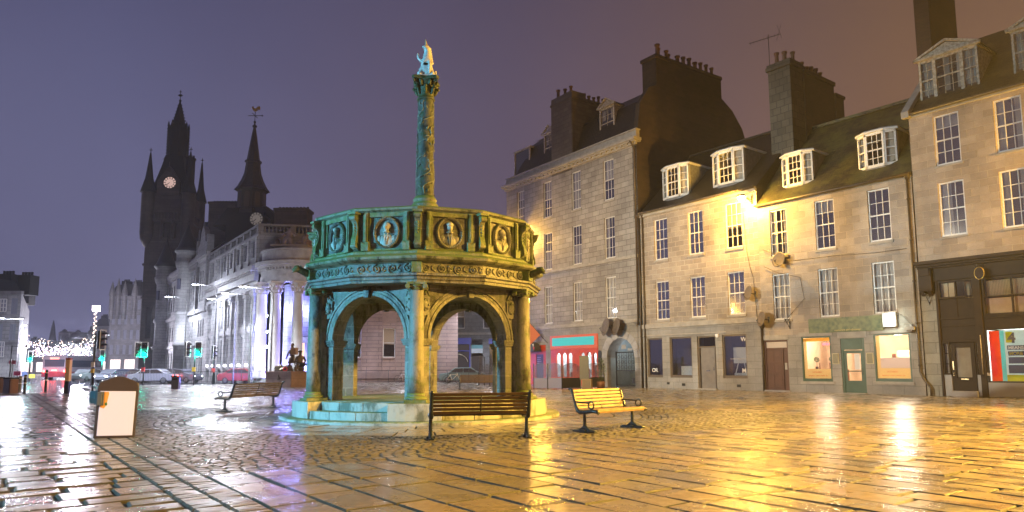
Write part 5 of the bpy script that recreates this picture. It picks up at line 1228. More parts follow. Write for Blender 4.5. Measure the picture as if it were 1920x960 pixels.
# pub front
red = mat('pub_red_paint', (.55, .05, .012), .4, c2=(.45, .035, .008), ns=2); pink = mat('pub_salmon_paint', (.60, .11, .05), .4)
PF = HD
mb = MB(); mb.box(-9.3, -4.05, -.12, .2, 2.62, 3.62); mb.build('pub_fascia', pink, PF, bevel=.02)
mb = MB(); mb.box(-9.0, -4.35, -.16, -.12, 2.86, 3.45); mb.build('fascia_panel', emit('fascia_teal', (.02, .62, .56), .85), PF, bevel=.01)
cells = 6; ca = [-9.3+.25+i*(4.85/7) for i in range(8)]
win = [(ca[0]+.35, ca[1]+.2), (ca[1]+.35, ca[2]+.2), (ca[2]+.35, ca[3]+.15), (ca[4]+.35, ca[5]+.15), (ca[5]+.3, ca[6]+.15), (ca[6]+.3, ca[7]+.02)]
mb = MB(); xs = [-9.3]; zb, zt = .62, 2.62
for a, b in win:
    mb.box(xs[-1], a, -.04, .1, zb, zt); xs.append(b); r_ = (b-a)/2; cx_ = (a+b)/2; zc = 2.1
    for i in range(10):
        t0, t1 = PI*i/10, PI*(i+1)/10; xa, za, xb, zbb = cx_-r_*math.cos(t0), zc+r_*math.sin(t0), cx_-r_*math.cos(t1), zc+r_*math.sin(t1)
        mb.quad((xa, -.04, za), (xb, -.04, zbb), (xb, -.04, zt), (xa, -.04, zt)); mb.quad((xa, -.04, za), (xa, .1, za), (xb, .1, zbb), (xb, -.04, zbb))
mb.box(xs[-1], -4.05, -.04, .1, zb, zt); mb.box(-9.3, -4.05, -.06, .12, 0, zb); mb.build('pub_front', red, PF)
mb = MB(); mb.box(-9.25, -4.1, .03, .038, zb, zt); mb.build('pane', 'glass_shop', PF)
mb = MB(); mb.box(ca[3]+.22, ca[4]+.28, -.07, -.04, .1, 2.55); mb.box(ca[3]+.32, ca[4]+.18, -.085, -.07, 1.5, 2.4); mb.box(ca[3]+.32, ca[4]+.18, -.085, -.07, .3, 1.3); dr = mb.build('door', red, PF, bevel=.01)
mb = MB(); mb.box(ca[4]+.12, ca[4]+.16, -.12, -.085, 1.0, 1.3); mb.build('handle', 'iron', dr)
mb = MB(); mb.box(-9.4, -4.0, 3.0, 3.1, 0, 3.6); mb.box(-9.35, -9.3, .3, 3, 0, 3.6); mb.box(-4.05, -4.0, .3, 3, 0, 3.6); mb.box(-9.4, -4.0, .3, 3.1, 3.5, 3.6); mb.build('pub_interior', mat('pub_wall', (.6, .65, .67), .7, c2=(.35, .3, .3), ns=2.2), HD)
for x in (-8.3, -6.6, -4.9): lamp('pub_lamp', FD.w(x, 1.4, 2.9), (.72, .95, 1.0), 260, .15)
mb = MB()
for i in range(12): x = -9.0+i*.42; mb.box(x, x+.2, 1.6+.3*(i % 2), 1.9+.3*(i % 2), 0, .95+.25*(i % 3))
mb.build('pub_furniture', mat('pub_furniture', (.25, .06, .05), .5), HD)
mb = MB(); mb.box(-4.0, -3.7, -.10, -.02, 1.2, 2.3); mb.prism([(-4.0, 2.3), (-3.7, 2.3), (-3.75, 2.42), (-3.85, 2.46), (-3.95, 2.42)], -.10, -.02); o = mb.build('wall_panel', 'iron', None, FD.w(0), (0, 0, FD.rz)); tag(o, 'narrow dark arched board on the wall between pub and gate', 'notice board')
# door left of the pub with awning and bunting
mb = MB(); mb.box(-12.2, -11.3, .05, .2, 0, 3.0); mb.box(-10.35, -9.95, .05, .2, 0, 3.0); mb.box(-11.3, -10.35, .05, .2, 2.3, 3.0); mb.build('entrance_surround', red, HD)
mb = MB(); mb.box(-11.3, -10.35, .12, .2, 0, 2.3); mb.build('door', 'black', HD)
mb = MB(); mb.box(-11.2, -10.95, .1, .12, 1.6, 1.64); mb.box(-11.2, -10.7, .1, .12, 1.75, 1.79); mb.box(-11.2, -10.8, .1, .12, 1.9, 1.94); mb.box(-11.2, -10.75, .1, .12, 2.05, 2.09); mb.build('price_list', 'curtain_w', HD)
AWN = empty('awning', FD.w(-11.4, 0, 2.5), FD.rz, 'dark rounded awning with small flags over the pub side door', 'awning')
mb = MB(); mb.prism([(-.9*math.cos(i*PI/12), .75*math.sin(i*PI/12)) for i in range(13)], -.75, -.02); mb.build('canopy', mat('awning_cloth', (.05, .055, .08), .7), AWN)
gf = random.Random(3); cl_ = [(.7, .08, .06), (.05, .07, .35), (.75, .75, .75)]
for i in range(10):
    t = PI*(i+.5)/10; x, z = -.98*math.cos(t), .82*math.sin(t)+.1; mb = MB(); mb.add([(x-.09, -.8, z+.1), (x+.09, -.8, z+.1), (x, -.78, z-.14), (x-.09, -.79, z+.1), (x+.09, -.79, z+.1), (x, -.77, z-.14)], [(0,1,2),(5,4,3)]); mb.build('pennant', mat('flag_cloth_%d' % (i % 3), cl_[i % 3], .8), AWN)
u, z = FD.uv(1007, 622, -.5)
FG = empty('wall_flag', FD.w(-9.6, -.1, 3.1), FD.rz, 'orange flag on a slanting pole beside the pub side door', 'flag')
mb = MB(); mb.cyl((0, 0, 0), (-1.2, -.9, 1.7), .02, n=6); mb.build('pole', 'iron', FG)
mb = MB(); mb.add([(-1.2, -.9, 1.7), (-.45, -.34, .64), (-1.12, -.84, -.1), (-1.3, -.95, .6)], [(0, 1, 2, 3)]); mb.v += [(x, y+.01, z_) for x, y, z_ in mb.v]; mb.f.append((7, 6, 5, 4)); mb.sm.append(False); mb.build('cloth', mat('flag_orange', (.55, .16, .08), .8), FG)
dish(FD, 1137, 613, .62, 'large brown satellite dish above the arch, nearer the pub', -.35); dish(FD, 1157, 613, .58, 'large brown satellite dish above the arch, nearer the corner pipe', -.35)

# ------------------------------------------------------------------ BANK WITH THE CURVED PORTICO (left of the cross)
D2 = Vector((910, -1300)).normalized(); FK = Fr((-23.49, 64.0), D2)
BK = empty('bank_building', FK.w(0), FK.rz, 'floodlit granite bank with tall pilasters and a curved corner portico of columns', 'building')
zb = -.11; U0, U1 = -21.9, -.6
holesK = []
nb = 7; step = (U1-U0-1.2)/nb
for i in range(nb):
    a = U0+.6+step*i+step*.28; b = a+step*.44; holesK += [(a, b, 5.6, 8.1), (a, b, 1.7, 4.4), (a, b, .2, 1.1), (a, b, 11.9, 13.6)]
mb = MB(); mb.wall(U0, U1, zb, 13.9, holesK, 0, .3); mb.build('wall', 'granite_pale', BK)
mb = MB()
mb.box(U0, U1+.1, -.35, .05, 9.55, 10.4); mb.box(U0, U1+.5, -.75, .05, 10.4, 10.9); mb.box(U0, U1+.2, -.25, .05, 8.7, 9.1)
for i in range(36): x = U0+.2+i*.59; mb.box(x, x+.28, -.6, 0, 10.18, 10.42)
mb.box(U0, U1+.1, -.15, .05, 13.75, 13.95); mb.box(U0, U1+.1, -.12, .05, 1.2, 1.5); mb.box(U0, U1+.1, -.10, .05, 4.8, 5.3)
mb.build_split('cornice', 'trim_pale', BK, bevel=.02)
for i in range(nb+1):
    x = U0+.6+step*i; mb = MB(); mb.box(x-.42, x+.42, -.22, .05, zb, 8.7); mb.box(x-.5, x+.5, -.32, .05, 8.1, 8.7); mb.box(x-.34, x+.34, -.16, .05, 10.9, 13.75); mb.build('pilaster', 'granite_pale', BK)
for (a, b, c, d) in holesK:
    mb = MB(); mb.box(a, b, .22, .25, c, d); mb.box(a, a+.06, .16, .22, c, d); mb.box(b-.06, b, .16, .22, c, d); mb.box(a+.06, b-.06, .16, .22, (c+d)/2-.03, (c+d)/2+.03)
    mb.build('window', mat('bank_window', (.10, .10, .14), .12) if 'bw' not in M else M['bw'], BK); M['bw'] = bpy.data.materials['bank_window']
litp = emit('lit_sill_glow', (.85, .88, 1.0), 6)
for i in range(nb):
    a = U0+.6+step*i+step*.32; mb = MB(); mb.box(a, a+step*.34, -.28, -.22, 1.5, 1.75); mb.build('uplight', litp, BK)
mb = MB(); mb.box(U0, U1+.1, -.1, .25, 13.95, 14.1); mb.box(U0, U1+.1, -.12, .27, 14.75, 14.93)
for i in range(9): x = U0+.3+i*(U1-U0-.5)/8; mb.box(x-.25, x+.25, -.14, .29, 14.1, 14.75)
for i in range(60): x = U0+.5+i*.345; mb.lathe([(.05, 0), (.09, .15), (.05, .4), (.07, .62)], 6, c=(x, .08, 14.12))
mb.build('balustrade', 'granite_grey', BK)
# portico
PCX, PCY, PR = -19.75, 64.7, 3.25
pc = (Vector((PCX, PCY))-FK.O); pl = (pc.dot(FK.d), pc.dot(FK.n))
def arc(r, a0, a1, n=26):
    return [(pl[0]+r*math.cos(a0+(a1-a0)*i/n), pl[1]+r*math.sin(a0+(a1-a0)*i/n)) for i in range(n+1)]
def ring(mb, r0, r1, z0, z1, a0=None, a1=None, n=28):
    a0 = -FK.rz+R(-200) if a0 is None else a0; a1 = -FK.rz+R(10) if a1 is None else a1
    mb.lathe([(r0, z0), (r1, z0), (r1, z1), (r0, z1), (r0, z0)], n, c=(pl[0], pl[1], 0), a0=a0, a1=a1, smooth=False)
mb = MB(); ring(mb, PR-.5, PR+.45, 9.0, 9.6); ring(mb, PR-.4, PR+.38, 9.6, 10.3); ring(mb, PR-.4, PR+.75, 10.3, 10.5); ring(mb, PR-.4, PR+.95, 10.5, 10.85); ring(mb, .05, PR+.35, 10.85, 11.9); ring(mb, .05, PR+.5, 11.85, 12.0); ring(mb, .05, PR-1.0, 12.0, 12.45)
for i in range(44):
    t = -FK.rz+R(-200)+R(210)*i/44; mb.T = Matrix.Translation((pl[0]+(PR+.5)*math.cos(t), pl[1]+(PR+.5)*math.sin(t), 0)) @ Matrix.Rotation(t, 4, 'Z'); mb.box(-.15, .15, -.1, .1, 10.1, 10.3)
mb.T = Matrix.Identity(4); mb.build('portico_entablature', 'trim_pale', BK)
mb = MB(); ring(mb, .05, PR+.5, zb, .45); ring(mb, .05, PR+.8, zb, .2); mb.build('portico_steps', 'trim_pale', BK)
for (px, Y) in ((489, 62.4), (515, 61.6), (557, 61.5), (592, 62.6)):
    w_ = PY(px, 620, Y); l = Vector((w_.x, w_.y))-FK.O; lx, ly = l.dot(FK.d), l.dot(FK.n)
    mb = MB(); mb.lathe([(.62, .4), (.64, .55), (.55, .65), (.56, .75), (.50, .8), (.50, 3), (.43, 7.9), (.5, 7.95), (.44, 8.0)], 24, c=(lx, ly, 0))
    mb.lathe([(.43, 8.0), (.47, 8.3), (.55, 8.6), (.66, 8.9)], 24, c=(lx, ly, 0))
    for q in range(8):
        t = q*PI/4; mb.ball((lx+.52*math.cos(t), ly+.52*math.sin(t), 8.28), (.13, .13, .2), 6, 5); mb.ball((lx+.60*math.cos(t+.4), ly+.60*math.sin(t+.4), 8.62), (.13, .13, .18), 6, 5)
    mb.cbox((lx, ly, 8.95), (1.3, 1.3, .14)); mb.build('column', mat('portico_column_stone', (.42, .39, .37), .55, c2=(.36, .33, .31), ns=1.4), BK) if 'pcs' not in M else mb.build('column', M['pcs'], BK)
    M['pcs'] = bpy.data.materials['portico_column_stone']
# cella wall behind the columns with a lit doorway
mb = MB(); ring(mb, 1.2, 1.55, .4, 9.0, n=20); mb.build('portico_wall', 'granite_pale', BK)
mb = MB(); t = -FK.rz+R(-78)
mb.T = Matrix.Translation((pl[0]+1.55*math.cos(t), pl[1]+1.55*math.sin(t), 0)) @ Matrix.Rotation(t+PI/2, 4, 'Z'); mb.box(-.55, .55, -.08, .0, .45, 3.6); mb.build('doorway', emit('lit_doorway', (1.0, .62, .30), 1.6), BK)
mb.v = []; mb.f = []; mb.sm = []; mb.box(-.75, -.55, -.2, .1, .45, 4.0); mb.box(.55, .75, -.2, .1, .45, 4.0); mb.box(-.85, .85, -.3, .1, 3.6, 4.1); mb.build('door_surround', 'trim_pale', BK)
# front range running behind the cross (pink granite)
Fp = Fr((-18.2, 65.6), Vector((1, .24)))
PKB = BK
T_ = FK; 
PB = empty('bank_wing', Fp.w(0), Fp.rz, 'pink granite office wing with sash windows seen through the left arch', 'building')
u_of = lambda px: Fp.uv(px, 650)[0]
wins = []
for a, b in ((655, 677), (718, 741), (590, 606), (775, 797)):
    ua, ub = u_of(a), u_of(b); wins += [(ua, ub, 2.3, 5.1), (ua, ub, 7.0, 9.8)]
mb = MB(); mb.wall(-1.5, 13.2, zb, 14, wins, 0, .28); mb.build('wall', 'granite_pink', PB)
shell(PB, -1.5, 13.2, 12, zb, 14, 'granite_grey')
for a, b, c, d in wins: sash(PB, a, b, c, d, 1, 2, 'blind' if c < 5 else 'topblind', 'glass', y=.14)
mb = MB(); mb.box(-1.5, 13.2, -.15, .02, 13.6, 14.1)
for a, b, c, d in wins:
    if c < 5: mb.box(a, b, -.05, .1, 5.6, 6.6); mb.box(a-.1, a, -.08, .0, zb, 13.6); mb.box(b, b+.1, -.08, 0, zb, 13.6)
    mb.box(a-.05, b+.05, -.12, .1, c-.16, c)
mb.box(-1.5, 13.2, -.18, .02, .3, .9); mb.build_split('string_course', mat('pink_trim', (.27, .18, .155), .6, c2=(.22, .15, .13), ns=3), PB, bevel=.01)
mb = MB(); mb.quad((-1.5, 0, 14), (13.2, 0, 14), (13.2, 6, 15.2), (-1.5, 6, 15.2)); mb.quad((-1.5, 6, 15.2), (13.2, 6, 15.2), (13.2, 12, 14), (-1.5, 12, 14)); mb.build('roof', 'slate_d', PB)
# grey building with blue shopfronts, behind the right arch
Fg = Fr((-9.0, 77.5), Vector((1, .05))); GB = empty('shop_building', Fg.w(0), Fg.rz, 'grey granite building with blue painted shopfront seen through the right arch', 'building')
gu = lambda px: Fg.uv(px, 650)[0]
wins = []
for a, b in ((822, 838), (852, 871), (906, 925), (960, 979)): wins += [(gu(a), gu(b), 5.65, 8.3), (gu(a), gu(b), 10, 12.4)]
shops = [(gu(831), gu(882), .9, 4.55), (gu(884), gu(905), .9, 4.4), (gu(918), gu(952), .9, 4.5)]
mb = MB(); mb.wall(0, 14.5, zb, 14.5, wins+shops, 0, .3); mb.build('wall', 'granite_grey', GB); shell(GB, 0, 14.5, 10, zb, 14.5, 'granite_grey')
for a, b, c, d in wins: sash(GB, a, b, c, d, 1, 2, 'blind', 'glass', y=.14)
mb = MB(); mb.box(0, 14.5, -.12, .02, 4.95, 5.2); mb.box(0, 14.5, -.15, .02, 14.2, 14.6); mb.build_split('string_course', 'trim', GB)
blue = mat('blue_shop_paint', (.05, .07, .42), .4); M['dg'] = mat('shop_dark_glass', (.06, .05, .05), .15)
a, b, c, d = shops[0]
mb = MB(); mb.box(a-.1, b+.1, -.1, .1, 3.9, 4.6); mb.box(a, a+.12, 0, .15, c, 3.9); mb.box(b-.12, b, 0, .15, c, 3.9); mb.box((a+b)/2-.05, (a+b)/2+.05, 0, .15, c, 3.9); mb.box(a, b, 0, .15, 3.1, 3.2); mb.build('shopfront', blue, GB, bevel=.01)
mb = MB(); mb.box(a, b, .12, .16, c, 3.9); mb.build('pane', 'dg' if False else M['dg'], GB)
mb = MB(); mb.tube([((a+b)/2-1.2*math.cos(t*PI/12), .0, 1.9+.9*math.sin(t*PI/12)) for t in range(13)], .05, 5); mb.build('arch_sign', 'old_white', GB)
a, b, c, d = shops[1]; mb = MB(); mb.box(a, b, .1, .14, c, 2.6); mb.build('pane', M['dg'], GB); mb = MB(); mb.box(a, b, 0, .1, 2.9, 3.4); mb.build('sign_board', mat('pale_sign', (.55, .6, .62), .5), GB); mb = MB(); mb.box(a, b, 0, .1, 3.4, 3.8); mb.build('sign_board', mat('teal_sign', (.12, .35, .38), .5), GB)
a, b, c, d = shops[2]; mb = MB(); mb.box(a-.1, b+.1, -.1, .1, 3.9, 4.5); mb.build('shopfront', blue, GB); mb = MB(); mb.box(a, b, .1, .14, c, 3.9); mb.build('pane', M['dg'], GB)
mb = MB(); mb.quad((0, 0, 14.6), (14.5, 0, 14.6), (14.5, 5, 17), (0, 5, 17)); mb.quad((0, 5, 17), (14.5, 5, 17), (14.5, 10, 14.5), (0, 10, 14.5)); mb.build('roof', 'slate_d', GB)

# ------------------------------------------------------------------ TOLBOOTH STEEPLE, CHIMNEYS BEHIND THE BANK
def px2(px, py, Y): p = PY(px, py, Y); return p
def cone8(mb, c, prof, n=8, ph=PI/8): mb.lathe(prof, n, c=c, ph=ph, smooth=False)
YS = 84; k = YS/FPX; cst = px2(472, 380, YS)
ST = empty('tolbooth_steeple', (cst.x, cst.y, 0), 0, 'dark octagonal clock steeple with flared spire and golden weathercock', 'tower')
zz = lambda py: px2(472, py, YS).z
mb = MB(); mb.box(-2.3, 2.3, -2.0, 2.6, 0, zz(405)); mb.prism([(-2.3, zz(425)), (-4.1, zz(428)), (-2.4, zz(395)), (2.4, zz(392)), (4.4, zz(426)), (2.3, zz(425))], -1.5, 2.4)
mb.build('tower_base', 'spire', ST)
mb = MB(); cone8(mb, (0, 0, 0), [(1.85, zz(406)), (1.85, zz(397)), (1.7, zz(395)), (1.66, zz(362)), (1.86, zz(360)), (2.0, zz(357))]); mb.build('belfry', mat('belfry_stone', (.035, .028, .02), .7, c2=(.02, .017, .012)), ST)
mb = MB()
for q in range(8):
    t = q*PI/4; mb.T = Matrix.Rotation(t+PI/2, 4, 'Z')
    mb.box(-.32, .32, -1.60, -1.50, zz(392), zz(368)); mb.prism([(.32*math.cos(i*PI/6), zz(368)+.32*math.sin(i*PI/6)) for i in range(7)], -1.60, -1.5)
mb.T = Matrix.Identity(4); mb.build('louvre', mat('louvre_brown', (.05, .035, .02), .6), ST)
mb = MB(); cone8(mb, (0, 0, 0), [(2.12, zz(358)), (1.75, zz(351)), (1.3, zz(338)), (1.0, zz(325)), (.86, zz(308)), (.86, zz(306)), (1.0, zz(306)), (1.0, zz(302)), (.78, zz(301)), (.38, zz(260)), (.16, zz(240)), (.28, zz(238)), (.28, zz(236)), (.10, zz(234)), (.08, zz(228))]); mb.build('spire', mat('spire_slate', (.022, .018, .015), .5, c2=(.045, .035, .018), ns=5, detail=7), ST)
mb = MB(); z0 = zz(228); mb.cyl((0, 0, z0-.2), (0, 0, zz(208)), .04, n=6); mb.bar((-.85, 0, zz(217)), (.85, 0, zz(217)), .06); mb.bar((0, -.85, zz(217)), (0, .85, zz(217)), .06); mb.ball((0, 0, zz(229)), .16, 8, 6); mb.prism([(.85, zz(217)-.13), (1.05, zz(217)), (.85, zz(217)+.13)], -.03, .03); mb.build('vane', 'spire', ST)
mb = MB(); zc = zz(205)
mb.prism([(x*1.0, zc+z) for x, z in ((-.45, .12), (-.38, .30), (-.28, .42), (-.2, .30), (-.12, .12), (.1, .1), (.25, .3), (.5, .42), (.62, .25), (.6, 0), (.48, -.12), (.35, .0), (.3, -.15), (.1, -.28), (-.12, -.28), (-.28, -.12), (-.33, .05))], -.06, .06); mb.build('weathercock', mat('gilt_copper', (.45, .26, .06), .4, .7), ST, bevel=.01)
def clock(par, c, r, face, hands, ring_m, rz=0, hour=7.66):
    mb = MB(); mb.T = Matrix.Translation(c) @ Matrix.Rotation(rz, 4, 'Z'); mb.cyl((0, .05, 0), (0, -.06, 0), r*1.0, n=36, smooth=False); f = mb.build('clock_face', face, par)
    mb = MB(); mb.T = Matrix.Translation(c) @ Matrix.Rotation(rz, 4, 'Z'); mb.tube([(r*math.cos(t*PI/18), -.07, r*math.sin(t*PI/18)) for t in range(36)], r*.07, 6, closed=True)
    mb.tube([(r*.62*math.cos(t*PI/18), -.07, r*.62*math.sin(t*PI/18)) for t in range(36)], r*.02, 5, closed=True)
    for i in range(12): t = i*PI/6; mb.bar((r*.66*math.cos(t), -.08, r*.66*math.sin(t)), (r*.93*math.cos(t), -.08, r*.93*math.sin(t)), r*.11, .04, up=(0, 1, 0))
    for a, L in ((R(90-38*6), .78), (R(90-229), .5)): mb.bar((0, -.1, 0), (r*L*math.cos(a), -.1, r*L*math.sin(a)), r*.08, .04, up=(0, 1, 0))
    mb.build('clock_hands', hands, f)
cw = px2(481, 410.5, YS-4.0)
clock(ST, (cw.x-cst.x, -4.0, cw.z), .80, emit('steeple_clock_glow', (.85, .72, .66), .16), 'spire', 'spire')
mb = MB(); mb.cyl((cw.x-cst.x, -3.95, cw.z), (cw.x-cst.x, -1.5, cw.z), .92, n=24); mb.prism([(cw.x-cst.x-1.2, 0), (cw.x-cst.x+1.2, 0), (cw.x-cst.x+1.2, cw.z-.3), (cw.x-cst.x-1.2, cw.z-.3)], -3.8, -1.5); mb.build('clock_housing', 'spire', ST)
def bigstack(x0, x1, ytop, ybot, Y, npots, label, dep=2.2, rx=0):
    a, b = px2(x0, ytop, Y), px2(x1, ytop, Y); w = b.x-a.x; h = a.z; zb_ = px2(x0, ybot, Y).z
    t = empty('chimney_stack', ((a.x+b.x)/2, Y, zb_), rx, label, 'chimney', 'chimney stacks on the bank roofs'); hh = h-zb_
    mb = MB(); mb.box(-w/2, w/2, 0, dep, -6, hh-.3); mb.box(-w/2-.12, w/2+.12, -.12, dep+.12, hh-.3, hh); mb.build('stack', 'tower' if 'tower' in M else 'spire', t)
    for i in range(npots): mb = MB(); x = -w/2+.25+(w-.5)*i/(npots-1); mb.cyl((x, dep/2, hh), (x, dep/2, hh+.35), .15, .13, 8); mb.build('chimney_pot', 'spire', t)
bigstack(392, 444, 378, 415, 88, 9, 'broad dark chimney stack left of the octagonal steeple'); bigstack(515, 576, 390, 425, 78, 9, 'broad black chimney stack right of the octagonal steeple')
# bank roof mass
mb = MB(); mb.quad((U0, .4, 14), (U1, .4, 14), (U1, 6, 15.8), (U0, 6, 15.8)); mb.quad((U0, 6, 15.8), (U1, 6, 15.8), (U1, 16, 14), (U0, 16, 14)); mb.quad((U0, .4, zb), (U0, 16, zb), (U0, 16, 14), (U0, .4, 14)); mb.quad((U0, .4, 14), (U0, 16, 14), (U0, 6, 15.8)); mb.build('roof', 'slate_d', BK)
# back attic wall above portico up to the cross
mb = MB(); 
Fa = Fr(FK.w(-.6).xy, Vector((1, .22)))
pa_ = empty('bank_attic', Fa.w(0), Fa.rz, 'dark balustraded attic wall of the bank above the curved portico', 'building')
mb.box(0, 9, 0, .4, 10.8, 13.9); mb.box(-.1, 9, -.12, .5, 13.7, 13.95); mb.build('wall', 'granite_grey', pa_)
mb = MB(); mb.box(-.1, 9, -.05, .35, 13.95, 14.1); mb.box(-.1, 9, -.1, .4, 14.75, 14.93)
for i in range(4): mb.box(i*2.9-.1, i*2.9+.4, -.12, .4, 14.1, 14.75)
for i in range(25): mb.lathe([(.05, 0), (.10, .15), (.05, .4), (.08, .62)], 6, c=(.5+i*.34, .12, 14.12))
mb.build('balustrade', 'granite_grey', pa_)
mb = MB(); mb.quad((0, .4, 14), (9, .4, 14), (9, 4, 15.2), (0, 4, 15.2)); mb.quad((0, .4, 10.8), (0, 4, 10.8), (0, 4, 15.2), (0, .4, 14)); mb.build('roof', 'slate_d', pa_)
# seated allegorical group on the portico
p = px2(538, 466, 62.6); AG = empty('rooftop_statue', (p.x, 63.2, 12.45), R(0), 'painted stone figure seated with a lion on the curved portico roof', 'statue')
cloth_m = mat('statue_stone', (.22, .20, .21), .6, c2=(.14, .10, .09), ns=3)
J = [(0, 0, .55, .38), (0, 0, .95, .32), (0, 0, 1.3, .30), (0, 0, 1.52, .12), (0, -.02, 1.72, .17), (-.25, -.45, .55, .24), (-.30, -.6, .1, .18), (.25, -.45, .55, .24), (.30, -.6, .1, .18), (-.42, -.05, 1.2, .13), (-.6, -.25, .9, .10), (.42, -.05, 1.2, .13), (.62, -.15, .92, .10)]
skin('body', J, [(0,1),(1,2),(2,3),(3,4),(0,5),(5,6),(0,7),(7,8),(2,9),(9,10),(2,11),(11,12)], cloth_m, AG)
mb = MB(); mb.box(-1.5, 1.9, -.7, .5, 0, .15); mb.build('plinth', 'trim_pale', AG)
skin('lion', [(1.0, 0, .4, .26), (1.35, 0, .55, .28), (1.5, -.1, .85, .22), (1.55, -.3, .8, .12), (.7, 0, .3, .2), (1.4, -.3, .2, .09), (1.4, .25, .2, .09)], [(0,1),(1,2),(2,3),(0,4),(1,5),(1,6)], cloth_m, AG)
skin('urn', [(-1.1, 0, .2, .25), (-1.1, 0, .5, .3), (-1.1, 0, .8, .14)], [(0,1),(1,2)], 'bronze', AG)

# ------------------------------------------------------------------ TOWN HOUSE (floodlit baronial front) AND ITS TOWER
FT = Fr(FK.w(-22.1, 0).xy, D2); TH = empty('town_house', FT.w(0), FT.rz, 'long floodlit granite town house with round turrets, arches and gothic windows', 'building')
LT = 40; hT = []
def tu(px): return FK.uv(px, 600)[0]+22.1
baysT = [(-5.6, -1.6, 3), (-13.0, -8.2, 3), (-28.5, -18.5, 5)]
for u0, u1, n in baysT:
    for i in range(n):
        a = u0+(u1-u0)*(i+.22)/n; b = u0+(u1-u0)*(i+.78)/n; hT += [(a, b, 9.6, 13.4), (a, b, 5.2, 7.4), (a, b, .3, 3.6)]
mb = MB(); mb.wall(-LT, 0, zb, 15.2, hT, 0, .45)
mb.build('wall', 'granite_pale', TH); shell(TH, -LT, 0, 14, zb, 15.2, 'granite_grey', sides=(1, 1))
mb = MB()
for a, b, c, d in hT:
    mb.box(a, b, .38, .42, c, d); mb.box((a+b)/2-.05, (a+b)/2+.05, .3, .38, c, d)
mb.build('windows', 'bw' if False else M['bw'], TH)
mb = MB()
for a, b, c, d in hT:
    r_ = (b-a)/2; m_ = (a+b)/2
    if d > 13: continue
    for s in (-1, 1): mb.prism([(m_+s*r_, d), (m_+s*r_, d-r_*1.2), (m_+s*r_*.75, d-r_*.55), (m_+s*r_*.35, d-r_*.12), (m_, d)], .02, .3)
mb.box(-LT, 0, -.35, .02, 14.7, 15.3); mb.box(-LT, 0, -.2, .02, 14.3, 14.7); mb.box(-LT, 0, -.25, .02, 8.2, 8.7); mb.box(-LT, 0, -.2, .02, 4.2, 4.6); mb.box(-LT, 0, -.12, .02, zb, .5)
for i in range(70): x = -LT+.3+i*.57; mb.box(x, x+.25, -.28, 0, 14.1, 14.32); mb.box(x, x+.3, -.1, .2, 15.3, 15.7)
mb.build_split('string_course', 'trim_pale', TH)
def turret(u, r, ztop, zcone, zbase, m='granite_pale'):
    mb = MB(); mb.lathe([(r*.9, zb), (r*.9, 4.2), (r*1.05, 4.3), (r*1.05, 4.6), (r*.86, 4.8), (r*.86, 8.2), (r*1.05, 8.4), (r*1.0, 8.8), (r*.85, 9), (r*.85, zbase-1.2), (r*1.05, zbase-.6), (r*1.12, zbase), (r*1.02, zbase+.05), (r*1.02, zcone-.3), (r*1.2, zcone-.1), (r*1.2, zcone)], 20, c=(u, -.3, 0)); mb.build('turret', m, TH)
    mb = MB(); mb.lathe([(r*1.25, zcone), (r*.95, zcone+(ztop-zcone)*.16), (.10, ztop), (.04, ztop+.2)], 20, c=(u, -.3, 0)); mb.cyl((u, -.3, ztop), (u, -.3, ztop+1.1), .05, n=5); mb.ball((u, -.3, ztop+.5), .14, 6, 5); mb.build('turret_roof', 'slate_d', TH)
    mb = MB(); mb.T = Matrix.Translation((u, -.3, 0)) @ Matrix.Rotation(.6, 4, 'Z'); mb.box(-.22, .22, -r*1.0, -r*.8, 11.8, 13.2); mb.build('slit_window', M['bw'], TH)
turret(tu(350), 1.30, 20.6, 17.0, 15.6); turret(tu(310), 1.35, 21.3, 17.0, 15.3)
# end pavilion next to the bank with a curved gablet
mb = MB(); mb.box(-6.3, -.1, -.5, .1, 14.9, 15.5); mb.prism([(-6.0, 15.5), (-.4, 15.5), (-.4, 16.4), (-1.6, 16.8), (-2.2, 18.2), (-3.2, 18.9), (-4.2, 18.2), (-4.8, 16.8), (-6.0, 16.4)], -.3, .3); mb.box(-6.6, -6.0, -.35, .4, 8, 17.4); mb.box(-.5, -.02, -.35, .4, 8, 17.4); mb.build('gablet', 'granite_grey', TH, bevel=.03)
mb = MB(); mb.quad((-LT, 0, 15.2), (0, 0, 15.2), (0, 6, 20.5), (-LT, 6, 20.5)); mb.quad((-LT, 6, 20.5), (0, 6, 20.5), (0, 14, 15.2), (-LT, 14, 15.2)); mb.quad((0, 0, 15.2), (0, 14, 15.2), (0, 6, 20.5)); mb.build('roof', 'slate_d', TH)
for i, u in enumerate((-8, -10.5, -13.5, -24)): mb = MB(); mb.box(u-.5, u+.5, 1.2, 3.2, 16, 20.2+.6*(i % 2)); mb.build('chimney', 'spire', TH)
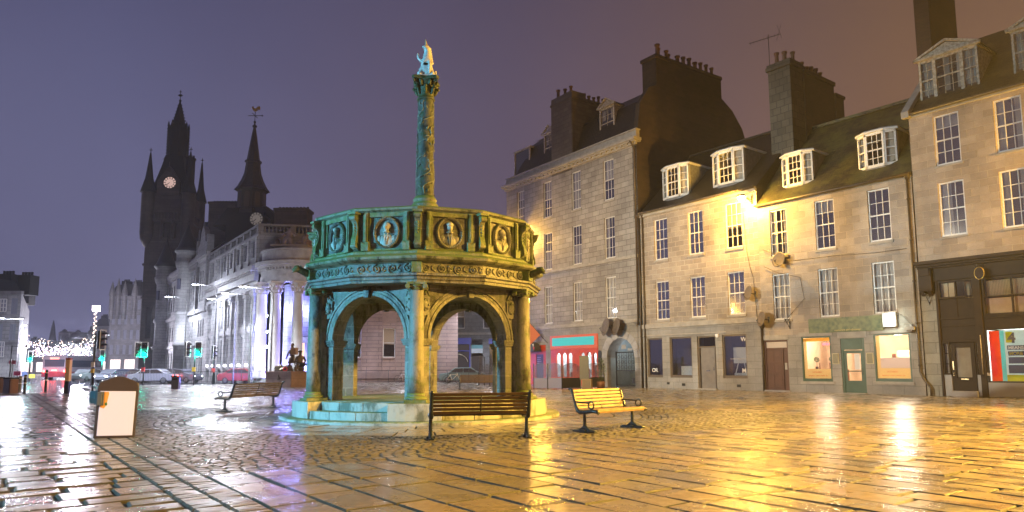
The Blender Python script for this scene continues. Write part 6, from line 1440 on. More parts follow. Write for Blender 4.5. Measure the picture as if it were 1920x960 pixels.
# tower
YT = 112; ct = px2(322, 500, YT); zt = lambda py: px2(322, py, YT).z; kt = YT/FPX*1.0
TW = empty('clock_tower', (ct.x, YT, 0), R(8), 'tall dark baronial clock tower with corner turrets and pinnacled spire', 'tower')
W2 = 3.15
bel = [(-2.3, -1.15, zt(452), zt(424)), (-.58, .58, zt(452), zt(424)), (1.15, 2.3, zt(452), zt(424))]
mb = MB(); mb.wall(-W2, W2, 0, zt(372), bel+[(-2.4, -1.6, 6, 11), (1.6, 2.4, 6, 11)], -W2, .7)
mb.quad((-W2, -W2, 0), (-W2, W2, 0), (-W2, W2, zt(372)), (-W2, -W2, zt(372))); mb.quad((W2, -W2, 0), (W2, -W2, zt(372)), (W2, W2, zt(372)), (W2, W2, 0)); mb.quad((-W2, W2, 0), (W2, W2, 0), (W2, W2, zt(372)), (-W2, W2, zt(372))); mb.box(-W2+.8, W2-.8, -W2+.75, -W2+.85, zt(455), zt(420))
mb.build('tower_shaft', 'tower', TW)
mb = MB()
for z_, e_ in ((zt(418), .22), (zt(403), .35), (zt(456), .2), (zt(500), .18), (zt(560), .15)): mb.box(-W2-e_, W2+e_, -W2-e_, W2+e_, z_-.35, z_)
for i in range(12): mb.box(-W2+.2+i*.5, -W2+.45+i*.5, -W2-.3, -W2, zt(418), zt(405))
for x in (-2.6, -.85, .85, 2.6): mb.cyl((x, -W2-.1, zt(455)), (x, -W2-.1, zt(421)), .2, n=8)
mb.build_split('string_course', 'tower', TW)
for sx in (-1, 1):
    for sy in (-1, 1):
        mb = MB(); r = 1.0 if sy < 0 else .8; mb.lathe([(.25, zt(470)), (.9, zt(456)), (r, zt(444)), (r, zt(372)), (r+.15, zt(370))], 14, c=(sx*W2*.97, sy*W2*.97, 0)); mb.build('bartizan', 'tower', TW)
        zp = zt(300 if sx < 0 else 296) if sy < 0 else zt(296); mb = MB(); mb.lathe([(r+.25, zt(371)), (r*.6, zt(345)), (.12, zp), (.03, zp+.3)], 14, c=(sx*W2*.97, sy*W2*.97, 0)); mb.cyl((sx*W2*.97, sy*W2*.97, zp), (sx*W2*.97, sy*W2*.97, zp+1.0), .05, n=5); mb.bar((sx*W2*.97-.3, sy*W2*.97, zp+.6), (sx*W2*.97+.3, sy*W2*.97, zp+.6), .06); mb.ball((sx*W2*.97, sy*W2*.97, zp+.6), .14, 6, 5); mb.build('bartizan_roof', 'spire', TW)
mb = MB(); mb.lathe([(4.2, zt(372)), (3.3, zt(345)), (2.5, zt(318)), (1.95, zt(296))], 4, ph=PI/4, smooth=False); mb.build('main_roof', 'spire', TW)
mb = MB(); mb.box(1.9, 3.0, -1.5, -.4, zt(372), zt(302)); mb.box(1.8, 3.1, -1.6, -.3, zt(302), zt(298))
for q in range(3): mb.cyl((2.2+q*.35, -.95, zt(298)), (2.2+q*.35, -.95, zt(294)), .13, n=6)
mb.build('tower_chimney', 'spire', TW)
mb = MB(); mb.lathe([(1.75, zt(297)), (1.62, zt(290)), (1.55, zt(262)), (1.60, zt(242)), (1.45, zt(238))], 8, ph=PI/8, smooth=False)
for q in range(8):
    t = q*PI/4+PI/8; c_ = (1.52*math.cos(t), 1.52*math.sin(t)); mb.lathe([(.16, zt(296)), (.15, zt(240)), (.22, zt(239)), (.02, zt(229))], 5, c=(c_[0], c_[1], 0))
    for j in range(9): mb.cbox((c_[0]*1.1, c_[1]*1.1, zt(290)+j*.52), (.16, .16, .16))
mb.build('lantern', 'spire', TW)
mb = MB(); mb.lathe([(1.15, zt(240)), (.72, zt(220)), (.36, zt(202)), (.10, zt(190))], 8, ph=PI/8, smooth=False)
for q in range(4):
    t = q*PI/2
    for j in range(8): f = j/8; rr = 1.2*(1-f*.88); mb.ball((rr*math.cos(t), rr*math.sin(t), zt(238)+(zt(192)-zt(238))*f), .13, 5, 4)
mb.cyl((0, 0, zt(192)), (0, 0, zt(169)), .05, n=6); mb.ball((0, 0, zt(189)), .22, 8, 6); mb.ball((0, 0, zt(179)), (.35, .1, .22), 8, 6); mb.bar((-.42, 0, zt(179)), (.42, 0, zt(179)), .07); mb.bar((-.25, 0, zt(172.5)), (.25, 0, zt(172.5)), .06); mb.ball((0, 0, zt(172.5)), .12, 6, 5); mb.build('spire', 'spire', TW)
mb = MB(); zc = zt(353); mb.prism([(-1.7, zt(376)), (1.7, zt(376)), (1.7, zt(350)), (.0, zt(322)), (-1.7, zt(350))], -W2-.35, -W2+2.5); mb.cyl((0, -W2-.3, zt(322)), (0, -W2-.3, zt(315)), .06, n=5); mb.build('clock_gable', 'tower', TW)
clock(TW, (.25, -W2-.42, zc), .98, emit('tower_clock_glow', (1.0, .66, .58), .62), 'spire', 'spire')

# ------------------------------------------------------------------ UNION STREET
def block(name, x0, x1, ytop, Y0, dep, m, label, roofh=1.5, floors=3, bays=4, side_dir=None, lit=0, chim=2):
    """terrace block: front faces the camera at distance Y0, flank runs back along the street"""
    a = PY(x0, 650, Y0); b = PY(x1, 650, Y0); top = PY(x0, ytop, Y0).z; w = b.x-a.x
    t = empty(name, (a.x, Y0, 0), 0, label, 'building', 'blocks along the far street')
    sd = side_dir or (0, 1); e = (sd[0]*dep, sd[1]*dep)
    hs = []; fh = (top-4.0)/max(1, floors-1)
    for i in range(bays):
        for j in range(floors-1):
            c = w*(i+.5)/bays; hs.append((c-w*.13/bays*2, c+w*.13/bays*2, 4.4+fh*j, 4.4+fh*j+fh*.62))
    mb = MB(); mb.wall(0, w, -.11, top, hs, 0, .2)
    mb.quad((0, 0, -.11), (0, 0, top), (e[0], e[1], top), (e[0], e[1], -.11)); mb.quad((w, 0, -.11), (w+e[0], e[1], -.11), (w+e[0], e[1], top), (w, 0, top)); mb.quad((e[0], e[1], -.11), (e[0], e[1], top), (w+e[0], e[1], top), (w+e[0], e[1], -.11)); mb.build('wall', m, t)
    for a_, b_, c_, d_ in hs:
        mb = MB(); mb.box(a_, b_, .14, .17, c_, d_); mb.box(a_, a_+.06, .08, .14, c_, d_); mb.box(b_-.06, b_, .08, .14, c_, d_); mb.box(a_, b_, .09, .13, (c_+d_)/2-.04, (c_+d_)/2+.04); mb.box((a_+b_)/2-.03, (a_+b_)/2+.03, .09, .13, c_, d_); mb.build('window', M['wdk'], t)
    mb = MB(); mb.box(-.2, w+.2, -.3, .1, top-.3, top+.1); mb.box(-.05, w+.05, -.12, .05, 3.9, 4.15); mb.build_split('cornice', 'granite_grey', t)
    mb = MB(); pr = [(0, top), (1.2, top+roofh*.7), (5, top+roofh), (9, top+roofh*.7), (10, top)]
    P5 = [(.1, top), (w*.12, top+roofh*.75), (w*.5, top+roofh), (w*.88, top+roofh*.75), (w-.1, top)]
    mb.add([(x, .05, z) for x, z in P5]+[(x+e[0], e[1], z) for x, z in P5], [(0, 1, 2, 3, 4), (9, 8, 7, 6, 5)]+[(i, i+5, i+6, i+1) for i in range(4)])
    mb.build('roof', 'slate_d', t)
    for i in range(chim): x = w*((.3 if Y0 > 80 else .55)+(.6 if Y0 > 80 else .2)*i/max(1, chim-1)); mb = MB(); mb.box(x-.8, x+.8, 1.5+i, 3+i, top, top+roofh+.6); [mb.cyl((x-.5+q*.33, 2.2+i, top+roofh+.6), (x-.5+q*.33, 2.2+i, top+roofh+1.0), .13, n=6) for q in range(4)]; mb.build('chimney', 'spire', t)
    if lit:  # glowing panels added at street level for glow and reflections
        for side_ in ((0, 0), (w, 0)):
            mb = MB(); L_ = math.hypot(*e); n_ = max(3, int(L_/7)); nx = -.06 if side_[0] == 0 else .06
            for i in range(n_):
                f0, f1 = (i+.12)/n_, (i+.82)/n_
                mb.add([(side_[0]+e[0]*f0+nx, e[1]*f0, .5), (side_[0]+e[0]*f1+nx, e[1]*f1, .5), (side_[0]+e[0]*f1+nx, e[1]*f1, 3.3), (side_[0]+e[0]*f0+nx, e[1]*f0, 3.3)], [(0, 1, 2, 3)])
            mb.build('added_glow_panel', M['glowpanel'], t)
        mb = MB()
        for i in range(2): mb.box(w*(.1+.45*i), w*(.42+.45*i), -.08, -.05, .5, 3.3)
        mb.build('added_glow_panel', M['glowpanel'], t)
    return t, a, b, top
M['wdk'] = mat('far_window', (.22, .23, .28), .3)
M['glowpanel'] = emit('added_panel_glow', (.95, .80, .78), 1.7)  # glow of the panels added along the far street
block('corner_building', -90, 33, 548, 74, 30, 'granite_pale', 'floodlit corner building at the left edge with white sash windows', 1.6, 3, 5, (-.55, .835))
# bright panel windows on that corner
LW = bpy.data.objects['corner_building']
for (a, b, c, d) in ((0, 12, 561, 584), (0, 7, 641, 669)):
    p, q = PY(a-8, c, 73.9), PY(b, d, 73.9); mb = MB(); x0, x1, z0, z1 = p.x-LW.location.x, q.x-LW.location.x, q.z, p.z
    w = .1; mb.box(x0, x1, -.15, -.10, z0, z1); o = mb.build('window', M['wdk'], LW)
    mb = MB()
    for i in range(5): x = x0+(x1-x0)*i/4; mb.box(x-.04, x+.04, -.2, -.15, z0, z1)
    for i in range(4): z = z0+(z1-z0)*i/3; mb.box(x0, x1, -.2, -.15, z-.04, z+.04)
    mb.build('frame', 'white_paint', o)
block('far_block', 18, 44, 570, 110, 60, 'granite_grey', 'dark tall block just behind the left corner building', 2.0, 4, 1, (-.57, .82), chim=1, lit=1)
RB_, *_ = block('baronial_block', 203, 262, 556, 150, 45, 'granite_grey', 'gothic corner block with pinnacles and steep gables left of the tower', 3.0, 5, 5, (-.45, .89), chim=3, lit=1)
mb = MB()
for i, u in enumerate((.3, 1.6, 3.0, 5.2)): mb.lathe([(.5, 12), (.55, 17.0), (.7, 17.2), (.5, 18.3), (.05, 20.2+.7*(i % 2))], 8, c=(u, -.2, 0), smooth=False)
mb.build('pinnacle', 'granite_grey', RB_)
block('far_block', 178, 203, 612, 190, 50, 'granite_grey', 'lower street block beyond the gothic corner', 2.5, 4, 3, (-.45, .89), chim=2, lit=1)
block('far_block', 165, 180, 622, 240, 60, 'granite_grey', 'distant pale block at the far right of the lit street', 2.5, 4, 3, (-.3, .95), chim=1, lit=1)
block('far_block', 128, 165, 634, 330, 60, 'granite_grey', 'distant low roofline in the haze across the street end', 3, 4, 5, (0, 1), chim=2, lit=1)
block('far_block', 108, 128, 624, 360, 40, 'granite_grey', 'distant square-topped block in the haze left of the roofline', 1, 4, 3, (0, 1), chim=1)
block('far_block', 50, 66, 650, 200, 90, 'granite_grey', 'low lit block in the street behind the left lamps', 2, 4, 2, (.05, 1), chim=1, lit=1)
sp_ = PY(98, 640, 380); CS = empty('church_spire', (sp_.x, 380, 0), 0, 'faint distant church spire rising through the haze', 'church')
mb = MB(); mb.box(-1.6, 1.6, -1.6, 1.6, 0, 17); mb.build('tower', 'granite_grey', CS); mb = MB(); mb.lathe([(1.8, 17), (.9, 24), (.1, PY(98, 600, 380).z)], 8, smooth=False); mb.build('spire', 'spire', CS)

# street lamps
def street_lamp(loc, h, arm, watts, label, size=.30, glow=55, rz=0, light=True, grp='street lamps along the street'):
    t = empty('street_lamp', loc, rz, label, 'street lamp', grp)
    mb = MB(); mb.tube([(0, 0, 0), (0, 0, 1.2), (0, 0, h-.4), (arm*.15, 0, h-.08), (arm, 0, h)], [.10, .08, .06, .05, .045], 8); mb.build('pole', 'lead', t)
    mb = MB(); mb.box(arm-.1, arm+.75, -.16, .16, h-.03, h+.09); mb.build('lamp_head', 'lead', t, bevel=.02)
    mb = MB(); mb.box(arm+.12, arm+.56, -.12, .12, h-.06, h-.03); mb.build('lens', M['glow%d' % glow], t)
    if light:
        l = lamp('street_light', (0, 0, 0), WHITE, watts*.75, .15, 'SPOT', None, R(154), .35); l.parent = t; l.location = (arm+.35, 0, h-.12)
        l = lamp('street_light', (0, 0, 0), WHITE, watts*.13, .2); l.parent = t; l.location = (arm+.35, 0, h-.2)
    return t
for g_ in (55, 120): M['glow%d' % g_] = emit('led_glow_%d' % g_, (.80, .88, 1.0), g_*.5)
def lamp_at(px, py, Y, w, label, arm=1.6, rz=0, **k):
    p = PY(px, py, Y); x = p.x-math.cos(rz)*(arm+.35); y = Y-math.sin(rz)*(arm+.35); street_lamp((x, y, -.11), p.z+.11, arm, w, label, rz=rz, **k)
lamp_at(36, 597, 62, 9000, 'nearest street lamp on the left pavement, above the signs'); lamp_at(45, 609, 82, 7000, 'second street lamp from the left, slightly lower'); lamp_at(44, 615, 104, 6000, 'third street lamp from the left'); lamp_at(44, 622, 130, 6000, 'fourth street lamp from the left, lowest of the row')
lamp_at(2, 596, 66, 6500, 'street lamp cut by the left edge of the frame')
# lamps on the right pavement, in front of the floodlit facades (arm towards the road, i.e. away from the wall)
WL = [(457, 537, 4.2, 7500, 'bright street lamp by the bank, nearest the portico'), (422, 549, 4.0, 6500, 'street lamp before the middle of the bank'), (395, 560, 4.0, 6500, 'lower street lamp at the far end of the bank'), (366, 533, 3.0, 9500, 'tall bright street lamp before the nearer round turret'), (315, 556, 3.2, 9500, 'street lamp before the farther round turret')]
for (px, py, off, w, lb) in WL:
    u, z = FK.uv(px, py, -off); q = FK.w(u, -off+2.2, 0)
    rzq = math.atan2(-(FK.n.y), -(FK.n.x))
    street_lamp((q.x, q.y, -.11), z+.11, 1.85, w, lb, rz=rzq, glow=120)
for i, (px, py, Y) in enumerate(((206, 628, 160), (170, 640, 220))):
    lamp_at(px, py, Y, 9000, ['street lamp glowing beside the gothic corner block', 'faint far street lamp at the right of the lit street'][i])
# string curtains of festive lights across the street
fl_mats = [emit('festive_warm', (1.0, .72, .62), 13), emit('festive_cool', (.75, .80, 1.0), 13), emit('festive_violet', (.90, .70, 1.0), 13)]
gl = random.Random(21)
NTH = ['nearest', 'second', 'third', 'fourth', 'fifth', 'sixth', 'seventh', 'eighth', 'ninth', 'tenth', 'eleventh', 'twelfth', 'thirteenth', 'fourteenth', 'fifteenth', 'sixteenth', 'seventeenth', 'farthest']
for i in range(18):
    Y = 86+i*11; f_ = (Y-86)/200; xl, xr = PY(46+44*min(1, f_)**.7, 650, Y).x, PY(176-26*min(1, f_), 650, Y).x
    t = MB(); N = 26; zl_, zr_ = 5.6+gl.uniform(-.3, .4), 5.0+gl.uniform(-.4, .3)
    for j in range(N+1):
        f = j/N; x = xl+(xr-xl)*f; z = zl_*(1-f)+zr_*f-1.3*4*f*(1-f)*.5
        for q in range(gl.choice((1, 2, 2, 3, 4))):
            s = .040*(Y/92)**.6*gl.uniform(.7, 1.3); t.ball((x+gl.uniform(-.25, .25)-(xl+xr)/2, gl.uniform(-1.5, 1.5), z-q*.42+gl.uniform(-.15, .15)), s, 4, 3)
    o_ = empty('festive_lights', ((xl+xr)/2, Y, 0), 0, NTH[i]+' curtain of small festive lights hung across the street', 'festive lights', 'festive light curtains across the street')
    bo = t.build('bulbs', fl_mats[i % 3], o_); bo['kind'] = 'stuff'
    mb = MB(); mb.tube([((xl+(xr-xl)*j/16)-(xl+xr)/2, 0, zl_*(1-j/16)+zr_*j/16-2.6*(j/16)*(1-j/16)) for j in range(17)], .02, 4); mb.build('wire', 'iron', o_)
for (x, y, z, w) in ((-75, 120, 4.5, 9000), (-84, 165, 4.5, 12000), (-98, 215, 5, 16000)): lamp('festive_glow', (x, y, z), (.88, .84, 1.0), w*3.4, 1.5)

# ------------------------------------------------------------------ VEHICLES
def wheel(par, x, y, r=.32, s=1):
    mb = MB(); mb.tube([(x+r*.78*math.cos(t*PI/8), y, r+r*.78*math.sin(t*PI/8)) for t in range(16)], r*.24, 8, closed=True); o = mb.build('wheel', 'black', par)
    mb = MB(); mb.cyl((x, y-.07, r), (x, y+.07, r), r*.6, n=14)
    for q in range(5): t = q*2*PI/5; mb.bar((x, y-.09*s, r), (x+r*.55*math.cos(t), y-.09*s, r+r*.55*math.sin(t)), .05)
    mb.build('rim', 'lead', o)
def car(loc, rz, m, label, on=True):
    t = empty('car', loc, rz, label, 'car', 'cars in the street')
    side = [(-2.1, .35), (-2.15, .62), (-2.05, .88), (-1.3, .98), (-.75, 1.40), (.75, 1.44), (1.45, 1.02), (2.05, .92), (2.12, .5), (2.05, .28), (-2.0, .25)]
    mb = MB(); mb.prism(side, -.84, .84); mb.build('body', m, t, bevel=.07)
    mb = MB(); mb.prism([(-1.12, .99), (-.68, 1.34), (.0, 1.37), (.0, .99)], -.855, .855); mb.prism([(.06, .99), (.06, 1.37), (.68, 1.37), (1.25, .99)], -.855, .855); mb.prism([(-1.24, 1.01), (-.76, 1.37), (-.70, 1.34), (-1.16, .99)], -.72, .72); mb.prism([(1.38, 1.03), (.80, 1.41), (.74, 1.38), (1.30, 1.0)], -.72, .72); mb.build('window', M['dg'], t)
    for x in (-1.35, 1.3):
        for y, s in ((-.78, 1), (.78, -1)): wheel(t, x, y, .32, s)
    for y in (-.62, .62):
        mb = MB(); mb.ball((-2.06, y, .66), (.08, .19, .09), 8, 6); mb.build('headlight', M['hl'] if on else M['lead'], t)
        mb = MB(); mb.ball((2.06, y, .74), (.07, .18, .10), 8, 6); mb.build('tail_light', M['tl'] if on else M['lead'], t)
    mb = MB(); mb.box(2.10, 2.13, -.26, .26, .5, .62); mb.build('number_plate', 'old_white', t)
    return t
M['hl'] = emit('headlight_glow', (.9, .93, 1.0), 90); M['tl'] = emit('tail_glow', (1.0, .05, .04), 25)
cs = [((215, 707), 75, R(80), (.25, .27, .32), 'silver car facing the square just left of the green signal'), ((243, 706), 71, R(70), (.05, .06, .09), 'dark car behind the signal pole with headlights on'), ((287, 706), 68, R(5), (.35, .36, .40), 'pale car passing behind the railing and the grey bin'), ((336, 704), 70, R(170), (.12, .12, .16), 'dark grey car behind the railing between the signals'), ((165, 706), 84, R(85), (.3, .3, .33), 'light car with headlights left of the leaning signal pole'), ((142, 706), 98, R(-80), (.28, .1, .1), 'small reddish car beside the bus'), ((868, 704), 63.5, R(3), (.17, .24, .24), 'grey green car parked behind the railing in the right arch'), ((455, 706), 66, R(172), (.30, .05, .06), 'red car passing in front of the bank')]
for (px, py), Y, rz, c, lb in cs:
    p = PY(px, py, Y); car((p.x, Y, -.11), rz, mat('car_paint', c, .25, c2=None, coat=.6), lb, on='parked' not in lb)
# bus
p = PY(101, 700, 92); BUS = empty('bus', (p.x, 92, -.11), R(8), 'red and white single deck bus seen from behind with glowing tail lights', 'bus')
mb = MB(); mb.box(-1.5, 1.5, 0, 11, .35, 3.05); mb.prism([(-1.5, 3.05), (-1.35, 3.25), (1.35, 3.25), (1.5, 3.05)], 0, 11); mb.build('body', mat('bus_paint', (.42, .38, .48), .35), BUS, bevel=.12)
mb = MB(); mb.box(-1.51, 1.51, -.02, 11, .42, 1.1); mb.build('skirt', mat('bus_red', (.32, .05, .09), .35), BUS, bevel=.04)
mb = MB(); mb.box(-1.2, 1.2, -.03, .0, 1.75, 2.7); mb.box(-1.53, 1.53, .6, 10.4, 1.7, 2.6); mb.build('window', mat('bus_glass', (.10, .11, .17), .1), BUS)
for x in (-1.25, 1.25):
    mb = MB(); mb.box(x-.12, x+.12, -.06, 0, 1.0, 1.35); mb.build('tail_light', M['tl'], BUS)
mb = MB(); mb.box(-.55, .55, -.05, -.03, 2.72, 2.98); mb.build('route_display', 'tl' if False else emit('route_glow', (1.0, .35, .3), 2.5), BUS)
mb = MB(); mb.box(-.35, .35, -.05, -.02, 1.2, 1.36); mb.build('brake_light', M['tl'], BUS)
for x in (-1.4, 1.4):
    for y in (2.2, 8.6):
        mb = MB(); mb.cyl((x-.12, y, .48), (x+.12, y, .48), .48, n=18); mb.build('wheel', 'black', BUS)
lamp('bus_tail_light_glow', (p.x, 90.6, 1.0), (1, .15, .1), 90, .3)

# ------------------------------------------------------------------ SIGNALS, POSTS, BINS, RAILINGS
SG = emit('signal_green', (.0, 1.0, .62), 60); gdim = mat('signal_lens_off', (.05, .012, .01), .3)
def signal(px, py, Y, heads, label, lit=True, hooks=False, h=None, white=False):
    b = PY(px, py, Y); t = empty('traffic_signal', (b.x, Y, -.1), 0, label, 'traffic signal', 'traffic signals at the crossing')
    top = (h or 3.5); mb = MB(); mb.tube([(0, 0, 0), (0, 0, top)], .06, 8); mb.lathe([(.12, 0), (.12, .06), (.07, .1)], 10); mb.build('pole', 'lead' if white else 'iron', t)
    for (dx, face, hz, on) in heads:
        mb = MB(); mb.T = Matrix.Translation((dx, -.05, hz)) @ Matrix.Rotation(face, 4, 'Z'); mb.box(-.20, .20, -.02, .18, -.55, .55); hd = mb.build('signal_head', 'black', t, bevel=.03)
        mb = MB(); mb.T = Matrix.Translation((dx, -.05, hz)) @ Matrix.Rotation(face, 4, 'Z'); mb.box(-.26, -.22, -.03, .0, -.62, .62); mb.box(.22, .26, -.03, .0, -.62, .62); mb.box(-.26, .26, -.03, 0, .58, .62); mb.box(-.26, .26, -.03, 0, -.62, -.58); mb.build('backing_board', 'white_paint', hd)
        for q, zq in enumerate((.34, 0, -.34)):
            mb = MB(); mb.T = Matrix.Translation((dx, -.05, hz)) @ Matrix.Rotation(face, 4, 'Z'); mb.cyl((0, -.05, zq), (0, -.02, zq), .12, n=14); mb.build('lens', SG if (on and q == 2) else gdim, hd)
            mb = MB(); mb.T = Matrix.Translation((dx, -.05, hz+zq)) @ Matrix.Rotation(face, 4, 'Z')
            mb.prism([(.13*math.cos(a), .13*math.sin(a)) for a in [PI*i/8 for i in range(9)]]+[(.115*math.cos(a), .115*math.sin(a)) for a in [PI*i/8 for i in range(8, -1, -1)]], -.24, -.02); mb.build('visor', 'black', hd)
        if on: l = lamp('green_glow', (0, 0, 0), (0, 1, .62), 500, .12, 'SPOT', None, R(130), .3); l.parent = t; l.location = (dx, -.40, hz-.34); l.rotation_euler = (R(80), 0, 0)
    return t
signal(268, 722, 57, [(-.55+.0, 0.9, 3.0, False), (.0, .15, 3.0, True)], 'traffic signal with a bright green light and red button box, left of the tower base')
signal(363, 722, 56.5, [(-.55, 1.3, 3.0, False), (.28, .3, 3.0, True)], 'traffic signal with yellow box on its pole and a dimmer green light')
signal(400, 722, 60, [(-.0, 1.5, 2.8, False)], 'dark traffic signal on a kinked pole before the bank'); 
t = signal(173, 736, 42.5, [(.45, 1.45, 3.2, False)], 'leaning black signal pole with visored head, behind the big bin', h=3.6)
mb = MB(); mb.box(-.09, .09, -.16, -.05, 1.55, 1.85); mb.build('push_button', 'white_paint', t)
mb = MB(); mb.box(-.08, .08, -.16, -.05, 1.2, 1.45); mb.build('push_button_box', mat('yellow_box', (.7, .5, .03), .4), t)
for nm, z_ in (('traffic_signal', 1.2), ('traffic_signal.001', 1.2), ('traffic_signal.002', 1.1)):
    o = bpy.data.objects[nm]; mb = MB(); mb.box(-.11, .13, -.2, -.05, z_, z_+.34); mb.build('push_button_box', mat('button_box', (.5, .05, .05) if nm != 'traffic_signal.001' else (.7, .5, .03), .4), o)
p = PY(190, 708, 80); signal(190, 708, 80, [(0, .2, 3.0, True)], 'far pale traffic signal showing green beyond the big bin', white=True)
p = PY(55, 706, 84); signal(55, 706, 84, [(0, .1, 3.0, True)], 'far green traffic signal beside the bus')
# lit mast behind the leaning pole
b = PY(172, 715, 62); mb = MB(); mb.tube([(0, 0, 0), (0, 0, PY(172, 582, 62).z+.1)], [.10, .05], 8); MS = mb.build('lit_mast', 'lead', None, (b.x, 62, -.11)); tag(MS, 'slim tall mast wound with lights and a bright square top', 'mast')
mb = MB(); zt_ = PY(172, 578, 62).z+.1; mb.box(-.22, .22, -.22, .22, zt_-.25, zt_+.22); mb.build('lantern', emit('mast_top', (1.0, .85, .9), 25), MS)
mb = MB()
for i in range(26): mb.ball((.09*math.cos(i*2), -.06+.09*math.sin(i*2), 3.2+i*.13), .035, 5, 4)
mb.build('light_string', fl_mats[0], MS)
# sign posts and clutter on the left pavement
def flat_sign(px, py0, py1, w_px, Y, c, label, post=True, border=None, shape='rect'):
    a = PY(px, py1, Y); b2 = PY(px, py0, Y); w = w_px/FPX*Y; t = empty('road_sign', (a.x, Y, -.11), 0, label, 'sign', 'signs on the left pavement')
    mb = MB(); mb.cyl((0, .05, 0), (0, .05, b2.z+.2), .04, n=6); mb.build('post', 'lead', t)
    mb = MB(); mb.box(-w/2, w/2, -.03, 0, a.z+.11, b2.z+.11); mb.build('plate', mat('sign_plate', c, .5), t, bevel=.01)
    return t
flat_sign(23, 676, 683, 13, 50, (.5, .18, .28), 'pinkish street name plate on the tall dark post, left side')
flat_sign(32, 696, 704, 13, 60, (.55, .06, .16), 'red and white sign low on the left pavement by the signals')
flat_sign(46, 697, 706, 10, 66, (.10, .14, .28), 'small blue sign on the left pavement beside the red sign')
flat_sign(60, 702, 709, 11, 70, (.65, .55, .08), 'yellow sign at the road edge left of the bus')
flat_sign(107, 692, 700, 6, 100, (.4, .08, .05), 'small brown sign far down the road right of the bus') if False else None
p = PG(15, 742); mb = MB(); mb.cyl((0, 0, 0), (0, 0, 3.0), .04, n=8); mb.bar((0, 0, 2.95), (.9, 0, 2.95), .04); mb.ball((1.0, 0, 2.95), .08, 6, 5); o = mb.build('slim_post', 'iron', None, PY(16, 733, 48).xy.to_3d()+Vector((0, 0, -.03))); tag(o, 'slim dark post with a crossbar behind the planter at the left edge', 'post')
def planter(px0, px1, ytop, Y, label, c):
    a, b = PY(px0, 735, Y), PY(px1, 735, Y); w = b.x-a.x; h = PY(px0, ytop, Y).z; t = empty('litter_bin', ((a.x+b.x)/2, Y, -.02), R(-18), label, 'bin', 'bins at the left edge')
    mb = MB(); mb.box(-w*.42, w*.42, -w*.35, w*.35, 0, h-.06); mb.build('body', mat('bin_panel', c, .5, c2=tuple(v*.8 for v in c), ns=2), t, bevel=.03)
    mb = MB(); mb.box(-w*.46, w*.46, -w*.39, w*.39, h-.06, h+.03); mb.build('lid', 'black', t, bevel=.02)
    mb = MB(); mb.box(w*.30, w*.425, -w*.36, w*.36, 0.02, h-.08); mb.build('side_panel', mat('bin_brown', (.18, .08, .05), .5), t)
planter(8, 30, 708, 39.5, 'grey and brown square bin near the left edge', (.33, .33, .36)); planter(-8, 5, 707, 40, 'dark brown bin cut off by the left edge', (.10, .045, .03))
def bollard(px, py, h, label, m='black', r=.075):
    b = PG(px, py); t = empty('bollard', b, 0, label, 'bollard', 'bollards along the kerb')
    mb = MB(); mb.lathe([(r*1.3, 0), (r*1.3, .05), (r, .08), (r*.9, h-.08), (r*1.05, h-.05), (r*.5, h)], 12); mb.build('post', m, t)
    mb = MB(); mb.cyl((0, 0, h*.52), (0, 0, h*.58), r*1.02, n=12); mb.cyl((0, 0, h*.85), (0, 0, h*.89), r*1.02, n=12); mb.build('reflective_band', 'white_paint', t)
bollard(45.5, 738, 1.05, 'slim black bollard with white bands, left of the pair'); bollard(85, 736, 1.3, 'slim black bollard with white bands, right of the pair'); bollard(36, 736, .95, 'pale bollard beside the grey and brown bin', 'lead', .11)
b = PG(125.5, 738); PP = empty('marker_post', b, 0, 'square post with cream upper half, dark foot and red cap', 'post'); h = 1.95; w = .115
mb = MB(); mb.box(-w, w, -w, w, 0, .68); mb.build('foot', 'black', PP, bevel=.01); mb = MB(); mb.box(-w, w, -w, w, .68, h-.1); mb.build('shaft', mat('cream_paint', (.70, .48, .25), .5), PP, bevel=.01); mb = MB(); mb.box(-w*1.05, w*1.05, -w*1.05, w*1.05, h-.1, h); mb.build('cap', mat('red_cap', (.3, .05, .03), .5), PP, bevel=.01)
b = PG(329, 731); DBN = empty('litter_bin', b, R(6), 'square dark slate litter bin standing alone before the railing', 'bin')
mb = MB(); mb.box(-.22, .22, -.2, .2, .03, .80); mb.build('body', mat('slate_bin', (.09, .09, .13), .4), DBN, bevel=.02); mb = MB(); mb.box(-.24, .24, -.22, .22, .80, .88); mb.build('lid', 'black', DBN, bevel=.02); mb = MB(); mb.box(-.15, .15, -.23, -.2, .62, .74); mb.build('slot', 'black', DBN)
# railings
def railing(p0, p1, label, h=1.15, m='iron'):
    p0, p1 = Vector(p0), Vector(p1); d = p1-p0; L = d.length; t = empty('railing', (p0.x, p0.y, -.03), math.atan2(d.y, d.x), label, 'railing', 'pedestrian railings at the kerb')
    n = max(1, round(L/2.1))
    for i in range(n+1):
        mb = MB(); mb.cyl((L*i/n, 0, 0), (L*i/n, 0, h+.03), .032, n=6); mb.build('post', m, t)
    for i in range(n):
        a, b = L*i/n+.05, L*(i+1)/n-.05; mb = MB(); mb.bar((a, 0, h-.03), (b, 0, h-.03), .035); mb.bar((a, 0, .12), (b, 0, .12), .035)
        for j in range(1, 18): x = a+(b-a)*j/18; mb.cyl((x, 0, .12), (x, 0, h-.03), .010, n=4)
        mb.build('rail_panel', m, t)
def gp(px, py): v = PG(px, py); return (v.x, v.y)
railing(gp(206, 724), gp(262, 723), 'grey pedestrian railing left of the green signal', m='lead'); railing(gp(268, 723), gp(322, 722), 'pedestrian railing right of the green signal, behind the grey bin'); railing(gp(326, 722), gp(398, 721), 'pedestrian railing between the two middle signals'); railing(gp(402, 721), gp(500, 719.5), 'long pedestrian railing behind the left bench'); 
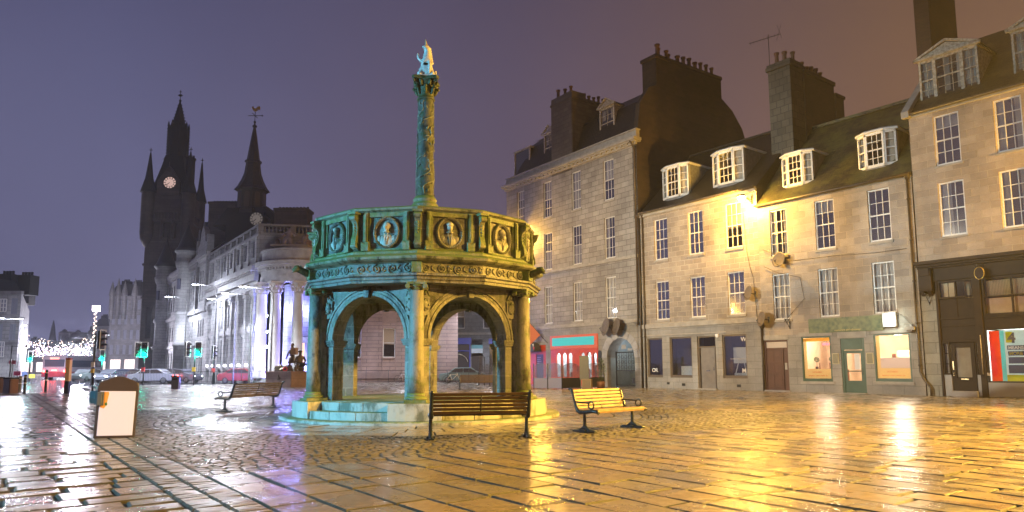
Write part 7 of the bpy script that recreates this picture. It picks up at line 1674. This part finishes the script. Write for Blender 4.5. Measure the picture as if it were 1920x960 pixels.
railing(gp(645, 718), gp(770, 718), 'railing seen through the left arch of the cross'); railing(gp(800, 718), gp(960, 718), 'railing seen through the right arch of the cross')
# big solar compacting bin
b = PG(214, 818.5); BN = empty('street_bin', b, R(-6), 'tall domed street bin with blank white poster and foot pedal', 'bin'); BN.rotation_euler = (0, R(1.6), R(30))
W_, D_, H_ = .355, .36, 1.16
prof = [(-W_, 0), (-W_, H_-.16), (-W_+.02, H_-.08), (-.16, H_+.0), (-.06, H_+.035), (.06, H_+.035), (.16, H_), (W_-.02, H_-.08), (W_, H_-.16), (W_, 0)]
mb = MB(); mb.prism([(x*.965, z) for x, z in prof], -D_+.06, D_-.04); mb.build('body', mat('bin_teal_grey', (.055, .11, .13), .35, c2=(.05, .09, .11)), BN, bevel=.015)
mb = MB()
fr_ = [(x, z) for x, z in prof]; mb.prism(fr_, -D_-.02, -D_+.06); mb.build('front_panel', mat('bin_brown_paint', (.045, .034, .030), .3, spec=.6), BN, bevel=.02)
mb = MB(); mb.box(-W_+.05, W_-.05, -D_-.035, -D_-.02, .05, H_-.25); mb.build('poster', mat('blank_poster', (.60, .65, .92), .25), BN, bevel=.004)
mb = MB(); mb.prism([(-W_+.065, H_-.56), (-W_+.13, H_-.585), (-W_+.17, H_-.52), (-W_+.185, H_-.40), (-W_+.20, H_-.30), (-W_+.19, H_-.265), (-W_+.065, H_-.265)], -D_-.041, -D_-.036); mb.build('poster_motif', mat('motif_orange', (.65, .32, .07), .4), BN)
mb = MB(); mb.prism([(-W_+.145, H_-.52), (-W_+.175, H_-.53), (-W_+.185, H_-.50), (-W_+.165, H_-.46), (-W_+.14, H_-.49)], -D_-.044, -D_-.04); mb.build('poster_leaf', mat('motif_green', (.03, .12, .03), .4), BN)
mb = MB(); mb.box(-W_+.0, -W_+.085, -D_-.12, -D_-.02, H_-.53, H_-.27); mb.box(-W_+.03, -W_+.12, -D_-.09, -D_-.06, H_-.53, H_-.26); mb.build('ashtray', mat('ashtray_metal', (.12, .14, .15), .35, .5), BN, bevel=.01)
mb = MB(); mb.prism([(-D_+.12, H_-.52), (-D_+.50, H_-.52), (-D_+.50, H_-.24), (-D_+.12, H_-.24)], -W_-.035, -W_+.02, 'x'); mb.prism([(-D_+.15, H_-.5), (-D_+.15, H_-.40), (-D_+.45, H_-.26)], -W_-.13, -W_-.03, 'x'); mb.tube([(-W_-.03, -.15, H_-.2), (-W_-.10, -.15, H_-.16), (-W_-.12, .05, H_-.16), (-W_-.03, .1, H_-.2)], .012, 5); mb.build('hopper_door', mat('hopper_teal', (.04, .12, .15), .35), BN, bevel=.01)
mb = MB(); mb.box(-W_+.02, W_-.02, -D_+.0, D_-.06, -.03, .04); mb.build('base', 'black', BN)

# ------------------------------------------------------------------ BENCHES
def make_bench(loc, rz, label, woodm, L=1.86):
    t = empty('bench', loc, rz, label, 'bench', 'timber slat benches around the cross')
    # local: front towards -y, back at +y
    for i, s in enumerate((-1, 1)):
        x = s*L/2
        mb = MB()
        mb.lathe([(.045, .06), (.036, .12), (.034, .38), (.05, .44)], 10, c=(x, .02, 0))
        mb.tube([(x, .30, .025), (x, .16, .03), (x, .05, .10), (x, .02, .14)], [.03, .03, .034, .036], 6); mb.tube([(x, -.26, .025), (x, -.12, .03), (x, -.01, .10), (x, .02, .14)], [.03, .03, .034, .036], 6); mb.cbox((x, .02, .02), (.10, .60, .035)); mb.cbox((x, .02, .03), (.16, .14, .05))
        mb.build('leg', 'iron_blue', t, bevel=.004)
        mb = MB(); P_ = [(x, -.36, .40), (x, -.31, .43), (x, -.20, .44), (x, .0, .415), (x, .14, .405), (x, .20, .43), (x, .24, .50), (x, .28, .62), (x, .33, .78), (x, .375, .87), (x, .42, .89), (x, .45, .87)]
        vs = []
        mb.tube(P_, [.035, .04, .04, .042, .045, .045, .04, .036, .034, .032, .03, .026], 8)
        mb.build('end_frame', 'iron_blue', t)
        mb = MB(); mb.tube([(x, .265, .62), (x, .1, .605), (x, -.08, .605), (x, -.12, .60)], .018, 6); mb.tube([(x, -.16+.075*math.cos(q*PI/8), .555+.075*math.sin(q*PI/8)) for q in range(16)], .018, 6, closed=True); mb.tube([(x, -.16, .48), (x, -.18, .45)], .02, 6)
        mb.build('armrest', 'iron_blue', t)
    x0, x1 = -L/2+.005, L/2-.005
    for k in range(6):                                   # back slats, tangent to the back
        f = k/5; y = .255+.115*f; z = .495+.345*f
        mb = MB(); mb.T = Matrix.Translation((0, y-.015, z)) @ Matrix.Rotation(R(-17), 4, 'X'); mb.box(x0, x1, -.013, .013, -.028, .028); mb.build('back_slat', woodm, t, bevel=.006)
    for k in range(6):
        y = -.30+k*.083; z = (.465, .462, .457, .452, .447, .445)[k]
        mb = MB(); mb.box(x0, x1, y-.032, y+.032, z-.014, z+.014); mb.build('seat_slat', woodm, t, bevel=.006)
    mb = MB(); mb.box(x0, x1, -.345, -.318, .40, .455); mb.build('front_rail', woodm, t, bevel=.006)
    mb = MB(); mb.tube([(0, -.3, .44), (0, .0, .43), (0, .2, .44), (0, .27, .56), (0, .36, .83)], .014, 6); mb.build('centre_strap', 'iron', t)
    return t
def put_bench(pa, pb, label, wm, face=1):
    A, B = PG(*pa), PG(*pb); c = (A+B)/2; d = B-A; L = d.length; rz = math.atan2(d.y, d.x)
    if face < 0: rz += PI
    return make_bench((c.x, c.y, .0), rz, label, wm, L)
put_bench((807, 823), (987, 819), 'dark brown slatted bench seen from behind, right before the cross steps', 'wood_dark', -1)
put_bench((1098, 811), (1187, 802), 'golden lit slatted bench with round armrests, right of the cross', 'wood', 1)
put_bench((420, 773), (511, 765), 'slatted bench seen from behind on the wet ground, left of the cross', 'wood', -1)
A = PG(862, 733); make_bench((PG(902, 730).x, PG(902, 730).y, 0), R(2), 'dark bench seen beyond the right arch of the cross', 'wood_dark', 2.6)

# ------------------------------------------------------------------ WAR MEMORIAL
a, b = PG(497, 725), PG(545, 726.5); c = (a+b)/2
MM = empty('memorial_pedestal', (c.x, c.y, 0), math.atan2(b.y-a.y, b.x-a.x), 'low pink granite pedestal of the memorial with a small carved badge', 'pedestal')
pg = masonry('pink_pedestal', (.42, .28, .22), (.38, .25, .20), (.2, .13, .1), 1.2, .6, .006, .25, bump=.1)
hw = (b-a).length/2+.0; mb = MB(); mb.box(-hw, hw+.0, 0, 3.0, 0, 1.02); mb.box(-hw-.05, hw+.05, -.05, 3.05, 1.02, 1.12); mb.box(-hw-.06, hw+.06, -.06, 3.06, 0, .10); mb.build('block', pg, MM, bevel=.015)
mb = MB(); mb.tube([(.1+.14*math.cos(q), -.01, .62+.12*math.sin(q)) for q in [i*PI/4 for i in range(8)]], .025, 5, closed=True); mb.ball((.1, -.01, .78), (.05, .03, .09), 6, 5); mb.bar((-.08, -.01, .5), (.3, -.01, .62), .03); mb.ball((.33, -.01, .64), (.06, .03, .04), 6, 5); mb.build('badge', 'bronze', MM)
mw = MM.matrix_basis
STZ = 1.12
SM = empty('soldier_statue', Matrix.Translation(c) @ Matrix.Rotation(MM.rotation_euler.z, 4, 'Z') @ Vector((-.05, 1.1, STZ)), R(-10), 'bronze standing soldier in a kilt holding a box on his shoulder', 'statue', 'memorial figures')
J = [(0, 0, .98, .17), (0, 0, 1.18, .15), (0, -.01, 1.40, .19), (0, 0, 1.56, .075), (0, -.03, 1.72, (.11, .12)), (0, -.01, 1.86, .10),
     (-.12, 0, .88, .13), (-.16, -.05, .50, .085), (-.20, .0, .10, .06), (-.22, -.14, .04, .05), (.12, .03, .88, .13), (.20, .12, .50, .085), (.26, .2, .10, .06), (.28, .06, .04, .05),
     (-.24, 0, 1.44, .085), (-.34, -.05, 1.16, .065), (-.40, -.12, .92, .05), (-.42, -.14, .82, .05), (.24, 0, 1.44, .085), (.38, -.10, 1.24, .065), (.36, -.32, 1.34, .05), (.36, -.38, 1.40, .045)]
Ed = [(0,1),(1,2),(2,3),(3,4),(4,5),(0,6),(6,7),(7,8),(8,9),(0,10),(10,11),(11,12),(12,13),(2,14),(14,15),(15,16),(16,17),(2,18),(18,19),(19,20),(20,21)]
skin('body', J, Ed, 'bronze', SM)
mb = MB(); mb.lathe([(.20, 1.06), (.22, .9), (.32, .58), (.30, .57), (.18, .95)], 14, fr=lambda t, z: 1+.04*math.sin(9*t)); mb.build('kilt', 'bronze', SM)
mb = MB(); mb.box(.14, .52, -.52, -.10, 1.18, 1.66); mb.box(.12, .54, -.54, -.08, 1.62, 1.68); mb.build('box', mat('bronze_light', (.35, .2, .08), .45, .4), SM, bevel=.02)
mb = MB(); mb.ball((0, -.02, 1.86), (.13, .14, .10), 10, 8); mb.lathe([(.12, 1.84), (.15, 1.83), (.10, 1.98), (.02, 2.02)], 12); mb.build('bonnet', 'bronze', SM)
for s in (-1, 1): mb = MB(); mb.ball((s*.04, -.145, 1.74), .016, 6, 4); mb.build('eye', 'bronze', SM)
S2 = empty('soldier_statue', Matrix.Translation(c) @ Matrix.Rotation(MM.rotation_euler.z, 4, 'Z') @ Vector((1.15, 1.0, STZ)), R(30), 'bronze seated soldier leaning forward with a rifle across his knees', 'statue', 'memorial figures')
J = [(0, .1, .42, .20), (0, .08, .66, .18), (0, -.02, .92, .22), (0, -.06, 1.10, .08), (0, -.10, 1.25, (.11, .12)), (0, -.09, 1.38, .09),
     (-.16, -.1, .40, .14), (-.24, -.42, .46, .10), (-.24, -.48, .10, .065), (-.24, -.62, .04, .05), (.18, -.1, .40, .14), (.34, -.5, .50, .10), (.52, -.85, .20, .07), (.56, -1.02, .08, .05),
     (-.27, -.02, .96, .10), (-.36, -.18, .72, .07), (-.20, -.38, .60, .05), (-.14, -.44, .58, .045), (.27, -.02, .96, .10), (.38, -.2, .74, .07), (.24, -.42, .62, .05), (.18, -.46, .60, .045)]
skin('body', J, Ed, 'bronze', S2)
mb = MB(); mb.bar((-.42, -.38, .70), (.75, -.62, .42), .06, .09); mb.cyl((.7, -.61, .44), (1.1, -.68, .36), .022, n=6); mb.build('rifle', 'bronze', S2)
mb = MB(); mb.lathe([(.15, 0), (.19, -.02), (.12, .08), (.03, .12)], 12, c=(0, -.09, 1.36)); mb.build('bonnet', 'bronze', S2)
mb = MB(); mb.box(-.35, .35, -.05, .45, 0, .32); mb.build('seat', 'bronze', S2, bevel=.05)
gr = random.Random(9); mb = MB()
mb.ball((0, 0, .10), (.75, .4, .26), 12, 8); mb.ball((-.35, .05, .22), (.4, .3, .24), 10, 7); mb.ball((.25, -.05, .26), (.35, .3, .22), 10, 7)
mb.v = [(x+gr.uniform(-.04, .04), y+gr.uniform(-.04, .04), max(0, z+gr.uniform(-.03, .03))) for x, y, z in mb.v]; mb.sm = [False]*len(mb.sm)
o = mb.build('bronze_kit_heap', 'bronze', None, Matrix.Translation(c) @ Matrix.Rotation(MM.rotation_euler.z, 4, 'Z') @ Vector((-.75, .9, STZ))); tag(o, 'dark heap of bronze packs beside the standing soldier', 'statue')
o = empty('wreath', Matrix.Translation(c) @ Matrix.Rotation(MM.rotation_euler.z, 4, 'Z') @ Vector((.42, .3, STZ+.14)), 0, 'small red poppy wreath leaning at the soldiers feet', 'wreath')
mb = MB(); 
for i in range(16): t = i*PI/8; mb.ball((.13*math.cos(t), 0, .13*math.sin(t)), .05, 6, 4)
mb.build('poppies', mat('poppy_red', (.65, .02, .02), .5), o)
# bicycles against the railing
def bike(px, py, Y, rz, label, m):
    p = PG(px, py); t = empty('bicycle', p, rz, label, 'bicycle', 'bicycles locked to the railing')
    for x in (-.52, .52):
        mb = MB(); mb.tube([(x+.33*math.cos(q*PI/12), 0, .34+.33*math.sin(q*PI/12)) for q in range(24)], .018, 6, closed=True); w = mb.build('wheel', 'black', t)
        mb = MB()
        for q in range(12): a = q*PI/6; mb.bar((x, 0, .34), (x+.32*math.cos(a), 0, .34+.32*math.sin(a)), .006)
        mb.cyl((x, -.03, .34), (x, .03, .34), .03, n=8); mb.build('spokes', 'lead', w)
    mb = MB()
    for a, b in (((-.52, .34), (-.08, .30)), ((-.08, .30), (-.22, .80)), ((-.22, .72), (.36, .78)), ((-.08, .30), (.36, .72)), ((-.52, .34), (-.20, .72)), ((.52, .34), (.34, .88))): mb.cyl((a[0], 0, a[1]), (b[0], 0, b[1]), .02, n=6)
    mb.build('frame', m, t)
    mb = MB(); mb.ball((-.24, 0, .86), (.13, .06, .035), 8, 5); mb.build('saddle', 'black', t)
    mb = MB(); mb.tube([(.30, -.26, .95), (.34, -.1, .93), (.34, .1, .93), (.30, .26, .95)], .014, 6); mb.build('handlebar', 'lead', t)
bike(849, 719.5, 0, R(6), 'pale bicycle locked to the railing, seen through the right arch', mat('bike_cream', (.6, .55, .42), .4)); bike(757, 718.5, 0, R(-4), 'bicycle by the railing at the edge of the left arch', mat('bike_silver', (.45, .40, .40), .4))
# cafe screens
def screen(loc, rz, n, label, low, glass='glass', w=.98, h=1.55, grp='cafe wind screens'):
    t = empty('wind_screen', loc, rz, label, 'screen', grp)
    for i in range(n):
        x0 = i*w
        mb = MB(); mb.cyl((x0, 0, 0), (x0, 0, h), .035, n=8); mb.build('post', 'black', t)
        mb = MB(); mb.box(x0+.03, x0+w-.03, -.02, .02, .06, .68); mb.build('lower_panel', low, t)
        mb = MB(); r = (w-.1)/2; cx_ = x0+w/2; mb.prism([(cx_-r, .70), (cx_+r, .70), (cx_+r, 1.28)]+[(cx_+r*math.cos(a), 1.28+.30*math.sin(a)) for a in [PI*k/10 for k in range(1, 10)]]+[(cx_-r, 1.28)], -.006, .006); mb.build('glass_panel', M['frost'], t)
    mb = MB(); mb.cyl((n*w, 0, 0), (n*w, 0, h), .035, n=8); mb.build('post', 'black', t)
M['frost'] = glassmat('screen_glass', (.80, .80, .82), .14, .15)
lowa = mat('screen_panel_slate', (.11, .11, .19), .45); lowb = mat('screen_panel_black', (.02, .017, .012), .45)
A = PG(1001, 729.5); B = PG(1054, 730); d = B-A; n = 2; screen((A.x, A.y, 0), math.atan2(d.y, d.x), 2, 'slate blue wind screen with arched glass tops beside the pub side door', lowa, w=d.length/2)
A, B = PG(1054, 730), PG(1088, 728.5); d = B-A; screen((A.x, A.y, 0), math.atan2(d.y, d.x), 1, 'black wind screen before the pub door', lowb, w=d.length)
A, B = PG(1097, 728), PG(1133, 727); d = B-A; screen((A.x, A.y, 0), math.atan2(d.y, d.x), 1, 'black wind screen at the right end of the pub front', lowb, w=d.length)
p = PG(1096, 729.5); mb = MB(); mb.box(-.28, .28, -.04, .04, .55, 2.0); mb.box(-.24, -.2, -.02, .02, 0, .6); mb.box(.2, .24, -.02, .02, 0, .6); o = mb.build('menu_stand', mat('menu_brown', (.10, .085, .04), .5), None, p, (0, 0, R(-15)), bevel=.01); tag(o, 'tall brown menu stand between the two black wind screens', 'menu stand')
p = PG(1101, 730.5); mb = MB(); mb.box(-.28, .28, -.22, .22, 0, .62)
for i in range(6): mb.box(-.26+i*.095, -.20+i*.095, -.24, -.22, .03, .58)
o = mb.build('planter', mat('planter_wood', (.20, .13, .05), .6), None, p, (0, 0, R(-15)), bevel=.01); tag(o, 'small slatted wooden planter in front of the menu stand', 'planter')
def potted(loc, h, label, light_dots=False, seed=1):
    t = empty('potted_tree', loc, 0, label, 'plant', 'potted plants by the screens'); mb = MB(); mb.lathe([(.20, 0), (.27, .42), (.25, .44), (.22, .38)], 14); mb.build('pot', 'terra', t)
    mb = MB(); gg = random.Random(seed); mb.tube([(0, 0, .35), (.03, 0, h*.5), (0, .02, h*.9)], [.03, .022, .01], 6)
    for i in range(9): a = gg.uniform(0, 6.28); z = h*(.35+.06*i); mb.tube([(0, 0, z), (.22*math.cos(a), .22*math.sin(a), z+.2)], [.012, .006], 4)
    mb.build('trunk', 'soil', t)
    mb = MB()
    for i in range(420):
        z = gg.uniform(.5, h); r = .30*math.sqrt(gg.random())*(1.1-.5*abs((z-.5)/(h-.5)-.4)); a = gg.uniform(0, 6.28); T = Matrix.Translation((r*math.cos(a), r*math.sin(a), z)) @ Matrix.Rotation(gg.uniform(0, 6), 4, 'Z') @ Matrix.Rotation(gg.uniform(-1, 1), 4, 'X'); s = gg.uniform(.035, .06)
        mb.add([tuple(T @ Vector(v)) for v in ((-s, 0, 0), (0, -s*.5, 0), (s, 0, 0), (0, s*.5, 0))], [(0, 1, 2, 3)])
    mb.build('crown', 'leaf', t)
p = PG(934, 724); potted((p.x, p.y, 0), 2.1, 'leafy potted tree by the screens seen in the right arch', seed=4)
p = PG(1127, 729); potted((p.x, p.y, 0), 1.9, 'thin potted shrub beside the arched passage', seed=8)
A, B = PG(898, 722.5), PG(928, 722.5); d = B-A; screen((A.x, A.y, 0), 0, 3, 'grey wind screen with three arched panes in the right arch', lowa, w=d.length/3, h=2.1)

# ------------------------------------------------------------------ FLOODLIGHTS ON MASTS ADDED OUT OF VIEW TO LIGHT THE SQUARE
def mast(loc, label, m='lead'):  # made-up mast that carries an added flood
    x, y, z = loc; t = empty('added_lamp_mast', (x, y, 0), 0, label, 'lamp mast', 'added lamp masts out of view round the square')
    mb = MB(); mb.tube([(0, 0, 0), (0, 0, z+.2)], [.12, .07], 10); mb.lathe([(.2, 0), (.2, .1), (.12, .3)], 12); mb.build('pole', m, t)
    mb = MB(); mb.box(-.3, .3, -.3, .3, z+.25, z+.4); mb.build('lamp_head', m, t, bevel=.03); return t
def flood(name, loc, to, col, w, size, blend=.5, r=.25): return lamp(name, loc, col, w, r, 'SPOT', to, R(size), blend)
ML = dict(right=(19.5, 19.6, 9.5), left=(-17.5, 9.5, 6.0), far=(-33, 15, 12.5))
mast(ML['right'], 'added sodium lamp mast, unseen right of the picture near the dark shopfront'); mast(ML['left'], 'added cool floodlight mast, unseen left of the picture'); mast(ML['far'], 'added high warm floodlight mast, unseen far left of the picture')
flood('added_sodium_flood', ML['right'], (1, 12.5, 0), SODIUM, 56000, 125, .6)  # added, gold light on the cross and ground from the right
flood('added_teal_ground_flood', ML['left'], (-5.5, 10, 0), (.35, .80, 1.0), 9000, 75, .8)  # added, cool light over the ground at left
mast((14.5, 8.0, 9.0), 'added second sodium lamp mast, unseen right of the camera, near the foreground')
flood('added_sodium_flood', (14.5, 8.0, 9.0), (4.2, 9.2, 0), SODIUM, 46000, 92, .8)  # added, more gold on the right foreground
flood('added_teal_flood', ML['left'], (-3.2, 20.2, 4.9), TEAL, 30000, 47, .35)  # added, teal light on the left faces of the cross
flood('added_warm_flood', ML['far'], (10, 42, 1.5), (1.0, .89, .68), 112000, 48, .75)  # added, lights the terrace fronts from the left
mast((-7, -9, 9), 'added slim neutral lamp mast, unseen behind the camera position')
flood('added_neutral_flood', (-7, -9, 9), (-10.5, 13, 0), (.88, .88, 1.0), 20000, 30, .8)  # added, neutral light for the big bin and the paving round it
street_lamp((-8.6, 61.5, -.11), 8.2, 1.0, 3600, 'added street lamp hidden behind the cross, before the pink granite wing', rz=-PI/2)  # lamp added to light the wing behind the left arch
street_lamp((-1.5, 66, -.11), 8.2, 1.0, 7000, 'added street lamp before the blue shopfront behind the cross', rz=PI/2)  # lamp added to light the fronts behind the right arch
SP = empty('street_lamp', (.95, 39.5, 0), R(90), 'added sodium post lamp hidden behind the right column of the cross', 'street lamp', 'street lamps along the street')  # lamp added for gold light on the ground beyond the arches
mb = MB(); mb.tube([(0, 0, 0), (0, 0, 5.5)], [.08, .05], 8); mb.build('pole', 'iron', SP)
mb = MB(); mb.lathe([(.04, .25), (.22, .15), (.24, .08)], 12, c=(0, 0, 5.5)); mb.build('hood', 'iron', SP); mb = MB(); mb.ball((0, 0, 5.52), .14, 10, 8); mb.build('lens', emit('sodium_dim_glow', (1.0, .62, .22), 45), SP)
l = lamp('sodium_light', (0, 0, 0), SODIUM, 2400, .3); l.parent = SP; l.location = (0, 0, 5.3)
for q in range(3):
    w_ = PY((500, 501, 500)[q], (592, 622, 650)[q], 63.2); mb = MB(); mb.ball((0, 0, 0), .10, 8, 6); o = mb.build('spotlight', M['glow120'], None, w_); tag(o, ['top', 'middle', 'lowest'][q]+' of three small white spotlights between the portico columns', 'spotlight', 'spotlights on the portico')
for (x, y) in ((-21.6, 63.3), (-20.2, 62.6), (-18.3, 62.6)): lamp('portico_uplight', (x, y, .8), (.22, .22, 1.0), 2600, .15); lamp('portico_top_light', (x, y, 6.5), (.25, .28, 1.0), 700, .15)
# haze over the far street, one box around everything
hm = bpy.data.materials.new('haze'); hm.use_nodes = True; hn = hm.node_tree; hn.nodes.clear()
ho = hn.nodes.new('ShaderNodeOutputMaterial'); hv = hn.nodes.new('ShaderNodeVolumePrincipled'); hv.inputs['Color'].default_value = (.80, .82, 1, 1); hv.inputs['Density'].default_value = .00055; hv.inputs['Anisotropy'].default_value = .3
hn.links.new(hv.outputs[0], ho.inputs['Volume'])
mb = MB(); mb.box(-420, 320, -60, 560, -1.2, 70); tag(mb.build('haze', hm), kind='stuff')
